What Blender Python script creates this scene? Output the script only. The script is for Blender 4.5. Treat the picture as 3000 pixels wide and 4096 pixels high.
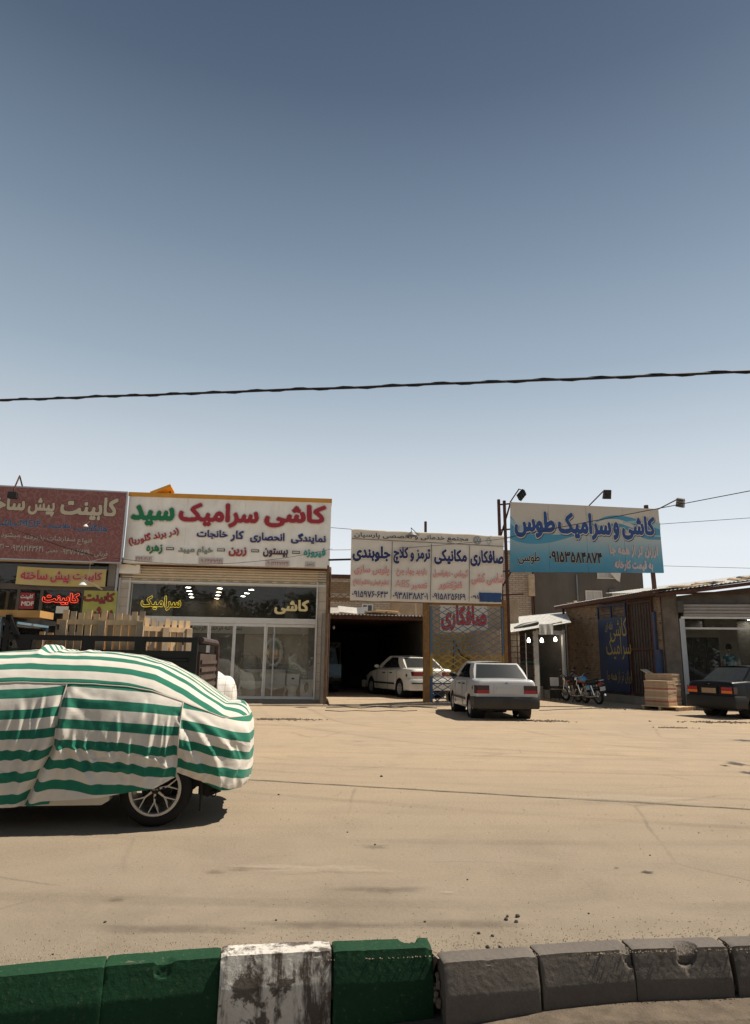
import bpy, math, random, unicodedata
import numpy as np
from mathutils import Vector, Matrix, noise
R = math.radians
random.seed(11)
SC = bpy.context.scene
COL = SC.collection
for o in list(bpy.data.objects): bpy.data.objects.remove(o)

# ------------------------------------------------------------------ camera
F_PX, W_PX, H_PX = 2700.0, 3000, 4096
PITCH, ROLL, EYE = math.atan(600/F_PX), 0.015, 1.37
cam = bpy.data.cameras.new('camera')
cam.sensor_fit = 'VERTICAL'; cam.sensor_height = 36.0; cam.lens = F_PX/H_PX*36.0
cam.clip_start = 0.05; cam.clip_end = 6000
cam_ob = bpy.data.objects.new('camera', cam); COL.objects.link(cam_ob)
_F = Vector((0, math.cos(PITCH), math.sin(PITCH))); _U = Vector((0, -math.sin(PITCH), math.cos(PITCH))); _X = Vector((1, 0, 0))
_r = _X*math.cos(ROLL) + _U*math.sin(ROLL); _u = -_X*math.sin(ROLL) + _U*math.cos(ROLL)
cam_ob.matrix_world = Matrix(((_r.x, _u.x, -_F.x, 0), (_r.y, _u.y, -_F.y, 0), (_r.z, _u.z, -_F.z, EYE), (0, 0, 0, 1)))
SC.camera = cam_ob

# ------------------------------------------------------------------ light
SUN_AZ, SUN_EL = R(20), R(57)        # azimuth counted from +X towards +Y
SDIR = Vector((math.cos(SUN_AZ)*math.cos(SUN_EL), math.sin(SUN_AZ)*math.cos(SUN_EL), math.sin(SUN_EL)))
world = bpy.data.worlds.new('World'); SC.world = world; world.use_nodes = True
wn = world.node_tree.nodes; wl = world.node_tree.links
sky = wn.new('ShaderNodeTexSky'); sky.sky_type = 'NISHITA'; sky.sun_disc = False
sky.sun_elevation = SUN_EL; sky.sun_rotation = math.pi/2 - SUN_AZ
sky.altitude = 900; sky.air_density = 1.0; sky.dust_density = 1.0; sky.ozone_density = 1.2
bg = wn['Background']; bg.inputs['Strength'].default_value = 0.10
# dusty summer air: the clear sky fades evenly, all round, to a pale haze towards the horizon
wtc = wn.new('ShaderNodeTexCoord'); wsx = wn.new('ShaderNodeSeparateXYZ'); wl.new(wtc.outputs['Generated'], wsx.inputs[0])
whz = wn.new('ShaderNodeValToRGB'); wl.new(wsx.outputs[2], whz.inputs[0])
_st = [(0.0, (.70, .70, .69)), (.16, (.66, .68, .69)), (.27, (.50, .545, .575)), (.407, (.285, .35, .405)), (.555, (.160, .212, .265)), (.70, (.068, .096, .134)), (.80, (.036, .056, .090)), (1.0, (.030, .048, .080))]
while len(whz.color_ramp.elements) < len(_st): whz.color_ramp.elements.new(.5)
for _e, (_p, _c) in zip(whz.color_ramp.elements, _st): _e.position = _p; _e.color = (*_c, 1)
wsc = wn.new('ShaderNodeMix'); wsc.data_type = 'RGBA'; wsc.blend_type = 'MULTIPLY'; wsc.inputs[0].default_value = 1.0
wl.new(whz.outputs[0], wsc.inputs[6]); wsc.inputs[7].default_value = (10, 10, 10, 1)
wmx = wn.new('ShaderNodeMix'); wmx.data_type = 'RGBA'; wmx.inputs[0].default_value = .85
wl.new(sky.outputs[0], wmx.inputs[6]); wl.new(wsc.outputs[2], wmx.inputs[7]); wl.new(wmx.outputs[2], bg.inputs['Color'])
sun = bpy.data.lights.new('sun', 'SUN'); sun.energy = 4.8; sun.angle = R(0.53); sun.color = (1.0, 0.92, 0.79)
sun_ob = bpy.data.objects.new('sun', sun); COL.objects.link(sun_ob)
sun_ob.rotation_euler = (-SDIR).to_track_quat('-Z', 'Y').to_euler(); sun_ob.location = (0, 0, 30)
SC.view_settings.view_transform = 'Standard'; SC.view_settings.look = 'None'
SC.view_settings.exposure = 0.36; SC.view_settings.gamma = 1.0
SC.render.engine = 'CYCLES'; SC.cycles.use_denoising = True
SC.cycles.max_bounces = 8; SC.cycles.transparent_max_bounces = 16; SC.cycles.caustics_reflective = False; SC.cycles.caustics_refractive = False

# ------------------------------------------------------------------ pixel -> place
def ray(px, py):
    u, v = px-W_PX/2, H_PX/2-py
    a = u*math.cos(ROLL) - v*math.sin(ROLL); b = u*math.sin(ROLL) + v*math.cos(ROLL)
    return _F*F_PX + _X*a + _U*b
EYEP = Vector((0, 0, EYE))
def gnd(px, py, z=0.0):
    d = ray(px, py); return EYEP + d*((z-EYE)/d.z)
def aty(px, py, Y):
    d = ray(px, py); return EYEP + d*(Y/d.y)

class Fr:
    """upright local frame: x along the front (to the right), y away from the street, z up"""
    def __init__(s, x, y, deg, z=0.0):
        s.o = Vector((x, y, z)); s.a = R(deg)
        s.ex = Vector((math.cos(s.a), math.sin(s.a), 0)); s.ey = Vector((-math.sin(s.a), math.cos(s.a), 0))
    def w(s, x, y, z): return s.o + s.ex*x + s.ey*y + Vector((0, 0, z))
    def pix(s, px, py, y=0.0):
        d = ray(px, py); t = ((s.o + s.ey*y - EYEP).dot(s.ey))/d.dot(s.ey)
        p = EYEP + d*t - s.o
        return p.dot(s.ex), p.z
    def pixg(s, px, py, z=0.0):
        p = gnd(px, py, z+s.o.z) - s.o
        return p.dot(s.ex), p.dot(s.ey)

# ------------------------------------------------------------------ materials
MATS = {}
def nmat(name):
    m = bpy.data.materials.new(name); m.use_nodes = True
    nt = m.node_tree; b = nt.nodes['Principled BSDF']; MATS[name] = m
    return m, nt, b
def _ramp(nt, fac, stops):
    r = nt.nodes.new('ShaderNodeValToRGB'); e = r.color_ramp.elements
    while len(e) < len(stops): e.new(0.5)
    for i, (p, c) in enumerate(stops):
        e[i].position = p; e[i].color = (c[0], c[1], c[2], 1) if not isinstance(c, (int, float)) else (c, c, c, 1)
    nt.links.new(fac, r.inputs[0]); return r
def _noise(nt, vec, scale, detail=4, rough=.6, dist=0):
    n = nt.nodes.new('ShaderNodeTexNoise'); n.inputs['Scale'].default_value = scale; n.inputs['Detail'].default_value = detail
    n.inputs['Roughness'].default_value = rough; n.inputs['Distortion'].default_value = dist
    if vec is not None: nt.links.new(vec, n.inputs['Vector'])
    return n
def _mix(nt, fac, a, b, mode='MIX'):
    n = nt.nodes.new('ShaderNodeMix'); n.data_type = 'RGBA'; n.blend_type = mode
    for k, v in ((0, fac), (6, a), (7, b)):
        if isinstance(v, bpy.types.NodeSocket): nt.links.new(v, n.inputs[k])
        elif k == 0: n.inputs[0].default_value = v
        else: n.inputs[k].default_value = (v[0], v[1], v[2], 1)
    return n.outputs[2]
def _obj(nt):
    return nt.nodes.new('ShaderNodeTexCoord').outputs['Object']
def _bump(nt, b, h, strength, dist=.01):
    n = nt.nodes.new('ShaderNodeBump'); n.inputs['Strength'].default_value = strength; n.inputs['Distance'].default_value = dist
    nt.links.new(h, n.inputs['Height']); nt.links.new(n.outputs[0], b.inputs['Normal'])
def mat(name, col, rough=.75, metal=0.0, var=.22, scale=3.0, bump=.15, bscale=70, spec=.3, dirt=None, dirt_amt=.5, dscale=2.0, stretch=None, coat=0):
    m, nt, b = nmat(name)
    v = _obj(nt)
    if stretch:
        mp = nt.nodes.new('ShaderNodeMapping'); mp.inputs['Scale'].default_value = stretch; nt.links.new(v, mp.inputs[0]); v = mp.outputs[0]
    n1 = _noise(nt, v, scale, 6, .65)
    lo = [c*(1-var) for c in col]; hi = [min(1, c*(1+var)) for c in col]
    c = _ramp(nt, n1.outputs[0], [(.3, lo), (.7, hi)]).outputs[0]
    if dirt:
        n2 = _noise(nt, v, dscale, 8, .7, .6)
        f = _ramp(nt, n2.outputs[0], [(.5-.22*dirt_amt, 0), (.62+.15*(1-dirt_amt), dirt_amt)]).outputs[0]
        c = _mix(nt, f, c, dirt)
    nt.links.new(c, b.inputs['Base Color'])
    b.inputs['Roughness'].default_value = rough; b.inputs['Metallic'].default_value = metal
    b.inputs['Specular IOR Level'].default_value = spec
    if coat: b.inputs['Coat Weight'].default_value = coat; b.inputs['Coat Roughness'].default_value = .05
    if bump:
        n3 = _noise(nt, v, bscale, 4, .6); _bump(nt, b, n3.outputs[0], bump)
    return m
def flat(name, col, rough=.6, spec=.3, metal=0.0):
    m, nt, b = nmat(name)
    b.inputs['Base Color'].default_value = (*col, 1); b.inputs['Roughness'].default_value = rough
    b.inputs['Specular IOR Level'].default_value = spec; b.inputs['Metallic'].default_value = metal
    return m
def emis(name, col, s):
    m, nt, b = nmat(name)
    b.inputs['Base Color'].default_value = (*col, 1); b.inputs['Emission Color'].default_value = (*col, 1); b.inputs['Emission Strength'].default_value = s
    return m
def glassmat(name, tint=(.8, .85, .83), haze=.06, dust=.12, gloss=1.0):
    """thin pane: see-through with a real Fresnel reflection and a film of dust"""
    m, nt, b = nmat(name); nt.nodes.remove(b)
    out = nt.nodes['Material Output']
    tr = nt.nodes.new('ShaderNodeBsdfTransparent'); tr.inputs[0].default_value = (*tint, 1)
    gl = nt.nodes.new('ShaderNodeBsdfGlossy'); gl.inputs['Roughness'].default_value = .015
    df = nt.nodes.new('ShaderNodeBsdfDiffuse'); df.inputs[0].default_value = (.55, .5, .43, 1)
    fr = nt.nodes.new('ShaderNodeFresnel'); fr.inputs[0].default_value = 1.5
    g = nt.nodes.new('ShaderNodeMath'); g.operation = 'MULTIPLY'; g.inputs[1].default_value = gloss; nt.links.new(fr.outputs[0], g.inputs[0])
    n = _noise(nt, _obj(nt), 1.3, 6, .6)
    f = _ramp(nt, n.outputs[0], [(.35, haze), (.75, dust)]).outputs[0]
    m1 = nt.nodes.new('ShaderNodeMixShader'); nt.links.new(f, m1.inputs[0]); nt.links.new(tr.outputs[0], m1.inputs[1]); nt.links.new(df.outputs[0], m1.inputs[2])
    m2 = nt.nodes.new('ShaderNodeMixShader'); nt.links.new(g.outputs[0], m2.inputs[0]); nt.links.new(m1.outputs[0], m2.inputs[1]); nt.links.new(gl.outputs[0], m2.inputs[2])
    nt.links.new(m2.outputs[0], out.inputs[0])
    return m

# ------------------------------------------------------------------ mesh builder
class MB:
    def __init__(s): s.v = []; s.f = []; s.uv = None
    def add(s, vs, fs):
        n = len(s.v); s.v += [tuple(p) for p in vs]; s.f += [tuple(i+n for i in f) for f in fs]; return s
    def poly(s, pts): return s.add(pts, [tuple(range(len(pts)))])
    def box(s, x0, x1, y0, y1, z0, z1):
        return s.add([(x0,y0,z0),(x1,y0,z0),(x1,y1,z0),(x0,y1,z0),(x0,y0,z1),(x1,y0,z1),(x1,y1,z1),(x0,y1,z1)],
                     [(0,3,2,1),(4,5,6,7),(0,1,5,4),(1,2,6,5),(2,3,7,6),(3,0,4,7)])
    def bar(s, p, q, w, h=None, up=(0,0,1)):
        h = w if h is None else h
        p, q = Vector(p), Vector(q); d = (q-p).normalized(); up = Vector(up)
        if abs(d.dot(up)) > .98: up = Vector((0,1,0))
        a = d.cross(up).normalized()*w/2; b = a.cross(d).normalized()*h/2
        return s.add([p-a-b,p+a-b,p+a+b,p-a+b,q-a-b,q+a-b,q+a+b,q-a+b],
                     [(0,3,2,1),(4,5,6,7),(0,1,5,4),(1,2,6,5),(2,3,7,6),(3,0,4,7)])
    def tube(s, pts, r, n=8, caps=True, closed=False):
        pts = [Vector(p) for p in pts]; m = len(pts); rs = r if isinstance(r, (list, tuple)) else [r]*m
        vs = []; nrm = None
        for i, p in enumerate(pts):
            if closed: d = (pts[(i+1) % m]-pts[i-1]).normalized()
            else: d = (pts[min(i+1, m-1)]-pts[max(i-1, 0)]).normalized()
            if nrm is None:
                nrm = d.orthogonal().normalized()
            nrm = (nrm - d*nrm.dot(d)).normalized(); b = d.cross(nrm)
            for k in range(n):
                t = 2*math.pi*k/n; vs.append(p + (nrm*math.cos(t) + b*math.sin(t))*rs[i])
        fs = []
        for i in range(m if closed else m-1):
            j = (i+1) % m
            for k in range(n):
                l = (k+1) % n; fs.append((i*n+k, i*n+l, j*n+l, j*n+k))
        if caps and not closed: fs += [tuple(range(n-1, -1, -1)), tuple((m-1)*n+k for k in range(n))]
        return s.add(vs, fs)
    def lathe(s, prof, c=(0,0,0), axis='z', n=20, close=True):
        vs = []; fs = []; m = len(prof)
        for k in range(n):
            t = 2*math.pi*k/n; ca, sa = math.cos(t), math.sin(t)
            for r, h in prof:
                p = {'z': (r*ca, r*sa, h), 'y': (r*ca, h, r*sa), 'x': (h, r*ca, r*sa)}[axis]
                vs.append((p[0]+c[0], p[1]+c[1], p[2]+c[2]))
        for k in range(n):
            l = (k+1) % n
            for i in range(m-1): fs.append((k*m+i, l*m+i, l*m+i+1, k*m+i+1))
        return s.add(vs, fs)
    def prism(s, pts, y0, y1):
        """pts in (x,z), extruded from y0 to y1"""
        n = len(pts)
        vs = [(x, y0, z) for x, z in pts] + [(x, y1, z) for x, z in pts]
        fs = [tuple(range(n)), tuple(range(2*n-1, n-1, -1))] + [(i, i+n, (i+1) % n+n, (i+1) % n) for i in range(n)]
        return s.add(vs, fs)
    def ball(s, c, r, n=12, m=8):
        r = (r, r, r) if isinstance(r, (int, float)) else r
        vs = []; fs = []
        for i in range(m+1):
            a = math.pi*i/m
            for k in range(n):
                t = 2*math.pi*k/n
                vs.append((c[0]+r[0]*math.sin(a)*math.cos(t), c[1]+r[1]*math.sin(a)*math.sin(t), c[2]+r[2]*math.cos(a)))
        for i in range(m):
            for k in range(n): fs.append((i*n+k, (i+1)*n+k, (i+1)*n+(k+1) % n, i*n+(k+1) % n))
        return s.add(vs, fs)
    def grid(s, fn, nu, nv):
        vs = [fn(i/nu, j/nv) for i in range(nu+1) for j in range(nv+1)]
        fs = [(i*(nv+1)+j, (i+1)*(nv+1)+j, (i+1)*(nv+1)+j+1, i*(nv+1)+j+1) for i in range(nu) for j in range(nv)]
        return s.add(vs, fs)
    def xf(s, M):
        s.v = [tuple(M @ Vector(p)) for p in s.v]; return s
    def mesh(s, name, off=(0,0,0), smooth=False, angle=40):
        me = bpy.data.meshes.new(name)
        me.from_pydata([(p[0]-off[0], p[1]-off[1], p[2]-off[2]) for p in s.v], [], s.f); me.update()
        if smooth:
            me.polygons.foreach_set('use_smooth', [True]*len(me.polygons))
            if angle: me.set_sharp_from_angle(angle=R(angle))
        return me

def link(name, data, m=None, parent=None):
    o = bpy.data.objects.new(name, data); COL.objects.link(o)
    if m is not None and data is not None:
        for k in (m if isinstance(m, (list, tuple)) else [m]): data.materials.append(MATS[k] if isinstance(k, str) else k)
    if parent is not None: o.parent = parent
    return o

class Thing:
    """an Empty at the thing's base; parts are meshes given in the frame's coordinates"""
    def __init__(s, name, label, cat, fr=None, base=(0,0,0), group=None, kind=None, rotz=0.0):
        s.fr = fr or Fr(0, 0, 0); s.base = Vector(base)
        s.ob = bpy.data.objects.new(name, None); COL.objects.link(s.ob); s.ob.empty_display_size = .2
        s.ob.location = s.fr.w(*base); s.ob.rotation_euler = (0, 0, s.fr.a+rotz)
        if label: s.ob['label'] = label
        if cat: s.ob['category'] = cat
        if group: s.ob['group'] = group
        if kind: s.ob['kind'] = kind
    def part(s, name, mb, m, parent=None, smooth=False, angle=40, label=None, kind=None):
        o = link(name, mb.mesh(name, s.base, smooth, angle), m, parent or s.ob)
        if label: o['label'] = label
        if kind: o['kind'] = kind
        return o
def solid(name, mb, m, label=None, cat=None, fr=None, base=(0,0,0), group=None, kind=None, smooth=False, angle=40):
    """a thing that is a single mesh"""
    fr = fr or Fr(0, 0, 0)
    o = link(name, mb.mesh(name, base, smooth, angle), m)
    o.location = fr.w(*base); o.rotation_euler = (0, 0, fr.a)
    for k, v in (('label', label), ('category', cat), ('group', group), ('kind', kind)):
        if v: o[k] = v
    return o
def copy_tree(o, parent=None):
    c = o.copy(); COL.objects.link(c); c.parent = parent
    for ch in o.children: copy_tree(ch, c)
    return c

# ------------------------------------------------------------------ Persian lettering
FORMS = {}
for cp in list(range(0xFB50, 0xFC00)) + list(range(0xFE70, 0xFEFD)):
    d = unicodedata.decomposition(chr(cp)).split()
    if len(d) >= 2: FORMS.setdefault((''.join(chr(int(x, 16)) for x in d[1:]), d[0][1:-1]), chr(cp))
def shape(s):
    s = s.replace('لا', '\uE000'); out = []
    base = lambda c: 'لا' if c == '\uE000' else c
    fwd = lambda c: (base(c), 'initial') in FORMS
    joins = lambda c: (base(c), 'final') in FORMS
    for i, c in enumerate(s):
        p = i > 0 and fwd(s[i-1]) and joins(c); n = i+1 < len(s) and fwd(c) and joins(s[i+1])
        k = 'medial' if p and n else 'final' if p else 'initial' if n else 'isolated'
        out.append(FORMS.get((base(c), k), base(c)))
    res = ''; run = ''
    for c in reversed(out):
        if c.isdigit() or ('A' <= c <= 'Z'): run = c+run
        else: res += run; run = ''; res += {'(': ')', ')': '('}.get(c, c)
    return res+run
_TXT = {}
def text_mask(s, rows=56):
    """glyph outlines filled by winding number on a fine grid; returns mask and cell size in em"""
    if (s, rows) in _TXT: return _TXT[(s, rows)]
    c = bpy.data.curves.new('lettering', 'FONT'); c.body = shape(s); c.fill_mode = 'NONE' if hasattr(c, 'fill_mode') else c.fill_mode
    c.resolution_u = 4
    o = bpy.data.objects.new('lettering', c); COL.objects.link(o)
    dg = bpy.context.evaluated_depsgraph_get(); me = bpy.data.meshes.new_from_object(o.evaluated_get(dg))
    P = np.array([v.co[:2] for v in me.vertices]); E = np.array([e.vertices[:] for e in me.edges])
    # walk edges as directed loops: vertices of a spline are consecutive, the closing edge joins last to first
    a, b = E[:, 0].copy(), E[:, 1].copy()
    lo, hi = np.minimum(a, b), np.maximum(a, b)
    closing = (hi-lo) > 1
    a = np.where(closing, hi, lo); b = np.where(closing, lo, hi)
    bpy.data.objects.remove(o); bpy.data.curves.remove(c); bpy.data.meshes.remove(me)
    mn, mx = P.min(0), P.max(0); cell = 1.0/rows; pad = 6
    nx = int((mx[0]-mn[0])/cell)+2*pad+1; ny = int((mx[1]-mn[1])/cell)+2*pad+1
    D = np.zeros((ny, nx+2))
    Q = (P-mn)/cell+pad
    for p, q in zip(Q[a], Q[b]):
        y0, y1 = p[1], q[1]
        if y0 == y1: continue
        w = 1 if y1 > y0 else -1; l, h = (y0, y1) if w > 0 else (y1, y0)
        js = np.arange(math.ceil(l-.5), math.ceil(h-.5))
        if not len(js): continue
        xs = p[0]+(js+.5-y0)*(q[0]-p[0])/(y1-y0)
        np.add.at(D, (js.clip(0, ny-1), np.ceil(xs-.5).astype(int).clip(0, nx+1)), w)
    mask = (np.cumsum(D, 1)[:, :nx] != 0).astype(float)
    _TXT[(s, rows)] = (mask, cell); return mask, cell
def _dilate(m, r):
    if r <= 0: return m
    out = m.copy(); k = int(math.ceil(r))
    for dy in range(-k, k+1):
        for dx in range(-k, k+1):
            if dx*dx+dy*dy <= r*r+.3: out = np.maximum(out, np.roll(np.roll(m, dy, 0), dx, 1))
    return out
def _contour(F):
    """marching squares; returns polygons (grid units) and boundary segments"""
    polys = []; segs = []; ny, nx = F.shape
    I = F > .5
    full = I[:-1, :-1] & I[1:, :-1] & I[:-1, 1:] & I[1:, 1:]
    anyc = I[:-1, :-1] | I[1:, :-1] | I[:-1, 1:] | I[1:, 1:]
    for j in range(ny-1):
        row = full[j]; d = np.diff(np.concatenate(([0], row.astype(int), [0])))
        for i0, i1 in zip(np.where(d == 1)[0], np.where(d == -1)[0]):
            polys.append([(i0, j), (i1, j), (i1, j+1), (i0, j+1)])
    for j, i in zip(*np.where(anyc & ~full)):
        c = [(i, j), (i+1, j), (i+1, j+1), (i, j+1)]; v = [F[j, i], F[j, i+1], F[j+1, i+1], F[j+1, i]]
        pts = []; cr = []
        for k in range(4):
            l = (k+1) % 4
            if v[k] > .5: pts.append(c[k])
            if (v[k] > .5) != (v[l] > .5):
                t = (.5-v[k])/(v[l]-v[k]); q = (c[k][0]+(c[l][0]-c[k][0])*t, c[k][1]+(c[l][1]-c[k][1])*t)
                pts.append(q); cr.append((len(pts)-1, v[k] > .5))
        if len(pts) >= 3: polys.append(pts)
        if len(cr) == 2:
            (a, _), (b, _) = cr; segs.append((pts[a], pts[b]))
    return polys, segs
def _blur(m):
    p = np.pad(m, 1)
    h = (p[:, :-2]+2*p[:, 1:-1]+p[:, 2:])/4
    return (h[:-2]+2*h[1:-1]+h[2:])/4
def text_mb(s, x0, x1, z0, z1, y, bold=.02, grow=0.0, extrude=0.0, rows=56, outline_only=0.0, rot=0.0, rough=0.0):
    """lettering of string s filling the box x0..x1, z0..z1 of a front at depth y (front faces -y); grow widens it for outlines"""
    m, cell = text_mask(s, rows)
    base = _dilate(m, bold/cell)
    ys, xs = np.where(base > 0); bx0, bx1, by0, by1 = xs.min(), xs.max()+1, ys.min(), ys.max()+1
    g = int(math.ceil(grow/cell))+2; base = np.pad(base, g)
    big = _dilate(base, grow/cell)
    if outline_only: big = np.clip(_dilate(base, outline_only/cell/2)-(1-_dilate(1-base, outline_only/cell/2)), 0, 1)
    polys, segs = _contour(_blur(np.pad(big, 2))); g += 2
    sx, sz = (x1-x0)/(bx1-bx0), (z1-z0)/(by1-by0)
    cx, cz = (x0+x1)/2, (z0+z1)/2; ca, sa = math.cos(rot), math.sin(rot)
    def T(q, yy):
        x = x0+(q[0]-g-bx0+.5)*sx; z = z0+(q[1]-g-by0+.5)*sz
        if rot: x, z = cx+(x-cx)*ca-(z-cz)*sa, cz+(x-cx)*sa+(z-cz)*ca
        return (x, yy, z)
    mb = MB()
    for p in polys: mb.poly([T(q, y-extrude) for q in p])
    if extrude:
        for a, b in segs: mb.poly([T(a, y-extrude), T(b, y-extrude), T(b, y), T(a, y)])
    return mb
# ================================================================== ground, kerb, near road
def ground_material():
    m, nt, b = nmat('dusty_asphalt')
    P = nt.nodes.new('ShaderNodeNewGeometry').outputs['Position']
    big = _noise(nt, P, .22, 5, .55, .4); mid = _noise(nt, P, 1.3, 7, .65, .5); fine = _noise(nt, P, 42, 5, .7); grit = _noise(nt, P, 190, 3, .6)
    mp = nt.nodes.new('ShaderNodeMapping'); mp.inputs['Scale'].default_value = (.35, 1.7, 1); mp.inputs['Rotation'].default_value = (0, 0, R(-9)); nt.links.new(P, mp.inputs[0])
    streak = _noise(nt, mp.outputs[0], 1.1, 6, .62, .3)
    c = _mix(nt, _ramp(nt, big.outputs[0], [(.36, 0), (.64, 1)]).outputs[0], (.445, .335, .225), (.385, .300, .212))
    c = _mix(nt, _ramp(nt, streak.outputs[0], [(.42, 0), (.68, .55)]).outputs[0], c, (.51, .378, .242))
    c = _mix(nt, _ramp(nt, mid.outputs[0], [(.50, 0), (.74, .5)]).outputs[0], c, (.27, .21, .148))
    c = _mix(nt, _ramp(nt, fine.outputs[0], [(.33, .55), (.58, 0)]).outputs[0], c, (.165, .132, .10))
    g = _ramp(nt, grit.outputs[0], [(.28, .45), (.42, 0)]).outputs[0]; c = _mix(nt, g, c, (.13, .11, .09))
    g2 = _ramp(nt, grit.outputs[0], [(.66, 0), (.76, .5)]).outputs[0]; c = _mix(nt, g2, c, (.52, .45, .36))
    sp = nt.nodes.new('ShaderNodeSeparateXYZ'); nt.links.new(P, sp.inputs[0])
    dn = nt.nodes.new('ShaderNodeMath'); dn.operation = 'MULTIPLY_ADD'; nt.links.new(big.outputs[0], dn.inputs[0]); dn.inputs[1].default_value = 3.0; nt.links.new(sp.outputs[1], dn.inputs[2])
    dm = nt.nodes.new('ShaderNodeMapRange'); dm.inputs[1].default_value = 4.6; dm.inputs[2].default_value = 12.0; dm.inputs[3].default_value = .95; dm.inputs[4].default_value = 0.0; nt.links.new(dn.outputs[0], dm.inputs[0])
    c = _mix(nt, dm.outputs[0], c, _ramp(nt, mid.outputs[0], [(.35, (.195, .162, .125)), (.65, (.275, .226, .170))]).outputs[0])  # near ground painted darker and greyer: bare asphalt, but mostly lens vignette
    tr_ = nt.nodes.new('ShaderNodeTexWave'); tr_.bands_direction = 'Y'; tr_.inputs['Scale'].default_value = .35; tr_.inputs['Distortion'].default_value = 5.0; tr_.inputs['Detail'].default_value = 4; tr_.inputs['Detail Scale'].default_value = .5; nt.links.new(mp.outputs[0], tr_.inputs[0])
    c = _mix(nt, _ramp(nt, tr_.outputs[0], [(.6, 0), (.98, .10)]).outputs[0], c, (.20, .16, .115))
    # hairline cracks
    vo = nt.nodes.new('ShaderNodeTexVoronoi'); vo.feature = 'DISTANCE_TO_EDGE'; vo.inputs['Scale'].default_value = .33
    wv = _mix(nt, .12, P, _noise(nt, P, 1.7, 5).outputs[1], 'ADD'); nt.links.new(wv, vo.inputs['Vector'])
    ck = _ramp(nt, vo.outputs[0], [(0, 1), (.006, 0)]).outputs[0]
    ckm = nt.nodes.new('ShaderNodeMath'); ckm.operation = 'MULTIPLY'
    nt.links.new(ck, ckm.inputs[0]); nt.links.new(_ramp(nt, _noise(nt, P, .5, 3).outputs[0], [(.48, 0), (.62, .5)]).outputs[0], ckm.inputs[1])
    c = _mix(nt, ckm.outputs[0], c, (.12, .10, .08))
    nt.links.new(c, b.inputs['Base Color']); b.inputs['Roughness'].default_value = .92; b.inputs['Specular IOR Level'].default_value = .15
    h = nt.nodes.new('ShaderNodeMath'); h.operation = 'MULTIPLY_ADD'; nt.links.new(fine.outputs[0], h.inputs[0]); h.inputs[1].default_value = 1.6; nt.links.new(grit.outputs[0], h.inputs[2])
    _bump(nt, b, h.outputs[0], .5, .008)
ground_material()
mat('grey_road', (.19, .18, .17), .9, var=.25, scale=1.2, bump=.5, bscale=160, dirt=(.27, .22, .16), dirt_amt=.6, dscale=.9)
mat('gutter_dirt', (.13, .10, .072), .95, var=.35, scale=9, bump=.6, bscale=90)
mat('gravel', (.30, .24, .17), .95, var=.5, scale=20, bump=.2)
mat('dark_stone', (.05, .045, .04), .9, var=.3, scale=30, bump=.1)

KZ = .03
KERB = [  # back top edge pixels, material, height drop
    ((-420, 3905), (-68, 3869), 'kerb_green', 0.0, 'green painted kerb stone'), ((-52, 3867), (428, 3822), 'kerb_green', 0.0, 'green painted kerb stone with a long surface crack'),
    ((435, 3821), (884, 3787), 'kerb_green', -.004, 'green painted kerb stone with a patched hollow'), ((890, 3783), (1316, 3762), 'kerb_white', .006, 'white painted kerb stone with worn paint'),
    ((1328, 3765), (1708, 3750), 'kerb_green', .004, 'green painted kerb stone chipped at its end'), ((1748, 3808), (2108, 3784), 'kerb_grey', -.02, 'bare grey kerb stone'),
    ((2119, 3779), (2472, 3757), 'kerb_grey', -.02, 'bare grey kerb stone with a chipped corner'), ((2486, 3757), (2853, 3748), 'kerb_grey', -.02, 'bare grey kerb stone with a deep hollow'),
    ((2872, 3746), (3260, 3738), 'kerb_grey', -.02, 'bare grey kerb stone'), ((3280, 3737), (3700, 3725), 'kerb_grey', -.02, 'bare grey kerb stone')]
KPTS = [(gnd(*a, KZ+d), gnd(*b, KZ+d)) for a, b, _, d, _ in KERB]

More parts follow.
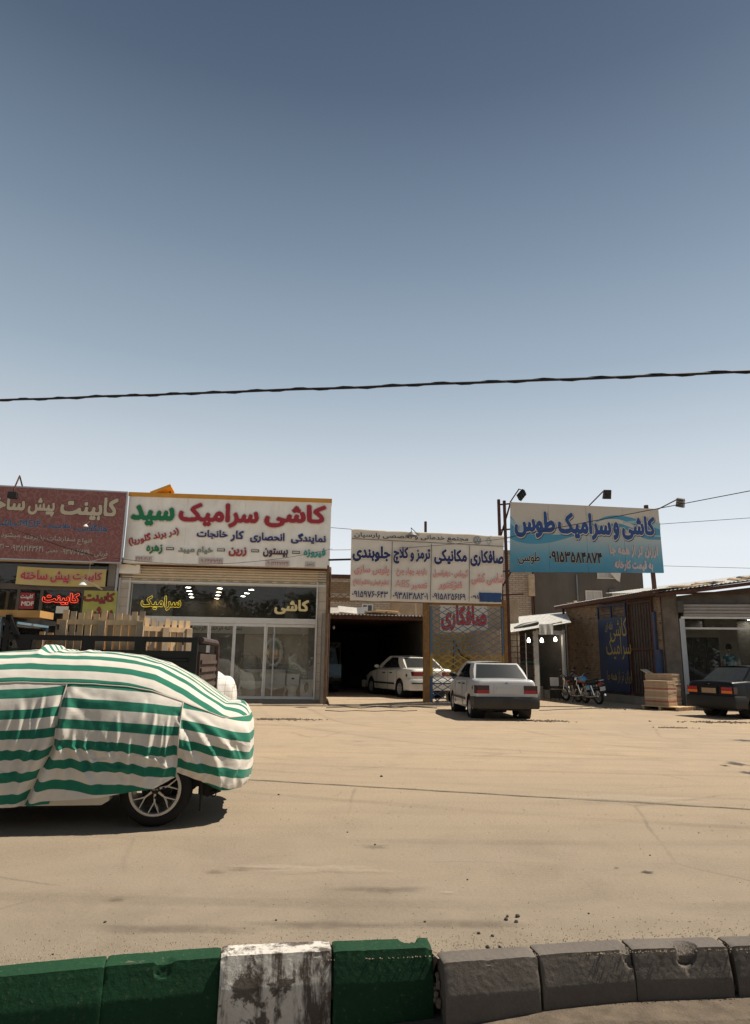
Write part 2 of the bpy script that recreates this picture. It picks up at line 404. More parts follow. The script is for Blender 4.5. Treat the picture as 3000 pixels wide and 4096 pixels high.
def make_ground():
    mb = MB()
    near = [(-3000, KPTS[0][0].y-60)]
    near = [(-60, KPTS[0][0].y-8)] + [q for a, b in KPTS for q in ((a.x, a.y-.05), (b.x, b.y-.05))] + [(60, KPTS[-1][1].y+2)]
    rows = [0, .12, .5, 4, 40, 3000]
    for (xa, ya), (xb, yb) in zip(near, near[1:]):
        if xb-xa < 1e-4: continue
        for r0, r1 in zip(rows, rows[1:]):
            mb.poly([(xa, ya+r0, 0), (xb, yb+r0, 0), (xb, yb+r1, 0), (xa, ya+r1, 0)])
    for s in (-1, 1):
        x0, y0 = near[0] if s < 0 else near[-1]
        q = [(x0, y0, 0), (s*3000, y0, 0), (s*3000, 3000, 0), (x0, 3000, 0)]
        mb.poly(q if s > 0 else q[::-1])
    g = solid('ground', mb, 'dusty_asphalt', kind='structure')
    r = MB().poly([(-3000, -3000, -.28), (3000, -3000, -.28), (3000, 60, -.28), (-3000, 60, -.28)])
    solid('road', r, 'grey_road', kind='structure')
    # soil washed into the gutter at the foot of the kerb
    d = MB(); n = 90
    for i in range(n):
        x0 = -2.5+6*i/n; x1 = -2.5+6*(i+1)/n
        f = lambda x: (3.40+.10*math.tanh((x+.1)*1.2)+.05*x*.6+.02*noise.noise((x*5, 0, 3)))
        w = lambda x: .11+.05*noise.noise((x*3, 7, 0))
        zz = lambda x, k: (-.276 if k == 0 else -.272+.075*(1/(1+math.exp(-(x-.45)*5)))-.012*(1-k))
        d.poly([(x0, f(x0)-w(x0)-.05, zz(x0, 0)), (x1, f(x1)-w(x1)-.05, zz(x1, 0)), (x1, f(x1)-w(x1)*.3, zz(x1, .4)), (x0, f(x0)-w(x0)*.3, zz(x0, .4))]).poly([(x0, f(x0)-w(x0)*.3, zz(x0, .4)), (x1, f(x1)-w(x1)*.3, zz(x1, .4)), (x1, f(x1)+.5, zz(x1, 1)), (x0, f(x0)+.5, zz(x0, 1))])
    solid('gutter_soil', d, 'gutter_dirt', kind='structure')
    return g
GROUND = make_ground()

def kerb_paint(name, col, under, wear, top_keep=True):
    m, nt, b = nmat(name); v = _obj(nt)
    n1 = _noise(nt, v, 5, 8, .7, .4); n2 = _noise(nt, v, 46, 6, .7); n3 = _noise(nt, v, 2.2, 5, .6)
    c = _ramp(nt, n3.outputs[0], [(.3, [x*.8 for x in col]), (.7, [min(1, x*1.15) for x in col])]).outputs[0]
    c = _mix(nt, _ramp(nt, n2.outputs[0], [(.3, .3), (.5, 0)]).outputs[0], c, [x*.45 for x in col])
    if name == 'kerb_white':
        mp = nt.nodes.new('ShaderNodeMapping'); mp.inputs['Scale'].default_value = (1.0, 1.0, .22); nt.links.new(v, mp.inputs[0]); nd = _noise(nt, mp.outputs[0], 9, 7, .7, .3)
        c = _mix(nt, _ramp(nt, nd.outputs[0], [(.49, 0), (.60, .93)]).outputs[0], c, (.062, .046, .034))
    if wear:
        c = _mix(nt, _ramp(nt, n1.outputs[0], [(wear, 0), (wear+.05, .92)]).outputs[0], c, under)
    c = _mix(nt, _ramp(nt, n2.outputs[0], [(.60, 0), (.75, .35)]).outputs[0], c, (.30, .25, .19))
    nt.links.new(c, b.inputs['Base Color']); b.inputs['Roughness'].default_value = .8; b.inputs['Specular IOR Level'].default_value = .2
    _bump(nt, b, n2.outputs[0], .55, .008)
kerb_paint('kerb_green', (.011, .050, .021), (.14, .12, .09), .66)
kerb_paint('kerb_white', (.70, .65, .58), (.085, .065, .05), .52)
kerb_paint('kerb_grey', (.135, .115, .098), (.2, .2, .2), 0)
mat('kerb_mortar', (.15, .12, .09), .95, var=.4, scale=20, bump=.8, bscale=60)
mat('kerb_patch_green', (.05, .115, .055), .95, var=.5, scale=30, bump=1.0, bscale=80)

def make_kerb():
    root = Thing('kerb', None, None, kind='structure', base=(0, 3.5, -.19))
    prof = []
    def seg(a, b, n):
        for i in range(n): prof.append((a[0]+(b[0]-a[0])*i/n, a[1]+(b[1]-a[1])*i/n))
    seg((.0, -.12), (.0, .0), 4); seg((0, 0), (-.118, 0), 10); seg((-.118, 0), (-.148, -.13), 16); seg((-.148, -.13), (-.150, -.36), 12); prof.append((-.150, -.36))
    chips = {2: [(.50, -.118, .045, .6)], 4: [(.80, 0, .05, .9), (1, -.12, .03, .7)], 6: [(.97, -.118, .05, .9)], 7: [(.56, -.10, .062, 1.25)], 5: [(.95, -.12, .02, .4)]}
    for bi, ((a, b), (_, _, mt, dz, lab)) in enumerate(zip(KPTS, KERB)):
        L = (b-a).length; e = (b-a).normalized(); nrm = Vector((-e.y, e.x, 0)); nu = 70
        def P(u, k):
            py, pz = prof[k]; x = u*L
            p = Vector((x, py, pz))
            q = p + Vector((bi*7.3, 0, 0))
            ed = min(u, 1-u)*L
            rnd = .008*math.exp(-ed/.007)
            n1 = noise.noise(q*7)*.002 + noise.noise(q*45)*.0014 + noise.noise(q*120)*.0010
            # worn arris and rounded ends
            dy = rnd*(.6+noise.noise(q*25)) ; cyy, czz = -.1, -.08
            d = Vector((0, cyy-py, czz-pz)); d = d.normalized() if d.length > 1e-6 else d
            p += d*(dy - n1)
            if abs(py+.118) < .015 and abs(pz) < .02: p += d*(.001+.010*max(0, noise.noise(q*16)-.25))
            for cu, cy, cr, dep in chips.get(bi, []):
                rr = math.hypot((u-cu)*L, (py-cy)*.9, pz*.55)/cr*(1+.35*noise.noise(q*18))
                if rr < 1: p += d*(1-rr*rr)**.7*cr*.55*dep*(1+.5*noise.noise(q*60))
            w = a + e*p.x + nrm*p.y; return (w.x, w.y, a.z+(b.z-a.z)*u+p.z)
        mb = MB(); np_ = len(prof)
        vs = [P(i/nu, k) for i in range(nu+1) for k in range(np_)]
        fs = [(i*np_+k, i*np_+k+1, (i+1)*np_+k+1, (i+1)*np_+k) for i in range(nu) for k in range(np_-1)]
        fs += [tuple(range(np_-1, -1, -1)), tuple(nu*np_+k for k in range(np_))]
        mb.add(vs, fs)
        root.part('kerb_stone', mb, mt, smooth=True, angle=24, label=lab)
        if bi+1 < len(KPTS):   # crumbled mortar in the joint
            c = KPTS[bi+1][0]; mm = MB(); gap = (c-b)
            for k in range(40):
                t = k/39; py = -.02-.15*t; pz = -.012-.2*t if t > .3 else -.03-.05*t
                r = .009+.007*random.random()
                p = b + gap*(.25+.5*random.random()) + nrm*(py*.82+.02+.012*random.random())
                mm.ball((p.x, p.y, min(b.z, c.z)-.008+(-.02 if t < .5 else -.02-(t-.5)*.33)), (r, r, r*1.1), 6, 4)
            root.part('joint_mortar', mm, 'kerb_mortar', smooth=True)
make_kerb()

def blob(mb, c, r, z, seed=0, n=26, rough=.35, ry=None, rot=0):
    ry = ry or r; pts = []
    for i in range(n):
        t = 2*math.pi*i/n; k = 1+rough*noise.noise((math.cos(t)*1.5+seed*9.1, math.sin(t)*1.5, seed*3.7))*1.4
        x, y = r*k*math.cos(t), ry*k*math.sin(t)
        pts.append((c[0]+x*math.cos(rot)-y*math.sin(rot), c[1]+x*math.sin(rot)+y*math.cos(rot), z))
    mb.poly(pts)
def mark_material(name, col, amt):
    m, nt, b = nmat(name); out = nt.nodes['Material Output']
    n = _noise(nt, _obj(nt), 14, 6, .7)
    tr = nt.nodes.new('ShaderNodeBsdfTransparent'); mx = nt.nodes.new('ShaderNodeMixShader')
    at = nt.nodes.new('ShaderNodeAttribute'); at.attribute_name = 'fade'; ml = nt.nodes.new('ShaderNodeMath'); ml.operation = 'MULTIPLY'
    nt.links.new(_ramp(nt, n.outputs[0], [(.3, amt*.35), (.6, amt)]).outputs[0], ml.inputs[0]); nt.links.new(at.outputs['Fac'], ml.inputs[1]); nt.links.new(ml.outputs[0], mx.inputs[0])
    nt.links.new(tr.outputs[0], mx.inputs[1]); nt.links.new(b.outputs[0], mx.inputs[2]); nt.links.new(mx.outputs[0], out.inputs[0])
    b.inputs['Base Color'].default_value = (*col, 1); b.inputs['Roughness'].default_value = .8
mark_material('dark_blotch', (.04, .034, .03), .97)  # near-black soft-edged blotches on the ground
mark_material('faint_stain', (.11, .082, .06), .36)
mark_material('pale_stain', (.55, .46, .34), .28)
mark_material('sand_stain', (.50, .36, .22), .35)
mark_material('track_dust', (.17, .13, .095), .15)
def ground_marks():
    S = [(2952, 3056, .16, .19, 'dark_blotch'), (2895, 3062, .08, .10, 'dark_blotch'), (2995, 3092, .10, .16, 'dark_blotch'), (2985, 2963, .24, .22, 'dark_blotch'),
         (2590, 3490, .045, .032, 'dark_blotch'), (2468, 3474, .018, .014, 'dark_blotch'), (865, 3490, .075, .045, 'faint_stain'), (1430, 2966, .16, .06, 'faint_stain'),
         (1500, 3390, .10, .06, 'faint_stain'), (1540, 3560, .30, .07, 'faint_stain'), (1300, 3700, .5, .05, 'faint_stain'), (700, 3720, .5, .06, 'faint_stain'), (1900, 3700, .35, .06, 'faint_stain'), (1250, 3480, .5, .12, 'pale_stain'), (2500, 3200, .9, .25, 'pale_stain'), (1600, 3000, 1.2, .4, 'pale_stain'), (1790, 3575, .05, .018, 'pale_stain'), (470, 3600, .08, .03, 'faint_stain'),
         (1080, 2900, .5, .25, 'sand_stain'), (960, 3480, .09, .04, 'faint_stain')]
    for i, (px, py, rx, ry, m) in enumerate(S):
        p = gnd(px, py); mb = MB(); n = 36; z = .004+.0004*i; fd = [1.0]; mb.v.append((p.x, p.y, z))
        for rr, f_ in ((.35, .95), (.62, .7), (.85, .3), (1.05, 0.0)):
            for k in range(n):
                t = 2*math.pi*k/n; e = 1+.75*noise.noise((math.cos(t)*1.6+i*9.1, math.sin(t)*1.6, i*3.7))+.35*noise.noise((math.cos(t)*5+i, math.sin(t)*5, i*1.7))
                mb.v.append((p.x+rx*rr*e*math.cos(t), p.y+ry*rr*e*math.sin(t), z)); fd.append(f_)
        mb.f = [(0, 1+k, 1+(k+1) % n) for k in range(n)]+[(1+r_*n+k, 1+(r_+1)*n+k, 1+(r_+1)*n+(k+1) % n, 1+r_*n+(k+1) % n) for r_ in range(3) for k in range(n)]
        o = link('ground_mark', mb.mesh('ground_mark'), m, GROUND); at = o.data.attributes.new('fade', 'FLOAT', 'POINT'); at.data.foreach_set('value', fd)
    # tyre tracks worn through the dust, in pairs
    for ti, P in enumerate(([(-14, 11.5), (-6, 11.0), (0, 10.2), (6, 9.8), (14, 10.4)], [(-3.0, 22.5), (-1.5, 16), (1.5, 12.5), (7, 10.9), (14, 10.6)], [(-12, 9.4), (-3, 8.9), (2, 7.3), (6, 6.6), (12, 6.3)], [(3.6, 16), (4.6, 13), (8, 10.6), (14, 9.5)], [(-6, 5.2), (-1, 5.0), (2, 5.05), (6, 5.4)])):
        for side in (-.7, .7):
            mb = MB(); fd = []; n = 70; C_ = np.array(P); s_ = np.linspace(0, len(P)-1, n)
            xs = np.interp(s_, range(len(P)), C_[:, 0]); ys = np.interp(s_, range(len(P)), C_[:, 1])
            for _ in range(9): xs[1:-1] = (xs[:-2]+2*xs[1:-1]+xs[2:])/4; ys[1:-1] = (ys[:-2]+2*ys[1:-1]+ys[2:])/4
            for i in range(n):
                a, b = max(0, i-1), min(n-1, i+1); tx, ty = xs[b]-xs[a], ys[b]-ys[a]; l = math.hypot(tx, ty); nx, ny = -ty/l, tx/l
                w = .10+.03*noise.noise((i*.3, ti, side)); q = max(0, .55+.9*noise.noise((i*.13, ti*3, side)))*min(1, i/8, (n-1-i)/8)
                for k, f_ in ((-1, 0), (-.45, 1), (.45, 1), (1, 0)):
                    mb.v.append((xs[i]+nx*(side+k*w), ys[i]+ny*(side+k*w), .0022+.0004*ti+(.0002 if side > 0 else 0))); fd.append(f_*q)
            mb.f = [(i*4+k, (i+1)*4+k, (i+1)*4+k+1, i*4+k+1) for i in range(n-1) for k in range(3)]
            o = link('tyre_track', mb.mesh('tyre_track'), 'track_dust', GROUND); at = o.data.attributes.new('fade', 'FLOAT', 'POINT'); at.data.foreach_set('value', fd)
    # loose stones: the larger ones singly, the grit as one
    for i, (px, py, r) in enumerate([(1526, 3107, .035), (420, 3690, .014), (1950, 3790, .02), (2025, 3680, .022), (2065, 3690, .02), (2070, 3668, .024), (2030, 3668, .016), (1915, 3735, .018), (1970, 3745, .017), (2000, 3790, .014), (1105, 3682, .012), (210, 3820, .012), (2355, 3655, .012), (1700, 3688, .013), (1500, 3380, .015), (1115, 3180, .02), (1390, 3330, .014), (2600, 3422, .012), (1870, 3520, .013)]):
        p = gnd(px, py); mb = MB(); r *= .62
        mb.ball((0, 0, 0), (r, r*.8, r*.55), 8, 5)
        mb.v = [tuple(Vector(v)*(1+.5*noise.noise(Vector(v)/r*1.1+Vector((i*5, 0, 0))))) for v in mb.v]
        o = solid('loose_stone', mb, 'dark_stone', 'small dark loose stone lying on the dusty ground', 'stone', group='loose stones on the ground')
        o.location = (p.x, p.y, r*.35); o.rotation_euler = (0, 0, random.random()*6)
    mb = MB()
    for i in range(4600):
        if i < 3300:
            x = random.uniform(-1.8, 2.3); y = 3.52+.11*(x+.45)+abs(random.gauss(0, .2))**1.15
            if x > .35: y -= .03
        else:
            y = 3.7+random.random()**2*9; x = random.uniform(-1, 1)*y*.6
        r = random.uniform(.0018, .0055)*(1+.5*(y > 6))
        t = random.random()*6.28; c, s = math.cos(t)*r, math.sin(t)*r
        mb.add([(x+c, y+s, 0), (x-s, y+c, 0), (x-c, y-s, 0), (x+s, y-c, 0), (x+s*.3, y+c*.2, r*1.1)], [(0, 1, 4), (1, 2, 4), (2, 3, 4), (3, 0, 4)])
    solid('grit', mb, 'gravel', 'loose grit scattered over the dusty ground along the kerb', 'gravel', kind='stuff')
ground_marks()
# ================================================================== shared building materials
mat('cream_panel', (.86, .82, .74), .45, var=.06, scale=1.2, bump=.03, bscale=20, dirt=(.42, .34, .24), dirt_amt=.35, dscale=1.1, stretch=(1, 1, .5))
mat('alu_white', (.62, .60, .56), .4, var=.06, scale=2, bump=0, dirt=(.40, .34, .27), dirt_amt=.35)
mat('alu_grey', (.42, .42, .42), .35, metal=.3, var=.08, scale=2, bump=0)
mat('orange_trim', (.58, .27, .035), .5, var=.12, scale=2, bump=.03)
mat('beige_slat', (.64, .53, .38), .55, var=.08, scale=2, bump=.02, dirt=(.36, .28, .19), dirt_amt=.4)
mat('beige_tile', (.52, .45, .36), .4, var=.1, scale=3, bump=.02, dirt=(.33, .27, .20), dirt_amt=.4)
mat('plaster_grey', (.26, .235, .20), .9, var=.2, scale=1.2, bump=.4, bscale=30, dirt=(.16, .14, .12), dirt_amt=.5)
mat('plaster_white', (.62, .58, .52), .85, var=.1, scale=1.2, bump=.1, bscale=30, dirt=(.4, .34, .28), dirt_amt=.4)
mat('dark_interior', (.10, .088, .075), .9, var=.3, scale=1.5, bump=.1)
mat('concrete', (.24, .205, .165), .92, var=.18, scale=2, bump=.4, bscale=50, dirt=(.18, .155, .125), dirt_amt=.5)
mat('black_metal', (.012, .011, .010), .5, var=.3, scale=5, bump=.1, spec=.4)
mat('grey_metal', (.20, .20, .20), .45, metal=.5, var=.2, scale=5, bump=.05)
mat('rusty_steel', (.085, .035, .022), .8, var=.45, scale=8, bump=.3, bscale=60, dirt=(.045, .028, .022), dirt_amt=.5, dscale=5)
mat('white_ceramic', (.78, .77, .74), .15, var=.03, scale=2, bump=0, spec=.5)
mat('wood_pale', (.66, .46, .26), .75, var=.28, scale=3, bump=.25, bscale=40, stretch=(1, 1, .15), dirt=(.33, .22, .12), dirt_amt=.3)
mat('wood_grey', (.44, .33, .22), .8, var=.3, scale=3, bump=.25, bscale=40, dirt=(.2, .15, .11), dirt_amt=.4)
mat('wood_orange', (.50, .27, .09), .6, var=.25, scale=3, bump=.15, bscale=40)
flat('red_letter', (.33, .022, .035), .4); flat('green_letter', (.012, .17, .065), .4); flat('navy_letter', (.02, .032, .15), .4)
flat('teal_letter', (.03, .30, .27), .4); flat('plum_letter', (.07, .03, .055), .4); flat('olive_letter', (.22, .25, .20), .6)
flat('letter_edge', (.60, .54, .46), .5); flat('black_print', (.018, .016, .015), .5); flat('plate_face', (.52, .47, .42), .5)
emis('lamp_white', (1, .97, .88), 34.0); emis('lamp_warm', (1, .76, .45), 26.0)
emis('neon_yellow', (1.0, .72, .05), 1.5); emis('neon_red', (1.0, .07, .03), 1.9)
emis('neon_cream', (.90, .68, .32), .28)
glassmat('glass_clear', (.96, .97, .96), .03, .09); glassmat('glass_dark', (.80, .81, .80), .01, .03, .7); glassmat('plastic_wrap', (.8, .8, .78), .22, .5)

def place_text(T, s, px0, px1, py0, py1, m, y, bold=.03, edge=None, edge_grow=.03, extrude=0.0, rot=0.0, name='lettering', parent=None, rows=56, outline_only=0.0, fr=None):
    """lettering whose outline fills a pixel box on the front plane y of T's frame"""
    fr = fr or T.fr
    xm, ym = (px0+px1)/2, (py0+py1)/2
    x0 = fr.pix(px0, ym, y)[0]; x1 = fr.pix(px1, ym, y)[0]; z1 = fr.pix(xm, py0, y)[1]; z0 = fr.pix(xm, py1, y)[1]
    o = None
    if edge:
        e = text_mb(s, x0, x1, z0, z1, y-.004, bold, edge_grow, max(extrude, .001), rows, rot=rot)
        o = T.part(name+'_border', e, edge, parent)
    f = text_mb(s, x0, x1, z0, z1, y-.004-max(extrude, .001)-.003 if edge else y-.004, bold, 0, 0, rows, outline_only, rot=rot)
    return T.part(name, f, m, parent)

# ================================================================== tile shop (kashi)
FK = Fr(-1.59, 23.56, 4.6)
def tile_shop():
    L, Rt, H = -7.12, 0.0, 4.55
    T = Thing('tile_shop', 'tile shop with a wide glass front under a beige roller shutter', 'shop', FK, (L/2, 0, 0))
    D = 8.2
    T.part('side_wall', MB().box(L, L+.2, .3, D, 0, H), 'plaster_grey'); T.part('side_wall', MB().box(-.2, 0, .3, D, 0, H), 'plaster_grey')
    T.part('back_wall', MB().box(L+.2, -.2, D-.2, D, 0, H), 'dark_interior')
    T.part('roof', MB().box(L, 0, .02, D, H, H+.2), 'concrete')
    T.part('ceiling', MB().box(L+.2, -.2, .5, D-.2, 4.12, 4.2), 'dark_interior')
    T.part('shop_floor', MB().box(L+.2, -.2, .3, D-.2, .0, .10), 'beige_tile')
    T.part('sill', MB().box(L, .0, -.05, .32, 0, .09), 'concrete')
    # pillars faced with tiles
    for x0, x1 in ((L, L+.42), (-.36, -.02)):
        p = T.part('pillar', MB().box(x0, x1, .06, .32, .09, H), 'plaster_grey')
        n = 13; th = (4.0-.09)/n
        for k in range(n):
            T.part('tile', MB().box(x0+.03, x1-.03, .045, .062, .095+k*th, .09+(k+1)*th-.006), 'beige_tile', p)
    for x0 in (L+.0, L+.34, -.40, -.06): T.part('guide_rail', MB().box(x0, x0+.055, -.0, .07, .09, 4.05), 'alu_white')
    # roller shutter half rolled: visible curtain of slats under the sign
    z0, z1 = 3.98, 4.52; n = 6
    sh = T.part('roller_shutter', MB().box(L+.1, -.1, .12, .18, z0, z1), 'beige_slat')
    for k in range(n):
        a = z0+(z1-z0)*k/n; b = z0+(z1-z0)*(k+1)/n-.006
        mb = MB(); m = 6
        for i in range(m):
            t0, t1 = i/m, (i+1)/m
            f = lambda t: (.10-.05*math.sin(math.pi*t)-.02*k/n, a+(b-a)*t)
            (y0, q0), (y1, q1) = f(t0), f(t1)
            mb.poly([(L+.08, y0, q0), (-.08, y0, q0), (-.08, y1, q1), (L+.08, y1, q1)])
        mb.box(L+.08, -.08, .1, .12, a, b)
        T.part('slat', mb, 'beige_slat', sh, smooth=True)
    pr = text_mb('ROLEX A', 0, .26, 0, .045, 0, .0, rows=24); me = None
    for k in range(15):
        mb = MB(); mb.v = [(v[0]+L+.5+k*.44, .042, v[2]+z0+.022) for v in pr.v]; mb.f = pr.f
        T.part('slat_lettering', mb, 'green_letter', sh)
    T.part('shutter_bottom_bar', MB().box(L+.08, -.08, .03, .14, z0-.075, z0-.004), 'alu_white', sh)
    T.part('motor_box', MB().box(L-.12, L+.68, -.12, .05, 4.19, 4.50), 'cream_panel')
    T.part('drain_pipe', MB().tube([(.05, -.03, .25), (.05, -.03, 4.4), (.05, .2, 4.6)], .045, 8), 'rusty_steel', smooth=True)
    # glazing
    G = .16
    xL, xR = L+.44, -.36
    tb, tt = 2.79, 3.90
    fr = MB()
    fr.box(xL-.05, xR+.05, G-.04, G+.05, 2.60, 2.79)
    T.part('header_beam', fr, 'alu_white')
    T.part('window_frame', MB().box(xL-.06, xL, G-.03, G+.04, .09, 3.95).box(xR, xR+.06, G-.03, G+.04, .09, 3.95).box(xL, xR, G-.03, G+.04, 3.88, 3.94), 'alu_white')
    w = T.part('transom_pane', MB().box(xL, xR, G, G+.008, 2.79, 3.88), 'glass_dark')
    cuts = [xL] + [FK.pix(px, 2640, G)[0] for px in (622, 727, 829, 931, 1058)] + [xR]
    for i, (a, b) in enumerate(zip(cuts, cuts[1:])):
        yy = G+(.03 if i % 2 else -.01)
        door = T.part('glass_door', MB().box(a, a+.055, yy-.02, yy+.03, .10, 2.595).box(b-.055, b, yy-.02, yy+.03, .10, 2.595).box(a+.055, b-.055, yy-.02, yy+.03, .10, .19).box(a+.055, b-.055, yy-.02, yy+.03, 2.50, 2.595), 'alu_white')
        T.part('pane', MB().box(a+.055, b-.055, yy, yy+.008, .19, 2.50), 'glass_clear', door)
        if i == 5:
            xm = FK.pix(1092, 2640, G)[0]
            T.part('stile', MB().box(xm-.02, xm+.02, yy-.025, yy+.028, .19, 2.50), 'alu_grey', door)
    # inner display walls
    x0 = FK.pix(975, 2600, 1.9)[0]; x1 = FK.pix(1232, 2600, 1.9)[0]
    T.part('display_wall', MB().box(x0, x1, 1.9, 2.0, .1, 2.3), 'beige_tile')
    mat('floral_tile', (.40, .36, .30), .35, var=.45, scale=16, bump=.02)
    T.part('patterned_tile_band', MB().box(x0+.01, x1-.01, 1.885, 1.899, .55, 1.25), 'floral_tile')
    T.part('inner_header', MB().box(FK.pix(768, 2515, 1.6)[0], x1+.3, 1.62, 1.75, FK.pix(1000, 2535, 1.6)[1], 2.62), 'plaster_white')
    T.part('inner_pillar', MB().box(x1, x1+.28, 1.5, 2.1, .1, 2.62), 'plaster_grey')
    place_text(T, 'بسم الله الرحمن الرحیم', 772, 968, 2499, 2530, 'black_print', 1.615, .01, name='calligraphy')
    T.part('counter', MB().box(FK.pix(775, 2700, 5)[0], FK.pix(930, 2700, 5)[0], 5, 5.6, .1, 1.05), 'dark_interior')
    xs = FK.pix(538, 2400, .6)[0]; T.part('inner_post', MB().box(xs+.25, xs+.55, 1.0, 1.3, .1, 4.1), 'plaster_grey')
    xs = FK.pix(1135, 2400, 1.0)[0]; T.part('inner_post', MB().box(xs, xs+.35, 2.2, 2.5, .1, 4.1), 'plaster_grey')
    return T
TS = tile_shop()

def tile_shop_contents():
    # ceiling lamps, three rows running into the shop
    rows = [([530, 537, 545, 555, 563, 568], [155, 185, 212, 235, 258, 275]), ([780, 770, 762, 755, 748, 741], [166, 192, 220, 243, 266, 292]), ([1030, 1000, 968, 940, 915, 900], [175, 202, 228, 250, 272, 292])]
    for r, (zx, zy) in enumerate(rows):
        for k, (x, y) in enumerate(zip(zx, zy)):
            p = gnd(460+x/1.8356, 2250+y/1.8356, 4.08)
            q = p-FK.o; q = (q.dot(FK.ex), q.dot(FK.ey))
            if q[1] > 7.8 or q[1] < .6: continue
            T = Thing('ceiling_lamp', ('first', 'second', 'third', 'fourth', 'fifth', 'sixth')[k]+' ceiling lamp from the glass, '+('row over the lit yellow word', 'middle row of the tile shop', 'row over the cream word')[r], 'lamp', FK, (q[0], q[1], 4.12), 'ceiling lamps of the tile shop')
            T.part('rim', MB().lathe([(.13, 4.118), (.13, 4.09), (.10, 4.085)], (q[0], q[1], 0), n=14), 'alu_white')
            T.part('diffuser', MB().lathe([(.10, 4.087), (.0, 4.083)], (q[0], q[1], 0), n=14), 'lamp_warm' if (r == 1 and k % 2 == 0) else 'lamp_white')
    # neon word and cream word given a faint glow behind the transom glass
    T = Thing('neon_sign', 'lit yellow neon word hanging behind the shop transom', 'neon sign', FK, (FK.pix(643, 2410, .3)[0], .3, FK.pix(643, 2445, .3)[1]))
    place_text(T, 'سرامیک', 564, 724, 2383, 2441, 'neon_yellow', .30, .035, name='tube', outline_only=.020, rows=90)
    T = Thing('word_sign', 'faintly glowing cream word sign behind the shop transom', 'sign', FK, (FK.pix(1166, 2430, .3)[0], .3, FK.pix(1166, 2460, .3)[1]))
    place_text(T, 'کاشی', 1099, 1234, 2400, 2457, 'neon_cream', .30, .03, edge='neon_cream', edge_grow=.03, name='letters')
    # vanity cabinets
    mat('vanity_white', (.70, .67, .62), .35, var=.05, scale=3, bump=0)
    def vanity(px, wrapped):
        y = 1.25; xc = FK.pix(px, 2700, y)[0]; w = .40
        T = Thing('vanity_cabinet', 'white washbasin cabinet on curved legs '+('wrapped in clear plastic' if wrapped else 'below the ornate oval mirror'), 'cabinet', FK, (xc, y, .1))
        T.part('body', MB().prism([(xc-w, .95), (xc-w, .55), (xc-w*.8, .44), (xc, .36), (xc+w*.8, .44), (xc+w, .55), (xc+w, .95)], y-.25, y+.25), 'vanity_white')
        for s in (-1, 1):
            T.part('leg', MB().tube([(xc+s*w*.92, y-.2, .55), (xc+s*(w+.03), y-.24, .36), (xc+s*w*.9, y-.2, .2), (xc+s*(w+.02), y-.25, .1)], [.04, .035, .022, .03], 8), 'vanity_white', smooth=True)
            d = T.part('door', MB().box(xc+(.01 if s > 0 else -w+.05), xc+(w-.05 if s > 0 else -.01), y-.27, y-.252, .56, .90), 'white_ceramic')
            T.part('knob', MB().ball((xc+s*.04, y-.285, .74), .014, 8, 6), 'grey_metal', d)
        T.part('basin', MB().lathe([(.0, .955), (.40, .955), (.44, 1.03), (.41, 1.06), (.30, .99), (0, .97)], (xc, y, 0), n=24), 'white_ceramic', smooth=True)
        if wrapped:
            def f(u, v):
                t = (u-.5)*2; k = .30+.22*v
                ang = math.pi*(1.1*u-1.05)
                x = xc-.1+ (k+.03*math.sin(u*40))*math.cos(ang)*1.15; yy = y+(k)*math.sin(ang)*.9
                return (x, yy, 1.62-.95*v-.25*abs(t)*(1-v)+.02*noise.noise((u*12, v*4, 1)))
            T.part('plastic_wrap', MB().grid(f, 40, 14), 'plastic_wrap', smooth=True, angle=0)
        return T
    vanity(1010, True); vanity(1098, False)
    # mirror
    y = 1.75; xc, zc = FK.pix(1094, 2608, y); rx, rz = .27, .44
    T = Thing('oval_mirror', 'oval mirror in an ornate white frame behind the shop glass', 'mirror', FK, (xc, y, zc-rz))
    T.part('mirror_glass', MB().add([(xc, y-.03, zc)]+[(xc+rx*math.cos(2*math.pi*k/32), y-.03, zc+rz*math.sin(2*math.pi*k/32)) for k in range(32)], [(0, 1+k, 1+(k+1) % 32) for k in range(32)]), flat('mirror_silver', (.8, .8, .8), .05, .5, 1.0))
    fm = MB().tube([(xc+(rx+.03)*math.cos(2*math.pi*k/40), y-.03, zc+(rz+.03)*math.sin(2*math.pi*k/40)) for k in range(40)], [.045+.012*(k % 2) for k in range(40)], 8, closed=True)
    for k in range(16):
        t = 2*math.pi*k/16; fm.ball((xc+(rx+.085)*math.cos(t), y-.03, zc+(rz+.085)*math.sin(t)), (.04, .025, .04), 8, 6)
    fm.ball((xc, y-.03, zc+rz+.14), (.07, .03, .08), 10, 6)
    T.part('frame', fm, 'vanity_white', smooth=True)
    # toilets
    y = 1.0; xc = FK.pix(1170, 2750, y)[0]
    T = Thing('toilet', 'white toilet with a tall cistern and a red sticker', 'toilet', FK, (xc, y, .1))
    T.part('pedestal', MB().lathe([(.17, .1), (.16, .2), (.15, .35), (.2, .42), (.235, .50), (.2, .51)], (xc, y-.1, 0), n=20), 'white_ceramic', smooth=True)
    T.part('seat_lid', MB().lathe([(.0, .535), (.22, .535), (.235, .52), (.235, .505)], (xc, y-.1, 0), n=20), 'white_ceramic', smooth=True)
    c = T.part('cistern', MB().box(xc-.22, xc+.22, y+.08, y+.28, .48, .88), 'white_ceramic')
    T.part('cistern_lid', MB().box(xc-.235, xc+.235, y+.065, y+.295, .882, .92), 'white_ceramic', c)
    T.part('sticker', MB().add([(xc+.06*math.cos(k*.524), y+.076, .76+.035*math.sin(k*.524)) for k in range(12)], [tuple(range(12))]), 'red_letter', c)
    xc = FK.pix(1226, 2755, y)[0]
    T = Thing('urinal', 'white upright basin with an oval opening beside the toilet', 'urinal', FK, (xc, y, .1))
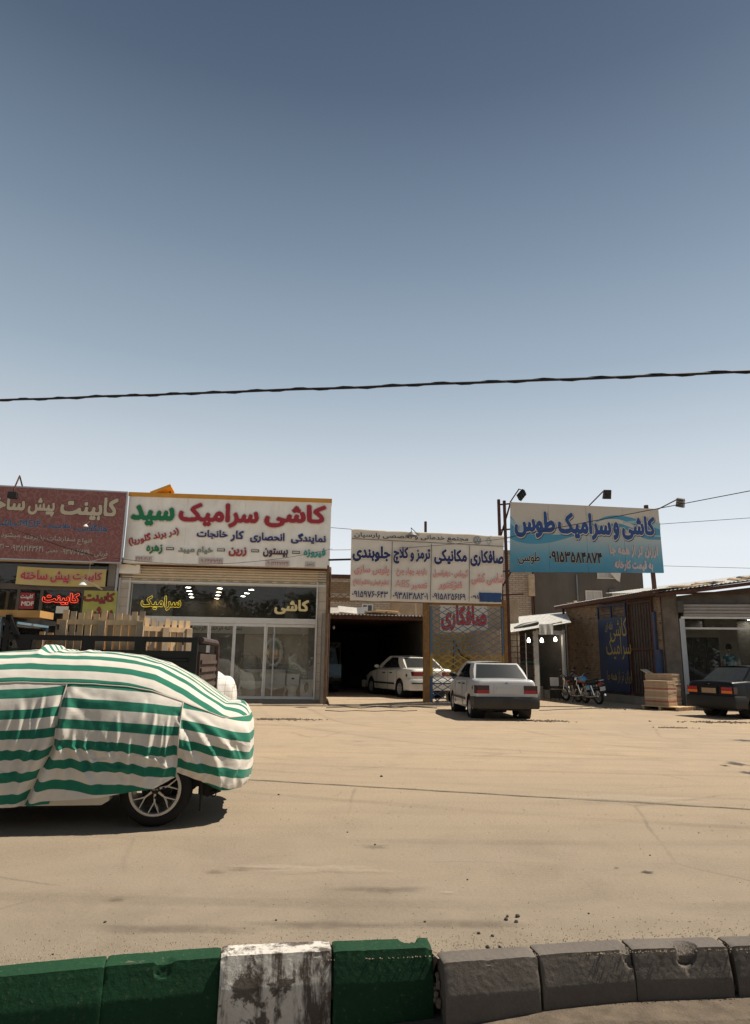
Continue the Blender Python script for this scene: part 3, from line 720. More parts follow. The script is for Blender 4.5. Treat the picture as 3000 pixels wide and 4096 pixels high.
    T.part('body', MB().prism([(xc-.2, .1), (xc+.2, .1), (xc+.22, .45), (xc+.22, .74), (xc-.22, .74), (xc-.22, .45)], y-.12, y+.2), 'white_ceramic')
    rim = MB().tube([(xc+.11*math.cos(2*math.pi*k/24), y-.13, .47+.19*math.sin(2*math.pi*k/24)) for k in range(24)], .028, 8, closed=True)
    T.part('opening_rim', rim, 'white_ceramic', smooth=True)
    T.part('opening', MB().add([(xc+.10*math.cos(2*math.pi*k/24), y-.123, .47+.18*math.sin(2*math.pi*k/24)) for k in range(24)], [tuple(range(24))]), 'plaster_grey')
    T.part('valve', MB().lathe([(.02, .74), (.02, .79), (0, .8)], (xc, y, 0), n=10), 'grey_metal')
tile_shop_contents()

def tile_billboard():
    y = -.35
    xl, xr = FK.pix(505, 2115, y)[0], FK.pix(1322, 2140, y)[0]
    zb, zt = FK.pix(900, 2261, y)[1], FK.pix(900, 1997, y)[1]
    T = Thing('billboard', 'cream fascia sign with raised red and green Persian letters and orange top edge', 'billboard', FK, ((xl+xr)/2, y, zb))
    T.part('box', MB().box(xl, xr, y+.012, .25, zb, zt), 'cream_panel')
    T.part('frame', MB().box(xl, xr, -.05, .22, zb-.06, zb-.004), 'rusty_steel')
    n = 7
    for k in range(n):
        a = xl+(xr-xl)*k/n; b = xl+(xr-xl)*(k+1)/n-.006
        T.part('panel', MB().box(a, b, y, y+.010, zb, zt-.0), 'cream_panel')
    for k in range(2):
        a = xl-.02+(xr-xl+.04)*k/2; b = a+(xr-xl+.04)/2-.004
        T.part('top_trim', MB().box(a, b, y-.05, .27, zt+.003, zt+.135), 'orange_trim')
    S = lambda zx: 460+zx/1.8356
    Q = lambda zy: 1900+zy/1.8356
    def w(s, x0, x1, z0, z1, m, b=.05, g=.05, ex=.035, **k): place_text(T, s, S(x0), S(x1), Q(z0), Q(z1), m, y, b, 'letter_edge', g, ex, **k)
    w('کاشی', 1097, 1550, 218, 392, 'red_letter', .055, .035); w('سرامیک', 468, 1058, 208, 388, 'red_letter', .055, .035); w('سید', 118, 440, 222, 375, 'green_letter', .055, .035)
    w('نمایندگی', 1293, 1548, 432, 508, 'navy_letter'); w('انحصاری', 993, 1245, 425, 500, 'navy_letter'); w('کار', 850, 945, 410, 490, 'navy_letter'); w('خانجات', 602, 828, 406, 470, 'navy_letter')
    w('(در برند گلوریا)', 100, 472, 418, 486, 'red_letter', .045, .05, rot=R(15))
    w('فیروزه', 1385, 1545, 540, 608, 'teal_letter'); w('بیستون', 1088, 1270, 540, 604, 'plum_letter'); w('زرین', 836, 966, 532, 598, 'red_letter')
    w('خیام میبد', 466, 720, 525, 590, 'olive_letter'); w('زهره', 232, 350, 512, 580, 'green_letter')
    for zx, zy in ((1330, 568), (1029, 557), (779, 550), (405, 541)):
        a, zc = FK.pix(S(zx-28), Q(zy), y); b = FK.pix(S(zx+28), Q(zy), y)[0]
        T.part('dash_border', MB().box(a, b, y-.04, y-.002, zc-.045, zc+.045), 'black_print')
        T.part('dash', MB().box(a+.02, b-.02, y-.044, y-.041, zc-.025, zc+.025), 'letter_edge')
    for s, x0, x1, z0, z1, m in (('۳۶۹۰۴۱۰۲', 155, 265, 604, 628, 'red_letter'), ('۰۹۰۳۴۱۳۷۹۴۱', 622, 786, 618, 644, 'red_letter'), ('۰۹۰۱۳۲۴۷۹۳۴', 1112, 1272, 636, 660, 'red_letter'), ('رضوی', 1402, 1460, 645, 668, 'navy_letter')):
        a, c = FK.pix(S(x0-9), Q(z1+7), y); b, d = FK.pix(S(x1+9), Q(z0-7), y)
        p = T.part('number_plate', MB().box(a, b, y-.03, y-.002, min(c, d), max(c, d)), 'plate_face')
        place_text(T, s, S(x0), S(x1), Q(z0), Q(z1), m, y-.031, .012, parent=p, name='digits')
    # floodlight on top of the sign
    xc = FK.pix(640, 1975, y)[0]
    T = Thing('floodlight', 'yellow backed floodlight lying on top of the cream fascia sign', 'floodlight', FK, (xc, 0, zt+.135))
    M = Matrix.Translation((xc, .0, zt+.27)) @ Matrix.Rotation(R(-24), 4, 'Y') @ Matrix.Rotation(R(-20), 4, 'X')
    T.part('housing', MB().box(-.38, .36, -.2, .2, -.07, .05).xf(M), 'orange_trim'); T.part('lens', MB().box(-.35, .33, -.18, .18, .053, .07).xf(M), 'cream_panel')
    T.part('bracket', MB().bar((xc-.3, 0, zt+.13), (xc-.25, 0, zt+.26), .04).bar((xc+.3, 0, zt+.13), (xc+.25, 0, zt+.3), .04), 'rusty_steel')
tile_billboard()
# ================================================================== cabinet shop on the left
FB = Fr(-8.74, 22.72, 9)
def damask():
    m, nt, b = nmat('damask_print'); v = _obj(nt)
    w = nt.nodes.new('ShaderNodeMapping'); w.inputs['Scale'].default_value = (2.2, 1, 2.2); nt.links.new(v, w.inputs[0])
    d = _mix(nt, .35, w.outputs[0], _noise(nt, w.outputs[0], 2.5, 2).outputs[1], 'ADD')
    vo = nt.nodes.new('ShaderNodeTexVoronoi'); vo.feature = 'SMOOTH_F1'; vo.inputs['Scale'].default_value = 2.0; nt.links.new(d, vo.inputs['Vector'])
    wv = nt.nodes.new('ShaderNodeMath'); wv.operation = 'SINE'; ml = nt.nodes.new('ShaderNodeMath'); ml.operation = 'MULTIPLY'; ml.inputs[1].default_value = 26
    nt.links.new(vo.outputs[0], ml.inputs[0]); nt.links.new(ml.outputs[0], wv.inputs[0])
    c = _ramp(nt, wv.outputs[0], [(.35, (.215, .088, .080)), (.6, (.27, .128, .115))]).outputs[0]
    n = _noise(nt, v, .9, 6, .7); c = _mix(nt, _ramp(nt, n.outputs[0], [(.45, 0), (.75, .35)]).outputs[0], c, (.30, .17, .14))
    nt.links.new(c, b.inputs['Base Color']); b.inputs['Roughness'].default_value = .6; b.inputs['Specular IOR Level'].default_value = .2
damask()
flat('sand_letter', (.50, .43, .31), .6); flat('dark_letter_edge', (.03, .028, .025), .6); flat('blue_letter', (.035, .10, .22), .6); flat('grey_letter', (.40, .36, .30), .6)
mat('yellow_banner', (.52, .40, .12), .7, var=.12, scale=2, bump=.15, bscale=6, dirt=(.50, .42, .26), dirt_amt=.7, dscale=.9)
mat('lime_poster', (.36, .35, .09), .6, var=.15, scale=2, bump=.0)
mat('red_poster', (.27, .035, .04), .6, var=.15, scale=4, bump=0); mat('paper_white', (.60, .58, .52), .8, var=.06, bump=0)
flat('banner_red', (.42, .05, .06), .6); flat('banner_pink_edge', (.55, .42, .34), .6)
def ZX(x): return x/2.82
def ZY(y): return 1900+y/2.82
def cabinet_shop():
    T = Thing('cabinet_shop', 'dark glazed cabinet shop below the maroon billboard', 'shop', FB, (-3, 0, 0))
    L, D = -9.0, 6.0
    zt = 4.55
    T.part('side_wall', MB().box(-.25, .0, .12, D, 0, zt), 'plaster_grey'); T.part('side_wall', MB().box(L, L+.25, .12, D, 0, zt), 'plaster_grey')
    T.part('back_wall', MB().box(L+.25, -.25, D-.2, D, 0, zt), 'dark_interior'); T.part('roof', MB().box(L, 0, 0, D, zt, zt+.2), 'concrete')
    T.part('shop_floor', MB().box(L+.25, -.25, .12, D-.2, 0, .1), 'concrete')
    # beam under the sign with a rolled blind
    T.part('beam', MB().box(L, -.75, -.1, .15, FB.pix(200, 2250, 0)[1], FB.pix(200, 2228, 0)[1]), 'beige_slat')
    xr = FB.pix(468, 2350, .1)[0]; z_mid0, z_mid1 = FB.pix(300, 2352, .1)[1], FB.pix(300, 2341, .1)[1]
    zb = FB.pix(300, 2258, .1)[1]
    T.part('upper_pane', MB().box(L+.25, xr-.05, .14, .15, z_mid1, zb), 'glass_dark')
    T.part('crossbar', MB().box(L+.25, xr, .08, .18, z_mid0-.1, z_mid1), 'dark_interior')
    T.part('right_post', MB().box(xr-.06, xr, .06, .2, 0, zb), 'alu_grey')
    xs = [L+.25] + [FB.pix(p, 2500, .1)[0] for p in (58, 152, 322)] + [xr-.06]
    for a, b in zip(xs, xs[1:]):
        f = T.part('window', MB().box(a, a+.05, .1, .16, .1, z_mid0-.1).box(b-.05, b, .1, .16, .1, z_mid0-.1).box(a+.05, b-.05, .1, .16, .1, .5), 'dark_interior')
        T.part('pane', MB().box(a+.05, b-.05, .125, .135, .5, z_mid0-.1), 'glass_dark', f)
    # shelves with rolls and cartons inside
    for k in range(3): T.part('shelf', MB().box(-5.9, -4.2, .9, 1.5, 1.2+k*.55, 1.25+k*.55), 'wood_pale')
    T.part('inner_partition', MB().box(-3.9, -3.8, 1.6, 5.5, .1, 3.6), 'wood_grey')
    # banners and posters on the glass
    def sheet(name, label, cat, x0, x1, y0, y1, m, yy, texts, thick=.012, wav=0.02):
        a, c = FB.pix(ZX(x0), ZY((y0+y1)/2), yy)[0], FB.pix(ZX(x1), ZY((y0+y1)/2), yy)[0]
        zt_, zb_ = FB.pix(ZX((x0+x1)/2), ZY(y0), yy)[1], FB.pix(ZX((x0+x1)/2), ZY(y1), yy)[1]
        t = Thing(name, label, cat, FB, ((a+c)/2, yy, zb_))
        mb = MB(); n = 24
        for yo, fl in ((0, False), (thick, True)):
            mb.grid(lambda u, v: (a+(c-a)*u, yy+yo+wav*noise.noise((u*3, v*2, x0)) , zb_+(zt_-zb_)*v-wav*1.5*(1-(2*u-1)**2)*(1 if wav else 0)), n, 6)
        t.part('sheet', mb, m, smooth=True)
        for s, q0, q1, r0, r1, mt, ed in texts:
            place_text(t, s, ZX(q0), ZX(q1), ZY(r0), ZY(r1), mt, yy-wav-.004, .045, ed, .035, .001)
        return t
    sheet('banner', 'yellow cloth banner with large red words on the cabinet shop window', 'banner', 185, 1195, 1045, 1245, 'yellow_banner', -.02,
          [('کابینت', 818, 1150, 1095, 1205, 'banner_red', 'banner_pink_edge'), ('پیش', 568, 785, 1085, 1225, 'banner_red', 'banner_pink_edge'), ('ساخته', 235, 540, 1070, 1180, 'banner_red', 'banner_pink_edge')])
    sheet('poster', 'red poster with white letters on the cabinet shop window', 'poster', 222, 385, 1328, 1510, 'red_poster', .11, [('کابینت', 232, 375, 1345, 1400, 'paper_white', None), ('MDF', 240, 380, 1425, 1475, 'paper_white', None)], .004, 0)
    sheet('poster', 'yellow green poster with dark red words on the cabinet shop window', 'poster', 930, 1310, 1305, 1700, 'lime_poster', .05, [('کابینت', 945, 1290, 1325, 1450, 'red_poster', 'dark_letter_edge'), ('پیش', 990, 1270, 1490, 1640, 'red_poster', 'dark_letter_edge')], .004, 0)
    sheet('paper_notice', 'small white paper notice under the red neon word', 'notice', 630, 772, 1480, 1560, 'paper_white', .105, [], .003, 0)
    t = Thing('neon_sign', 'lit red neon word in the cabinet shop window', 'neon sign', FB, (FB.pix(243, 2395, .04)[0], .04, FB.pix(243, 2420, .04)[1]))
    place_text(t, 'کابینت', ZX(478), ZX(892), ZY(1330), ZY(1462), 'neon_red', .06, .05, name='tube', outline_only=.022, rows=90)
cabinet_shop()

def maroon_billboard():
    y = -.35
    xr = FB.pix(497, 2110, y)[0]; xl = xr-9.2
    zt0, zb0 = FB.pix(250, 1958, y)[1], FB.pix(250, 2240, y)[1]
    zb = zb0; zt = zt0
    T = Thing('billboard', 'maroon damask patterned billboard with sand coloured Persian lettering', 'billboard', FB, (xr-3, y, zb))
    T.part('panel', MB().box(xl, xr-.03, y, y+.05, zb, zt), 'damask_print')
    T.part('frame', MB().box(xl, xr, y+.02, y+.12, zt+.002, zt+.05).box(xl, xr, y+.02, y+.12, zb-.05, zb-.002).box(xr-.028, xr+.02, y-.005, y+.12, zb, zt), 'alu_grey')
    def w(s, x0, x1, z0, z1, m='sand_letter', b=.05, e='dark_letter_edge', g=.03): place_text(T, s, ZX(x0), ZX(x1), ZY(z0), ZY(z1), m, y, b, e, g, .001)
    w('کابینت', 682, 1330, 245, 508); w('پیش', 318, 620, 258, 466); w('ساخته', -230, 290, 212, 392)
    w('هایگلاس', 880, 1215, 555, 655, 'blue_letter', .04, 'sand_letter', .022); w('،', 832, 855, 588, 625, 'blue_letter', .04, None); w('ملامینه', 545, 798, 538, 616, 'blue_letter', .04, 'sand_letter', .022)
    w('،', 492, 515, 562, 598, 'blue_letter', .04, None); w('MDF', 222, 465, 508, 588, 'blue_letter', .03, 'sand_letter', .022); w('و', 150, 194, 535, 585, 'blue_letter', .04, 'sand_letter', .022); w('اشکاف', -190, 132, 490, 570, 'blue_letter', .04, 'sand_letter', .022)
    for s, a, b, c, d in (('انواع', 872, 1034, 712, 788), ('سفارشات', 532, 850, 690, 758), ('پذیرفته', 262, 505, 672, 745), ('میشود', 10, 230, 648, 716), ('قربانی', 1066, 1214, 858, 930), ('۰۹۳۷۱۰۷۵۲۹۰', 690, 1034, 836, 902), ('معینی', 520, 650, 838, 886), ('۰۹۳۸۲۱۴۳۶۴۱', 122, 490, 792, 862), ('-', 62, 106, 800, 812), ('۳۱', -6, 44, 772, 830)):
        w(s, a, b, c, d, 'grey_letter', .02, 'dark_letter_edge', .02)
    # floodlight reaching out from the top edge
    xc = FB.pix(55, 1960, -1.0)[0]; zc = FB.pix(55, 1982, -1.0)[1]
    t = Thing('floodlight', 'dark floodlight on an arm in front of the maroon billboard', 'floodlight', FB, (xc, y, zt+.05))
    t.part('arm', MB().tube([(xc, y+.05, zt+.05), (xc-.02, -.6, zt+.33), (xc, -1.0, zc+.2), (xc, -1.0, zc+.1)], .025, 8), 'rusty_steel', smooth=True)
    h = t.part('housing', MB().prism([(xc-.14, zc-.1), (xc+.14, zc-.1), (xc+.12, zc+.1), (xc-.12, zc+.1)], -1.12, -.9), 'black_metal')
    t.part('lens', MB().box(xc-.12, xc+.12, -.898, -.89, zc-.08, zc+.08), 'alu_grey', h)
    # two dish lamps hanging on wires
    for px, py, yy, lab, s in ((343, 2103, -.8, 'small white dish lamp hanging in front of the maroon billboard', .085), (335, 2335, -.6, 'white dish lamp with a wooden stick in front of the yellow banner', .17)):
        xc, zc = FB.pix(px, py, yy)
        t = Thing('hanging_lamp', lab, 'lamp', FB, (xc, yy, zc-s*.5))
        t.part('shade', MB().lathe([(.02, zc+s*.6), (s*.5, zc+s*.35), (s, zc-s*.3), (s*.96, zc-s*.3), (s*.45, zc+s*.28), (.0, zc+s*.5)], (xc, yy, 0), n=20), 'white_ceramic', smooth=True)
        if s > .1:
            t.part('stick', MB().bar((xc-.08, yy-.05, zc+.18), (xc+.62, yy-.1, zc-.18), .05), 'wood_grey')
            t.part('wire', MB().tube([(xc+.1, yy, zc+.1), (xc+.12, yy+.1, zc+.75), (xc-.1, yy+.3, zc+1.0)], .008, 5).tube([(xc+.12, yy+.1, zc+.75), (xc+.6, yy+.1, zc+.9)], .012, 5), 'sand_letter')
        else: t.part('wire', MB().tube([(xc, yy, zc+.04), (xc+.03, yy+.4, zc+.25)], .008, 5), 'grey_metal')
maroon_billboard()
# ================================================================== garage, banner and lattice gate
FM = Fr(1.80, 23.2, 8)
mat('yellow_paint_rust', (.27, .14, .035), .7, var=.35, scale=4, bump=.25, bscale=50, dirt=(.085, .045, .03), dirt_amt=.8, dscale=4)
mat('rusty_ochre', (.19, .11, .05), .8, var=.4, scale=6, bump=.3, dirt=(.07, .045, .03), dirt_amt=.6, dscale=4)
mat('banner_cloth', (.68, .62, .53), .8, var=.06, scale=1.0, bump=.2, bscale=4, dirt=(.40, .33, .25), dirt_amt=.35, dscale=1.0)
flat('banner_navy', (.028, .032, .11), .7); flat('banner_pink', (.60, .24, .22), .7); flat('banner_white', (.74, .70, .63), .7); flat('banner_black', (.04, .036, .034), .7)
mat('blue_overpaint', (.03, .07, .17), .8, var=.2, scale=8, bump=0)
mat('corrugated', (.58, .56, .53), .5, metal=.0, var=.15, scale=2, bump=.05, dirt=(.36, .28, .20), dirt_amt=.5)
mat('tan_brick', (.40, .30, .20), .9, var=.25, scale=1.5, bump=.3, bscale=14, dirt=(.30, .23, .17), dirt_amt=.5)
def sx(x): return 1280+x/2.065
def sy(y): return 2080+y/2.065
def banner():
    y = -.12
    TL, TR, BL, BR = (1406, 2122), (2016, 2150), (1400, 2402), (2006, 2416)
    c = [FM.pix(*p, y) for p in (TL, TR, BL, BR)]
    T = Thing('banner', 'sagging cream cloth banner printed in four columns of navy and pink Persian words', 'banner', FM, ((c[2][0]+c[3][0])/2, y, c[2][1]))
    def P(u, v):
        a = (c[2][0]*(1-u)+c[3][0]*u, c[2][1]*(1-u)+c[3][1]*u); b = (c[0][0]*(1-u)+c[1][0]*u, c[0][1]*(1-u)+c[1][1]*u)
        x = a[0]*(1-v)+b[0]*v; z = a[1]*(1-v)+b[1]*v
        ed = (1-v)*v*4
        z += .03*noise.noise((u*6, 3, 0))*(v > .99)+.015*noise.noise((u*9, 1, 0))*(v < .01)
        return x, z
    def D(x, z): return .025*noise.noise((x*.9, z*.7, 2))+.012*math.sin(x*7+z*3+2*noise.noise((x, z, 1)))*noise.noise((x*.5, z*.4, 5))
    mb = MB(); nu, nv = 70, 30
    for k in (0, .006):
        mb.grid(lambda u, v: (P(u, v)[0], y+k+D(*P(u, v)), P(u, v)[1]), nu, nv)
    T.part('cloth', mb, 'banner_cloth', smooth=True, angle=0)
    # top hem rolled over a pipe
    T.part('hem', MB().tube([(P(u, 1)[0], y+.02, P(u, 1)[1]+.02+.015*noise.noise((u*12, 0, 0))) for u in [i/30 for i in range(31)]], [.04+.012*noise.noise((i*.9, 4, 0)) for i in range(31)], 8), 'banner_cloth', smooth=True)
    def w(s, x0, x1, y0, y1, m, b=.04, e='banner_white', g=.035):
        place_text(T, s, sx(x0), sx(x1), sy(y0), sy(y1), m, y-.036, b, e, g, .001)
    w('مجتمع خدماتی و تخصصی پارسیان', 283, 1225, 118, 172, 'banner_black', .03)
    for s, a, b, c_, d in (('صافکاری', 1240, 1518, 250, 388), ('مکانیکی', 942, 1214, 240, 372), ('ترمز و کلاچ', 605, 912, 222, 366), ('جلوبندی', 268, 582, 212, 346)): w(s, a, b, c_, d, 'banner_navy', .055)
    for s, a, b, c_, d in (('شاسی کشی', 1250, 1520, 436, 540), ('گیربکس - دیفرانسیل', 932, 1222, 402, 480), ('انژکتور', 978, 1170, 502, 580), ('بازدید چهار چرخ', 630, 882, 392, 470), ('تعمیر', 752, 886, 515, 580), ('ABS', 620, 740, 495, 556), ('پلوس سازی', 280, 572, 372, 462), ('تنظیم فرمان و تنظیم ارتفاع', 274, 570, 486, 552)): w(s, a, b, c_, d, 'banner_pink', .035 if s != 'ABS' else .0, 'banner_white', .03)
    for s, a, b, c_, d in (('۰۹۱۵', 1246, 1345, 622, 652), ('۰۹۱۵۸۲۵۶۱۶۹', 928, 1202, 606, 660), ('۰۹۳۸۱۳۸۸۲۰۱', 602, 890, 598, 655), ('۰۹۱۵۹۷۶۰۶۴۳', 265, 560, 586, 640)): w(s, a, b, c_, d, 'banner_navy', .03, 'banner_white', .025)
    yy = y-.038
    def line(x0, y0, x1, y1, wd, m='banner_black'):
        a, c_ = FM.pix(sx(x0), sy(y0), yy); b, d = FM.pix(sx(x1), sy(y1), yy)
        T.part('ruled_line', MB().bar((a, yy, c_), (b, yy, d), .004, wd, up=(0, 0, 1) if abs(b-a) > abs(d-c_) else (1, 0, 0)), m)
    line(262, 152, 1524, 218, .016); line(598, 176, 585, 655, .016); line(922, 195, 912, 665, .016); line(1236, 210, 1232, 672, .016)
    o = MB(); a, c_ = FM.pix(sx(1312), sy(676), yy); b, d = FM.pix(sx(1500), sy(602), yy)
    n = 40; pts = []
    for i in range(n):
        t = 2*math.pi*i/n; ct, st = math.cos(t), math.sin(t)
        r = 1/max(abs(ct), abs(st))*.96*(1+.10*noise.noise((ct*3, st*3, 8)))
        pts.append(((a+b)/2+(b-a)/2*r*ct, yy-.003, (c_+d)/2+(d-c_)/2*r*st))
    T.part('paint_patch', o.poly(pts), 'blue_overpaint')
    # round emblem with two letters and a diamond emblem
    xc, zc = FM.pix(sx(1299), sy(168), yy); r = FM.pix(sx(1331), sy(168), yy)[0]-xc
    e = MB(); n = 32
    for k in range(n):
        t0, t1 = 2*math.pi*k/n, 2*math.pi*(k+1)/n
        e.poly([(xc+r*math.cos(t0), yy-.002, zc+r*math.sin(t0)), (xc+r*math.cos(t1), yy-.002, zc+r*math.sin(t1)), (xc+r*.82*math.cos(t1), yy-.002, zc+r*.82*math.sin(t1)), (xc+r*.82*math.cos(t0), yy-.002, zc+r*.82*math.sin(t0))])
    for p, q in (((-.38, .68), (0, .08)), ((.38, .68), (0, .08)), ((-.72, .35), (-.36, -.68)), ((-.36, -.68), (0, .0)), ((0, 0), (.36, -.68)), ((.36, -.68), (.72, .35))):
        e.bar((xc+p[0]*r, yy-.002, zc+p[1]*r), (xc+q[0]*r, yy-.002, zc+q[1]*r), .003, r*.17, up=(0, 0, 1))
    T.part('round_emblem', e, flat('emblem_grey', (.20, .24, .27), .6))
    xc, zc = FM.pix(sx(1394), sy(176), yy); e = MB(); h = r*1.05
    for p, q in (((-.55, .15), (0, 1.0)), ((.1, .95), (.6, .1)), ((.6, .1), (.05, -.95)), ((-.55, .15), (.0, -.9)), ((0, 1), (.3, .3))):
        e.bar((xc+p[0]*h, yy-.002, zc+p[1]*h), (xc+q[0]*h, yy-.002, zc+q[1]*h), .003, h*.16)
    T.part('diamond_emblem', e, flat('emblem_teal', (.30, .40, .40), .6))
    # dish lamp on a bent arm in front of the banner
    xc, zc = FM.pix(sx(757), sy(122), -.7)
    t = Thing('hanging_lamp', 'rusty dish lamp on a bent arm above the cream banner', 'lamp', FM, (xc, -.7, zc-.06))
    t.part('shade', MB().lathe([(.02, zc+.12), (.06, zc+.08), (.20, zc-.03), (.2, zc-.04), (.05, zc+.05), (0, zc+.06)], (xc, -.7, 0), n=20), 'grey_metal', smooth=True)
    t.part('arm', MB().tube([(xc, -.7, zc+.1), (xc-.02, -.7, zc+.24), (xc+.38, -.1, zc+.1)], .012, 6), 'black_metal')
banner()

def frame_posts():
    # yellow painted steel gateway carrying the banner
    T = Thing('gate_frame', 'worn yellow steel post and lintel frame under the cream banner', 'gate frame', FM, (0, 0, 0))
    xl = FM.pix(1303, 2600)[0]; ztop = FM.pix(1500, 2410)[1]; xr = FM.pix(2016, 2600)[0]
    T.part('post', MB().box(-.10, .09, -.1, .1, 0, ztop+.12), 'yellow_paint_rust')
    T.part('post', MB().box(xl-.035, xl+.04, -.05, .05, 0, ztop+1.2), 'rusty_ochre')
    T.part('lintel', MB().box(xl+.06, -.1, -.05, .05, ztop+.03, ztop+.12), 'yellow_paint_rust'); T.part('lintel', MB().box(.09, xr, -.05, .05, ztop-.02, ztop+.07), 'yellow_paint_rust')
    T.part('post', MB().box(xr, xr+.12, -.06, .06, 0, ztop+.2), 'yellow_paint_rust')
    zb = FM.pix(1700, 2140)[1]
    T.part('upright', MB().box(-.05, .03, .02, .09, ztop+.12, FM.pix(1705, 2085)[1]), 'rusty_steel')
    T.part('brace', MB().bar((xl, 0, FM.pix(1320, 2240)[1]), (FM.pix(1410, 2237)[0], .02, FM.pix(1410, 2237)[1]), .06), 'black_metal')
    T.part('base_plate', MB().box(-.16, .15, -.16, .16, 0, .03), 'rusty_steel')
    # folded lattice over the entrance, left of the banner
    def lattice(name, label, x0, x1, z0, z1, dx, dz, w, matf, y, frame=None):
        t = Thing(name, label, 'gate', FM, ((x0+x1)/2, y, z0))
        nx = (x1-x0)/dx; sl = dz/dx
        k = -int((z1-z0)/sl/dx)-1
        i = 0
        while x0+k*dx < x1+1e-6:
            for sgn in (1, -1):
                # bar runs z = z0 + sl*(x-xs) (sgn 1) or mirrored
                xs = x0+k*dx
                pts = []
                xa, xb = max(x0, xs), min(x1, xs+(z1-z0)/sl)
                if xb-xa > .02:
                    p = (xa, z0+sl*(xa-xs)); q = (xb, z0+sl*(xb-xs))
                    if sgn < 0: p, q = (x0+x1-p[0], p[1]), (x0+x1-q[0], q[1])
                    yy = y+(.008 if sgn > 0 else -.008)
                    t.part('lattice_bar', MB().bar((p[0], yy, p[1]), (q[0], yy, q[1]), .008, w), matf)
                    i += 1
            k += 1
        return t
    m, nt, b = nmat('banded_paint')
    sp = nt.nodes.new('ShaderNodeSeparateXYZ'); nt.links.new(nt.nodes.new('ShaderNodeNewGeometry').outputs['Position'], sp.inputs[0])
    n = _noise(nt, _obj(nt), 3, 6, .7); ad = nt.nodes.new('ShaderNodeMath'); ad.operation = 'MULTIPLY_ADD'; nt.links.new(n.outputs[0], ad.inputs[0]); ad.inputs[1].default_value = .25; nt.links.new(sp.outputs[2], ad.inputs[2])
    dv = nt.nodes.new('ShaderNodeMath'); dv.operation = 'DIVIDE'; dv.inputs[1].default_value = 4.0; nt.links.new(ad.outputs[0], dv.inputs[0])
    r = _ramp(nt, dv.outputs[0], [(0, (.03, .075, .16)), (.265, (.03, .075, .16)), (.285, (.34, .22, .02)), (.435, (.30, .20, .03)), (.46, (.07, .12, .17)), (1, (.09, .13, .17))])
    nt.links.new(r.outputs[0], b.inputs['Base Color']); b.inputs['Roughness'].default_value = .6
    xg0, xg1 = .16, xr-.02
    t = lattice('lattice_gate', 'folding diamond lattice gate painted blue and yellow beside the yellow post', xg0+.05, xg1, .06, ztop-.08, .36, .215, .026, 'banded_paint', -.0)
    t.part('edge_bar', MB().box(xg0-.04, xg0+.05, -.03, .03, .0, ztop-.06), 'banded_paint'); t.part('edge_bar', MB().box(xg1-.03, xg1+.03, -.03, .03, 0, ztop-.06), 'banded_paint')
    t.part('bottom_rail', MB().box(xg0-.1, xg1, -.06, .06, .004, .05), 'banded_paint')
    za, zb = FM.pix(1350, 2372)[1], FM.pix(1350, 2328)[1]
    lattice('folded_lattice', 'bunched rusty gold lattice above the garage entrance', xl+.06, FM.pix(1402, 2350)[0]+.3, za, zb, .10, .055, .02, 'yellow_paint_rust', .0)
    lattice('open_lattice', 'open rusty lattice screen under the bunched lattice', xl+.06, FM.pix(1402, 2350)[0]+.3, FM.pix(1350, 2408)[1], za-.02, .26, .17, .014, 'rusty_steel', .0)
frame_posts()

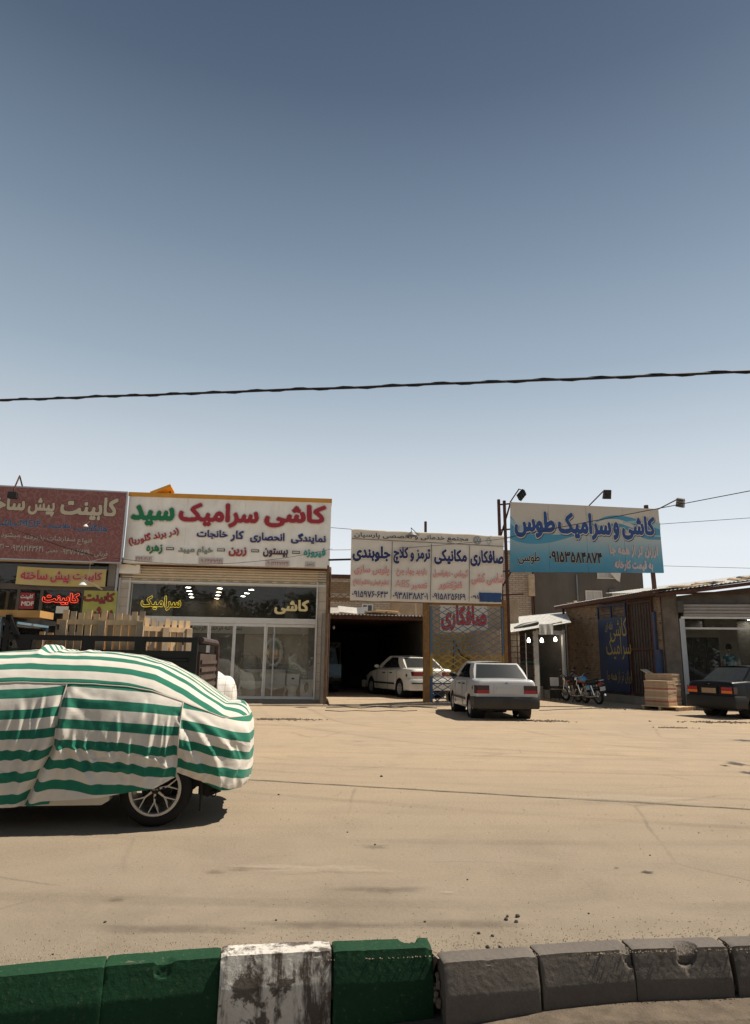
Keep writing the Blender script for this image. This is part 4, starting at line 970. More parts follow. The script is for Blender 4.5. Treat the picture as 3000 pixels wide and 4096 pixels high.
def garage():
    mb = MB()
    mb.box(-3.25, 3.3, .35, 16, -.1, .16)
    mb.poly([(-3.25, -.6, .004), (3.3, -.6, .004), (3.3, .35, .16), (-3.25, .35, .16)])
    solid('garage_apron', mb, 'dusty_asphalt', fr=FM, kind='structure')
    # shed: side walls, back wall, corrugated roof; open to the street
    Y0 = 2.3   # roof front edge behind the gate frame
    xl, xr = -3.3, .45; D = 15.0; zf = FM.pix(1500, 2462, Y0)[1]
    T = Thing('garage_shed', 'dark open garage shed under a corrugated roof strewn with junk', 'shed', FM, (-1.5, Y0, 0))
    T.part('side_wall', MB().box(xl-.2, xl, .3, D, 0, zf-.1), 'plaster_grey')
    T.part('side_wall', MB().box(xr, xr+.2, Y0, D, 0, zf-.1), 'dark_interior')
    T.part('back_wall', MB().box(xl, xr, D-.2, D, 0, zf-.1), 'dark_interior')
    rf = T.part('roof', MB().box(xl-.2, xr+.25, Y0-.1, D, zf-.1, zf-.04), 'rusty_steel')
    mb = MB(); n = 130
    for i in range(n):
        x0 = xl-.2+(xr-xl+.45)*i/n; x1 = xl-.2+(xr-xl+.45)*(i+1)/n
        z = lambda k: zf+.02*(1 if k % 4 < 2 else -1)+.01*noise.noise((k*.07, 0, 0))
        mb.poly([(x0, Y0-.3, z(i)), (x1, Y0-.3, z(i+1)), (x1, D, z(i+1)+.55), (x0, D, z(i)+.55)])
    T.part('corrugated_sheet', mb, 'corrugated', rf)
    T.part('fascia', MB().box(xl-.2, xr+.2, Y0-.22, Y0-.12, zf-.16, zf-.03), 'rusty_steel')
    # junk on the roof
    for (px, py, wd, hh, dy, rx, m, nm, lab) in ((1328, 2442, .55, .28, 1.2, 40, 'corrugated', 'metal_sheet', 'bent metal sheet leaning at the edge of the garage roof'), (1390, 2440, .75, .30, 1.3, 38, 'corrugated', 'metal_sheet', 'wide metal sheet leaning beside a dark batten on the garage roof'), (1440, 2442, .6, .28, 1.6, 30, 'alu_grey', 'metal_sheet', 'pale metal sheet leaning at the end of the row on the garage roof'),
                                         (1500, 2452, .8, .05, .8, 8, 'wood_grey', 'board', 'weathered board lying flat on the garage roof'), (1540, 2450, .9, .05, 1.1, 10, 'wood_pale', 'board', 'pale board lying across other boards on the garage roof'), (1570, 2455, .5, .05, .9, 5, 'wood_grey', 'board', 'short grey board on the garage roof')):
        xc, zc = FM.pix(px, py, Y0+dy)
        M = Matrix.Translation((xc, Y0+dy, zc)) @ Matrix.Rotation(R(-rx), 4, 'X') @ Matrix.Rotation(R(random.uniform(-12, 12)), 4, 'Z')
        solid(nm, MB().box(-wd/2, wd/2, -.02, .02, -hh/2, hh/2).xf(M) if hh > .1 else MB().box(-wd/2, wd/2, -.3, .3, -.02, .02).xf(M), m, lab, 'metal sheet' if nm == 'metal_sheet' else 'board', FM, (xc, Y0+dy, zc-.1), 'junk on the garage roof')
    # wall carrying the red sign, behind the lattice gate, with yellow tiles low down
    yw = 5.2
    x0, x1 = FM.pix(1722, 2500, yw)[0]-.6, FM.pix(2030, 2500, yw)[0]+.5
    W = Thing('sign_wall', 'brick wall with a yellow tiled lower half behind the lattice gate', 'wall', FM, ((x0+x1)/2, yw, 0))
    W.part('masonry', MB().box(x0, x1, yw, yw+.25, 0, FM.pix(1900, 2395, yw)[1]), 'tan_brick')
    mat('ochre_tile', (.33, .23, .07), .5, var=.2, scale=2, bump=.1, bscale=20, dirt=(.14, .10, .06), dirt_amt=.6, dscale=1.5)
    za, zb = .95, FM.pix(1900, 2540, yw)[1]
    nx, nz = 9, 4
    for i in range(nx):
        for k in range(nz):
            W.part('wall_tile', MB().box(x0+.05+(x1-x0-.1)*i/nx, x0+.05+(x1-x0-.1)*(i+1)/nx-.01, yw-.02, yw-.002, za+(zb-za)*k/nz, za+(zb-za)*(k+1)/nz-.01), 'ochre_tile')
    W.part('dark_skirting', MB().box(x0, x1, yw-.03, yw-.003, 0, za-.01), 'dark_interior')
    W.part('pipe', MB().tube([(x0+1.6, yw-.06, 1.2), (x0+1.62, yw-.06, 2.3)], .05, 8), 'grey_metal'); W.part('fuse_box', MB().box(x1-1.35, x1-1.05, yw-.14, yw-.02, 1.8, 2.5), 'plaster_grey')
    W.part('pipe', MB().tube([(x0+1.62, yw-.06, 2.2), (x0+1.9, yw-.05, 1.7), (x0+2.6, yw-.05, 1.35), (x0+3.2, yw-.05, 1.4)], .02, 6), 'black_metal')
    a, zt_ = FM.pix(1760, 2418, yw-.06); b, zb_ = FM.pix(1952, 2532, yw-.06)
    t = Thing('sign_board', 'white board with a red Persian word behind the lattice gate', 'sign', FM, ((a+b)/2, yw-.06, zb_))
    t.part('board', MB().box(a, b, yw-.05, yw-.004, zb_, zt_), 'plaster_white')
    place_text(t, 'صافکاری', 1765, 1946, 2424, 2522, 'banner_red', yw-.051, .05, 'black_print', .02, .001)
    # yellow sign board inside the garage by the post
    a, zt_ = FM.pix(1657, 2582, 6); b, zb_ = FM.pix(1690, 2622, 6)
    t = Thing('sign_board', 'small yellow board with red writing inside the garage', 'sign', FM, ((a+b)/2, 6, zb_)); t.part('board', MB().box(a, b, 6, 6.03, zb_, zt_), 'yellow_banner')
    t.part('marks', MB().box(a+.04, b-.06, 5.99, 5.997, zb_+.14, zb_+.17).box(a+.05, b-.08, 5.99, 5.997, zb_+.2, zb_+.22), 'red_letter', kind='stuff')
    xc, zc = FM.pix(1335, 2510, 3.2)
    t = Thing('bulb', 'bare unlit bulb hanging in the dark garage mouth', 'bulb', FM, (xc, 3.2, zc-.1))
    t.part('glass', MB().ball((xc, 3.2, zc), (.05, .05, .075), 10, 8), 'paper_white', smooth=True); t.part('flex', MB().tube([(xc, 3.2, zc+.07), (xc, 3.2, zf-.15)], .008, 5), 'black_metal')
garage()
# ================================================================== blue billboard
FBL = Fr(4.95, 24.1, 8)
flat('bb_blue', (.022, .062, .20), .5); flat('bb_cream', (.58, .53, .45), .5); flat('bb_pink', (.46, .37, .36), .6); flat('bb_wave', (.07, .26, .38), .6); flat('bb_wave_light', (.28, .42, .46), .6); flat('bb_shadow', (.06, .07, .09), .6)
def bx(x): return 1960+x/2.065
def by(y): return 1900+y/2.065
def blue_billboard():
    c = [FBL.pix(*p, 0) for p in ((2042, 2008), (2634, 2036), (2040, 2288), (2657, 2291))]
    z0, z1 = (c[2][1]+c[3][1])/2, (c[0][1]+c[1][1])/2
    m, nt, b = nmat('blue_gradient_print'); v = _obj(nt); sp = nt.nodes.new('ShaderNodeSeparateXYZ'); nt.links.new(v, sp.inputs[0])
    dv = nt.nodes.new('ShaderNodeMath'); dv.operation = 'DIVIDE'; dv.inputs[1].default_value = z1-z0; nt.links.new(sp.outputs[2], dv.inputs[0])
    r = _ramp(nt, dv.outputs[0], [(0, (.055, .215, .33)), (.22, (.10, .29, .39)), (.42, (.27, .38, .41)), (.62, (.50, .46, .40)), (1, (.54, .48, .40))])
    n = _noise(nt, v, .8, 6, .7); cc = _mix(nt, _ramp(nt, n.outputs[0], [(.5, 0), (.8, .3)]).outputs[0], r.outputs[0], (.36, .32, .27))
    nt.links.new(cc, b.inputs['Base Color']); b.inputs['Roughness'].default_value = .55; b.inputs['Specular IOR Level'].default_value = .25
    T = Thing('billboard', 'blue and cream billboard with a wave print and bold blue Persian lettering', 'billboard', FBL, ((c[2][0]+c[3][0])/2, 0, z0))
    n = 4
    lerp = lambda p, q, t: (p[0]*(1-t)+q[0]*t, p[1]*(1-t)+q[1]*t)
    for k in range(n):
        t0, t1 = k/n, (k+1)/n-.0015
        T.part('printed_sheet', MB().prism([lerp(c[2], c[3], t0), lerp(c[2], c[3], t1), lerp(c[0], c[1], t1), lerp(c[0], c[1], t0)], 0, .03), 'blue_gradient_print')
    T.part('back_frame', MB().prism([c[2], c[3], (c[3][0], c[3][1]+.08), (c[2][0], c[2][1]+.08)], .04, .1).prism([(c[0][0], c[0][1]-.08), (c[1][0], c[1][1]-.08), c[1], c[0]], .04, .1), 'rusty_steel')
    def wave(pts, m, o):
        T.part('printed_wave', MB().poly([(*[FBL.pix(bx(x), by(y), -.004-o)[0]], -.004-o, FBL.pix(bx(x), by(y), -.004-o)[1]) for x, y in pts]), m)
    sm = lambda P, k=6: [tuple(.5*((2*P[min(i, len(P)-1)][j])+(P[min(i+1, len(P)-1)][j]-P[max(i-1, 0)][j])*t+(2*P[max(i-1, 0)][j]-5*P[i][j]+4*P[min(i+1, len(P)-1)][j]-P[min(i+2, len(P)-1)][j])*t*t+(-P[max(i-1, 0)][j]+3*P[i][j]-3*P[min(i+1, len(P)-1)][j]+P[min(i+2, len(P)-1)][j])*t**3) for j in (0, 1)) for i in range(len(P)-1) for t in [q/k for q in range(k)]]+[P[-1]]
    def ribbon(top, bot, m, o): wave(sm(bot)+sm(top)[::-1], m, o)
    ribbon([(166, 335), (230, 405), (330, 465), (480, 492), (640, 482), (850, 405), (860, 400)], [(166, 525), (230, 550), (330, 568), (480, 560), (640, 520), (800, 470), (862, 404)], 'bb_wave', 0)
    ribbon([(166, 352), (260, 420), (360, 455), (420, 470)], [(166, 400), (260, 470), (360, 490), (420, 474)], 'bb_wave_light', .002)
    ribbon([(862, 390), (950, 345), (1060, 334), (1180, 356), (1300, 400), (1404, 402)], [(862, 396), (950, 368), (1060, 366), (1180, 410), (1300, 490), (1408, 500)], 'bb_wave', 0)
    ribbon([(900, 420), (1060, 400), (1200, 450), (1300, 500), (1410, 510)], [(900, 428), (1060, 425), (1200, 490), (1300, 530), (1412, 535)], 'bb_wave', 0)
    ribbon([(1110, 385), (1250, 375), (1405, 395)], [(1110, 395), (1250, 410), (1407, 450)], 'bb_wave_light', .002)
    def w(s, x0, x1, y0, y1, m, b=.05, e='bb_cream', g=.035, y=-.012):
        place_text(T, s, bx(x0), bx(x1), by(y0), by(y1), m, y, b, e, g, .002)
    for s, a, b_, c_, d in (('کاشی', 1088, 1362, 338, 540), ('و', 1016, 1068, 388, 540), ('سرامیک', 560, 1000, 312, 538), ('طوس', 200, 538, 296, 520)):
        w(s, a+5, b_+5, c_+7, d+7, 'bb_shadow', .06, 'bb_shadow', .035, -.007); w(s, a, b_, c_, d, 'bb_blue', .055)
    w('طوسی', 232, 410, 634, 738, 'black_print', .03); w('۰۹۱۵۳۵۸۴۸۷۴', 487, 925, 634, 728, 'black_print', .04, 'bb_cream', .025)
    w('ارزان تر از همه جا', 988, 1386, 576, 684, 'bb_pink', .06, None); w('به قیمت کارخانه', 1028, 1346, 702, 796, 'bb_pink', .06, None)
    # rusty posts
    for px, top, dx in ((2005, 1998, 0), (2030, 2003, -.02)):
        x = FBL.pix(px, 2300, .12)[0]; T.part('post', MB().bar((x+.02, .14, 0), (x+dx-.02, .14, FBL.pix(px, top, .12)[1]), .09), 'rusty_steel')
    xa, xb = FBL.pix(2003, 2100, .12)[0], c[0][0]+.1
    for py in (2018, 2120, 2285, 2380):
        z = FBL.pix(2030, py, .12)[1]; T.part('cross_brace', MB().bar((xa, .2, z), (xb+(.35 if py > 2130 else 0), .2, z+.06), .05), 'rusty_steel')
    T.part('cross_brace', MB().bar((xa, .24, FBL.pix(2005, 2150)[1]), (xb, .24, FBL.pix(2040, 2000)[1]), .05), 'rusty_steel'); T.part('cross_brace', MB().bar((xa, .24, FBL.pix(2005, 2350)[1]), (xb, .24, FBL.pix(2040, 2270)[1]), .05), 'rusty_steel')
    x = FBL.pix(2634, 2400, .14)[0]; T.part('post', MB().bar((x, .14, 0), (x-.22, .14, FBL.pix(2614, 2022, .12)[1]), .12), 'rusty_steel')
    # three floodlights on arms
    for k, (x0, y0, x1, y1, hx, hy, rz, rx, lab) in enumerate(((2041, 2008, 2076, 1956, 2086, 1979, 38, 30, 'tilted black floodlight on the corner next to the rusty posts'), (2357, 2022, 2412, 1966, 2428, 1977, 8, 20, 'black floodlight on the arm at the middle of the blue billboard'), (2634, 2036, 2712, 1996, 2722, 2010, -62, 20, 'grey floodlight turned sideways on the slanting arm at the billboard end'))):
        yy = -.75
        a = FBL.pix(x0, y0, .05); q = FBL.pix(x1, y1, yy); h = FBL.pix(hx, hy, yy)
        t = Thing('floodlight', lab, 'floodlight', FBL, (a[0], .05, a[1]), 'floodlights above the blue billboard')
        t.part('arm', MB().tube([(a[0], .06, a[1]), (q[0], yy, q[1])], .022, 8), 'rusty_steel')
        M = Matrix.Translation((h[0], yy, h[1])) @ Matrix.Rotation(R(rz), 4, 'Z') @ Matrix.Rotation(R(rx), 4, 'X') @ Matrix.Rotation(R((28, -4, 20)[k]), 4, 'Y')
        hd = t.part('housing', MB().prism([(-.15, -.17), (.15, -.17), (.13, .16), (-.13, .16)], -.06, .05).xf(M), 'black_metal' if k < 2 else 'grey_metal')
        t.part('lens', MB().box(-.12, .12, .052, .06, -.14, .13).xf(M), 'alu_grey', hd); t.part('fin', MB().box(-.11, .11, -.09, -.062, -.12, -.10).box(-.11, .11, -.09, -.062, -.02, .0).box(-.11, .11, -.09, -.062, .08, .10).xf(M), 'black_metal', hd, kind='stuff')
        t.part('bracket', MB().bar((q[0], yy, q[1]), tuple(M @ Vector((-.15, 0, .1))), .03).bar(tuple(M @ Vector((-.17, 0, .1))), tuple(M @ Vector((.17, 0, .1))), .02), 'black_metal')
blue_billboard()

# ================================================================== right hand building: side wall with gate
FS = Fr(10.35, 24.5, -76)
mat('brick_old', (.255, .175, .11), .92, var=.4, scale=4.5, bump=.4, bscale=60, dirt=(.20, .145, .10), dirt_amt=.5, dscale=1.5)
mat('mortar_old', (.13, .10, .075), .95, var=.3, scale=3, bump=.4)
mat('blue_gate_paint', (.012, .028, .075), .5, var=.25, scale=1.5, bump=.12, bscale=20, dirt=(.05, .045, .05), dirt_amt=.35)
flat('gate_yellow', (.34, .24, .05), .7)
mat('blue_post_paint', (.02, .06, .14), .6, var=.3, scale=3, bump=.15, dirt=(.12, .07, .04), dirt_amt=.5)
mat('sheet_roof', (.66, .64, .60), .5, metal=.0, var=.15, scale=2, bump=.05, dirt=(.45, .36, .27), dirt_amt=.4)
def corr(mb, A, B, C, D, n, amp, per=4, nv=1):
    """corrugated sheet over the quad A B (front edge) C D (rear edge, C behind B)"""
    A, B, C, D = (Vector(p) for p in (A, B, C, D)); up = (B-A).cross(D-A).normalized(); up = up if up.z > 0 else -up
    for i in range(n):
        for j in range(nv):
            q = []
            for ii, jj in ((i, j), (i+1, j), (i+1, j+1), (i, j+1)):
                u, v = ii/n, jj/nv; p = (A*(1-u)+B*u)*(1-v)+(D*(1-u)+C*u)*v
                q.append(p+up*amp*math.sin(2*math.pi*ii/per))
            mb.poly(q)
    return mb
def side_wall():
    H = 3.95; L = -6.6
    T = Thing('brick_building', 'old brick building side with a blue steel gate leaf and barred opening', 'building', FS, (-3, 0, 0))
    T.part('masonry', MB().box(L, 0, .02, .3, 0, H), 'mortar_old')
    xg0, xg1 = FS.pix(2408, 2600)[0], FS.pix(2526, 2600)[0]; xb1 = FS.pix(2628, 2600)[0]
    bl, bh = .215, .068
    mb = MB(); k = 0; z = .01
    while z < H-.02:
        x = L+.005-(bl/2 if k % 2 else 0)
        while x < -.02:
            a, b = max(x, L), min(x+bl-.012, 0)
            if b-a > .03:
                dep = .004+.012*random.random(); j = .004*random.uniform(-1, 1)
                if random.random() > .03: mb.box(a, b, -dep, .03, z+j, min(z+bh-.012+j, H))
            x += bl
        z += bh; k += 1
    T.part('brickwork', mb, 'brick_old', kind='stuff')
    # gate leaf, hung proud of the wall
    y = -.16
    zb, zt = FS.pix(2470, 2768, y)[1], FS.pix(2470, 2468, y)[1]; ztt = FS.pix(2470, 2415, y)[1]
    g = T.part('gate_leaf', MB().box(xg0+.05, xg1, y, y+.05, zb, zt), 'blue_gate_paint', label='blue steel gate leaf with yellow calligraphy')
    T.part('leaf_frame', MB().box(xg0+.05, xg0+.11, y-.01, y+.06, zt, ztt).box(xg1-.06, xg1, y-.01, y+.06, zt, ztt).box(xg0+.11, xg1-.06, y-.01, y+.06, ztt-.06, ztt).box((xg0+xg1)/2-.03, (xg0+xg1)/2+.03, y-.008, y+.055, zt, ztt-.06), 'blue_gate_paint', g)
    for k in range(3): T.part('grille_bar', MB().box(xg0+.11, xg1-.06, y+.01, y+.03, zt+(ztt-zt)*(k+1)/4-.01, zt+(ztt-zt)*(k+1)/4+.01), 'blue_gate_paint', g)
    for s, a, b, c, d in (('کاشی', 2440, 2507, 2472, 2568), ('فله ای', 2420, 2450, 2488, 2528), ('سرامیک', 2426, 2524, 2546, 2640), ('ارزان تر از همه جا', 2430, 2528, 2682, 2734)):
        place_text(T, s, a, b, c, d, 'gate_yellow', y, .012, parent=g, name='calligraphy')
    # barred opening
    T.part('dark_opening', MB().box(xg1+.02, xb1, -.035, -.022, .35, FS.pix(2580, 2392)[1]), 'dark_interior')
    f = T.part('barred_gate', MB().box(xg1+.02, xg1+.1, -.12, -.06, .35, 3.75).box(xb1-.08, xb1, -.12, -.06, .35, 3.75).box(xg1+.1, xb1-.08, -.12, -.06, 3.67, 3.75).box(xg1+.1, xb1-.08, -.12, -.06, 1.95, 2.03).box(xg1+.1, xb1-.08, -.12, -.06, .35, .43), 'rusty_steel')
    for k in range(8):
        x = xg1+.1+(xb1-xg1-.18)*(k+.5)/8; T.part('bar', MB().box(x-.014, x+.014, -.105, -.075, .43, 3.67), 'rusty_steel', f)
    T.part('step', MB().box(xg0, xb1, -.55, -.01, 0, .28), 'concrete')
    T.part('corner_pipe', MB().tube([(L-.06, -.1, 0), (L-.06, -.1, 2.75)], .06, 8).tube([(L-.06, -.1, 2.75), (L-.06, -.1, 2.85)], .09, 8).tube([(L-.06, -.1, 2.85), (L-.06, -.1, H-.1)], .055, 8), 'rusty_steel', smooth=True)
    T.part('blue_post', MB().box(-.36, -.24, -.12, -.03, 0, 3.3), 'blue_post_paint')
    T.part('blue_cabinet', MB().box(-.22, -.02, -.14, -.03, .7, 1.95), 'blue_post_paint')
    # sheet roof, tilted up to the right along the street front
    mb = MB()
    w = lambda x, y, z: (x, y, z)
    zr0 = FS.pix(2258, 2418, -.5)[1]; 
    corr(mb, (L-.35, -.42, zr0), (.55, -.42, 4.05), (.3, 5.2, 4.75), (L-.35, 5.2, zr0+.8), 240, .012, 4)
    rf = T.part('roof', mb, 'sheet_roof', smooth=False)
    mb = MB(); n = 40
    for i in range(n):
        x0, x1 = L-.3+(.8-L)*i/n, L-.3+(.8-L)*(i+1)/n
        zz = lambda x: zr0+(4.05-zr0)*(x-L+.35)/(.9-L)-.03+.025*noise.noise((x*2, 0, 4))
        mb.poly([(x0, -.40, zz(x0)-.12), (x1, -.40, zz(x1)-.12), (x1, -.40, zz(x1)), (x0, -.40, zz(x0))])
    mb.box(L-.3, .3, -.38, .1, H-.1, H-.02)
    T.part('eaves_board', mb, 'rusty_steel', rf)
    for i in range(9):
        a = FS.w(random.uniform(L, -.2), random.uniform(-.1, .8), zr0+.15)
        s = random.uniform(.15, .4)
        M = Matrix.Translation(a) @ Matrix.Rotation(random.random()*6, 4, 'Z') @ Matrix.Rotation(random.uniform(-.3, .3), 4, 'X')
        solid('debris_board', MB().box(-s, s, -.06, .06, -.015, .02).xf(M), random.choice(['wood_grey', 'wood_pale', 'concrete']), 'loose scrap board on the sheet roof of the brick building', 'board', base=tuple(a), group='scraps on the sheet roof')
    return T
side_wall()

# ================================================================== showroom
FR = Fr(10.55, 24.38, -9)
mat('steel_slat', (.42, .40, .38), .45, metal=.2, var=.08, scale=2, bump=.02, dirt=(.33, .24, .17), dirt_amt=.5)
mat('old_pillar', (.15, .122, .095), .95, var=.3, scale=3, bump=.6, bscale=25, dirt=(.09, .075, .06), dirt_amt=.5)
def showroom():
    T = Thing('showroom', 'glass fronted showroom with a steel roller shutter beside the boxes', 'shop', FR, (3, 0, 0))
    xp0, xp1 = FR.pix(2662, 2600)[0], FR.pix(2722, 2600)[0]; XR = 9.0
    T.part('pillar', MB().box(xp0, xp1, -.05, .45, 0, 3.95), 'old_pillar')
    zs0, zs1 = FR.pix(2860, 2475, -.05)[1], FR.pix(2860, 2415, -.05)[1]
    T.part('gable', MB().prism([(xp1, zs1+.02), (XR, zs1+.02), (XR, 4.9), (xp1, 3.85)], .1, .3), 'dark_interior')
    T.part('roof_sheet', corr(MB(), (xp0-.35, -.5, 3.93), (XR, -.5, 5.2), (XR, 9, 6.1), (xp0-.35, 9, 4.85), 260, .012, 4), 'sheet_roof')
    T.part('fascia', MB().prism([(xp0-.3, 3.76), (XR, 5.0), (XR, 5.12), (xp0-.3, 3.88)], -.46, -.40), 'rusty_steel')
    T.part('purlin', MB().bar((xp1, -.1, zs1+.35), (XR, -.1, zs1+.62), .06), 'rusty_steel')
    T.part('shutter_end_box', MB().box(xp1-.02, xp1+.18, -.18, .1, FR.pix(2722, 2450, -.1)[1], FR.pix(2722, 2405, -.1)[1]), 'dark_interior')
    sh = T.part('roller_shutter', MB().box(xp1+.2, XR, .02, .08, zs0, zs1), 'steel_slat'); n = 4
    for k in range(n):
        a, b = zs0+.08+(zs1-zs0-.08)*k/n, zs0+.08+(zs1-zs0-.08)*(k+1)/n-.005; mb = MB()
        for i in range(6):
            f = lambda t: (-.0-.06*math.sin(math.pi*t), a+(b-a)*t)
            (y0, q0), (y1, q1) = f(i/6), f((i+1)/6); mb.poly([(xp1+.2, y0, q0), (XR, y0, q0), (XR, y1, q1), (xp1+.2, y1, q1)])
        T.part('slat', mb, 'steel_slat', sh, smooth=True)
    T.part('shutter_bottom_bar', MB().box(xp1+.1, XR, -.04, .06, zs0, zs0+.075), 'alu_white', sh)
    T.part('guide_rail', MB().box(xp1+.03, xp1+.2, -.06, .05, .21, zs0), 'alu_grey')
    T.part('sill', MB().box(xp1-.05, XR, -.35, .3, 0, .21), 'concrete')
    G = .2; zt = FR.pix(2860, 2514, G)[1]
    T.part('transom_bar', MB().box(xp1+.2, XR, G-.03, G+.05, zt-.035, zt+.035), 'alu_white')
    x = xp1+.2; k = 0
    while x < XR-.1:
        x2 = min(x+2.4, XR)
        f = T.part('window', MB().box(x, x+.04, G-.02, G+.04, .21, zt-.036).box(x2-.04, x2, G-.02, G+.04, .21, zt-.036), 'alu_grey')
        T.part('pane', MB().box(x+.04, x2-.04, G, G+.008, .21, zt-.036), 'glass_dark', f); T.part('transom_pane', MB().box(x+.01, x2-.01, G, G+.008, zt+.036, zs0), 'glass_dark', f)
        x = x2
    D = 7.5
    T.part('shop_floor', MB().box(xp1, XR, .32, D, 0, .36), 'beige_tile'); T.part('back_wall', MB().box(xp0, XR, D, D+.2, 0, 4.2), 'plaster_grey')
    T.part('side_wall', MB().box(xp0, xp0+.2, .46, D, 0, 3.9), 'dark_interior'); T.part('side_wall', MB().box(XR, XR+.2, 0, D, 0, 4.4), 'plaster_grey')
    T.part('ceiling', MB().box(xp0+.2, XR, .5, D, 3.5, 3.56), 'plaster_grey')
    xa, xb = FR.pix(2722, 2600, 2.4)[0], FR.pix(2882, 2600, 2.4)[0]
    T.part('display_wall', MB().box(xa-1, xb, 2.5, 2.6, .36, FR.pix(2800, 2518, 2.5)[1]), 'plaster_white')
    for k in range(3):
        a = xa+(xb-xa)*k/3; T.part('display_panel', MB().box(a+.01, xa+(xb-xa)*(k+1)/3-.01, 2.46, 2.498, .5, FR.pix(2800, 2550, 2.5)[1]), 'dark_interior')
    xc = (xb+.3); T.part('white_column', MB().box(xb+.05, xb+1.3, 4.2, 4.5, .36, 3.5), 'plaster_white')
    p = gnd(2848, 2479, 3.46)-FR.o; q = (p.dot(FR.ex), p.dot(FR.ey))
    t = Thing('ceiling_lamp', 'lit round ceiling lamp inside the showroom', 'lamp', FR, (q[0], q[1], 3.5)); t.part('rim', MB().lathe([(.14, 3.499), (.14, 3.47), (.11, 3.46)], (q[0], q[1], 0), n=14), 'alu_white'); t.part('diffuser', MB().lathe([(.11, 3.465), (0, 3.46)], (q[0], q[1], 0), n=14), 'lamp_white')
    for k2, (lx, ly) in enumerate(((q[0]+1.6, q[1]), (q[0]+.4, q[1]+2.2), (q[0]+2.2, q[1]+2.4))):  # extra unseen lamps, added to brighten the showroom interior
        t = Thing('ceiling_lamp', ('added fill lamp on the ceiling farther along the showroom glass', 'added fill lamp on the ceiling deep inside the showroom', 'added fill lamp on the ceiling by the showroom column')[k2], 'lamp', FR, (lx, ly, 3.5)); t.part('rim', MB().lathe([(.16, 3.499), (.16, 3.47), (.13, 3.46)], (lx, ly, 0), n=14), 'alu_white'); t.part('diffuser', MB().lathe([(.13, 3.465), (0, 3.46)], (lx, ly, 0), n=14), 'lamp_white')
    for i in range(14):
        x = random.uniform(.2, 4.5); z = 3.93+(x-xp0+.35)*1.27/(XR-xp0+.35)+.05; a = FR.w(x, random.uniform(-.3, 2.0), 0); s = random.uniform(.15, .5)
        yl = (a-FR.o).dot(FR.ey); z += (yl+.5)*.095
        M = Matrix.Translation((a.x, a.y, z)) @ Matrix.Rotation(random.random()*6, 4, 'Z') @ Matrix.Rotation(random.uniform(-.25, .25), 4, 'X')
        solid('debris_board', MB().box(-s, s, -.07, .07, -.015, .03).xf(M), random.choice(['wood_grey', 'wood_pale', 'concrete', 'grey_metal']), 'loose scrap piece on the sheet roof of the showroom', 'board', base=(a.x, a.y, z), group='scraps on the showroom roof')
showroom()

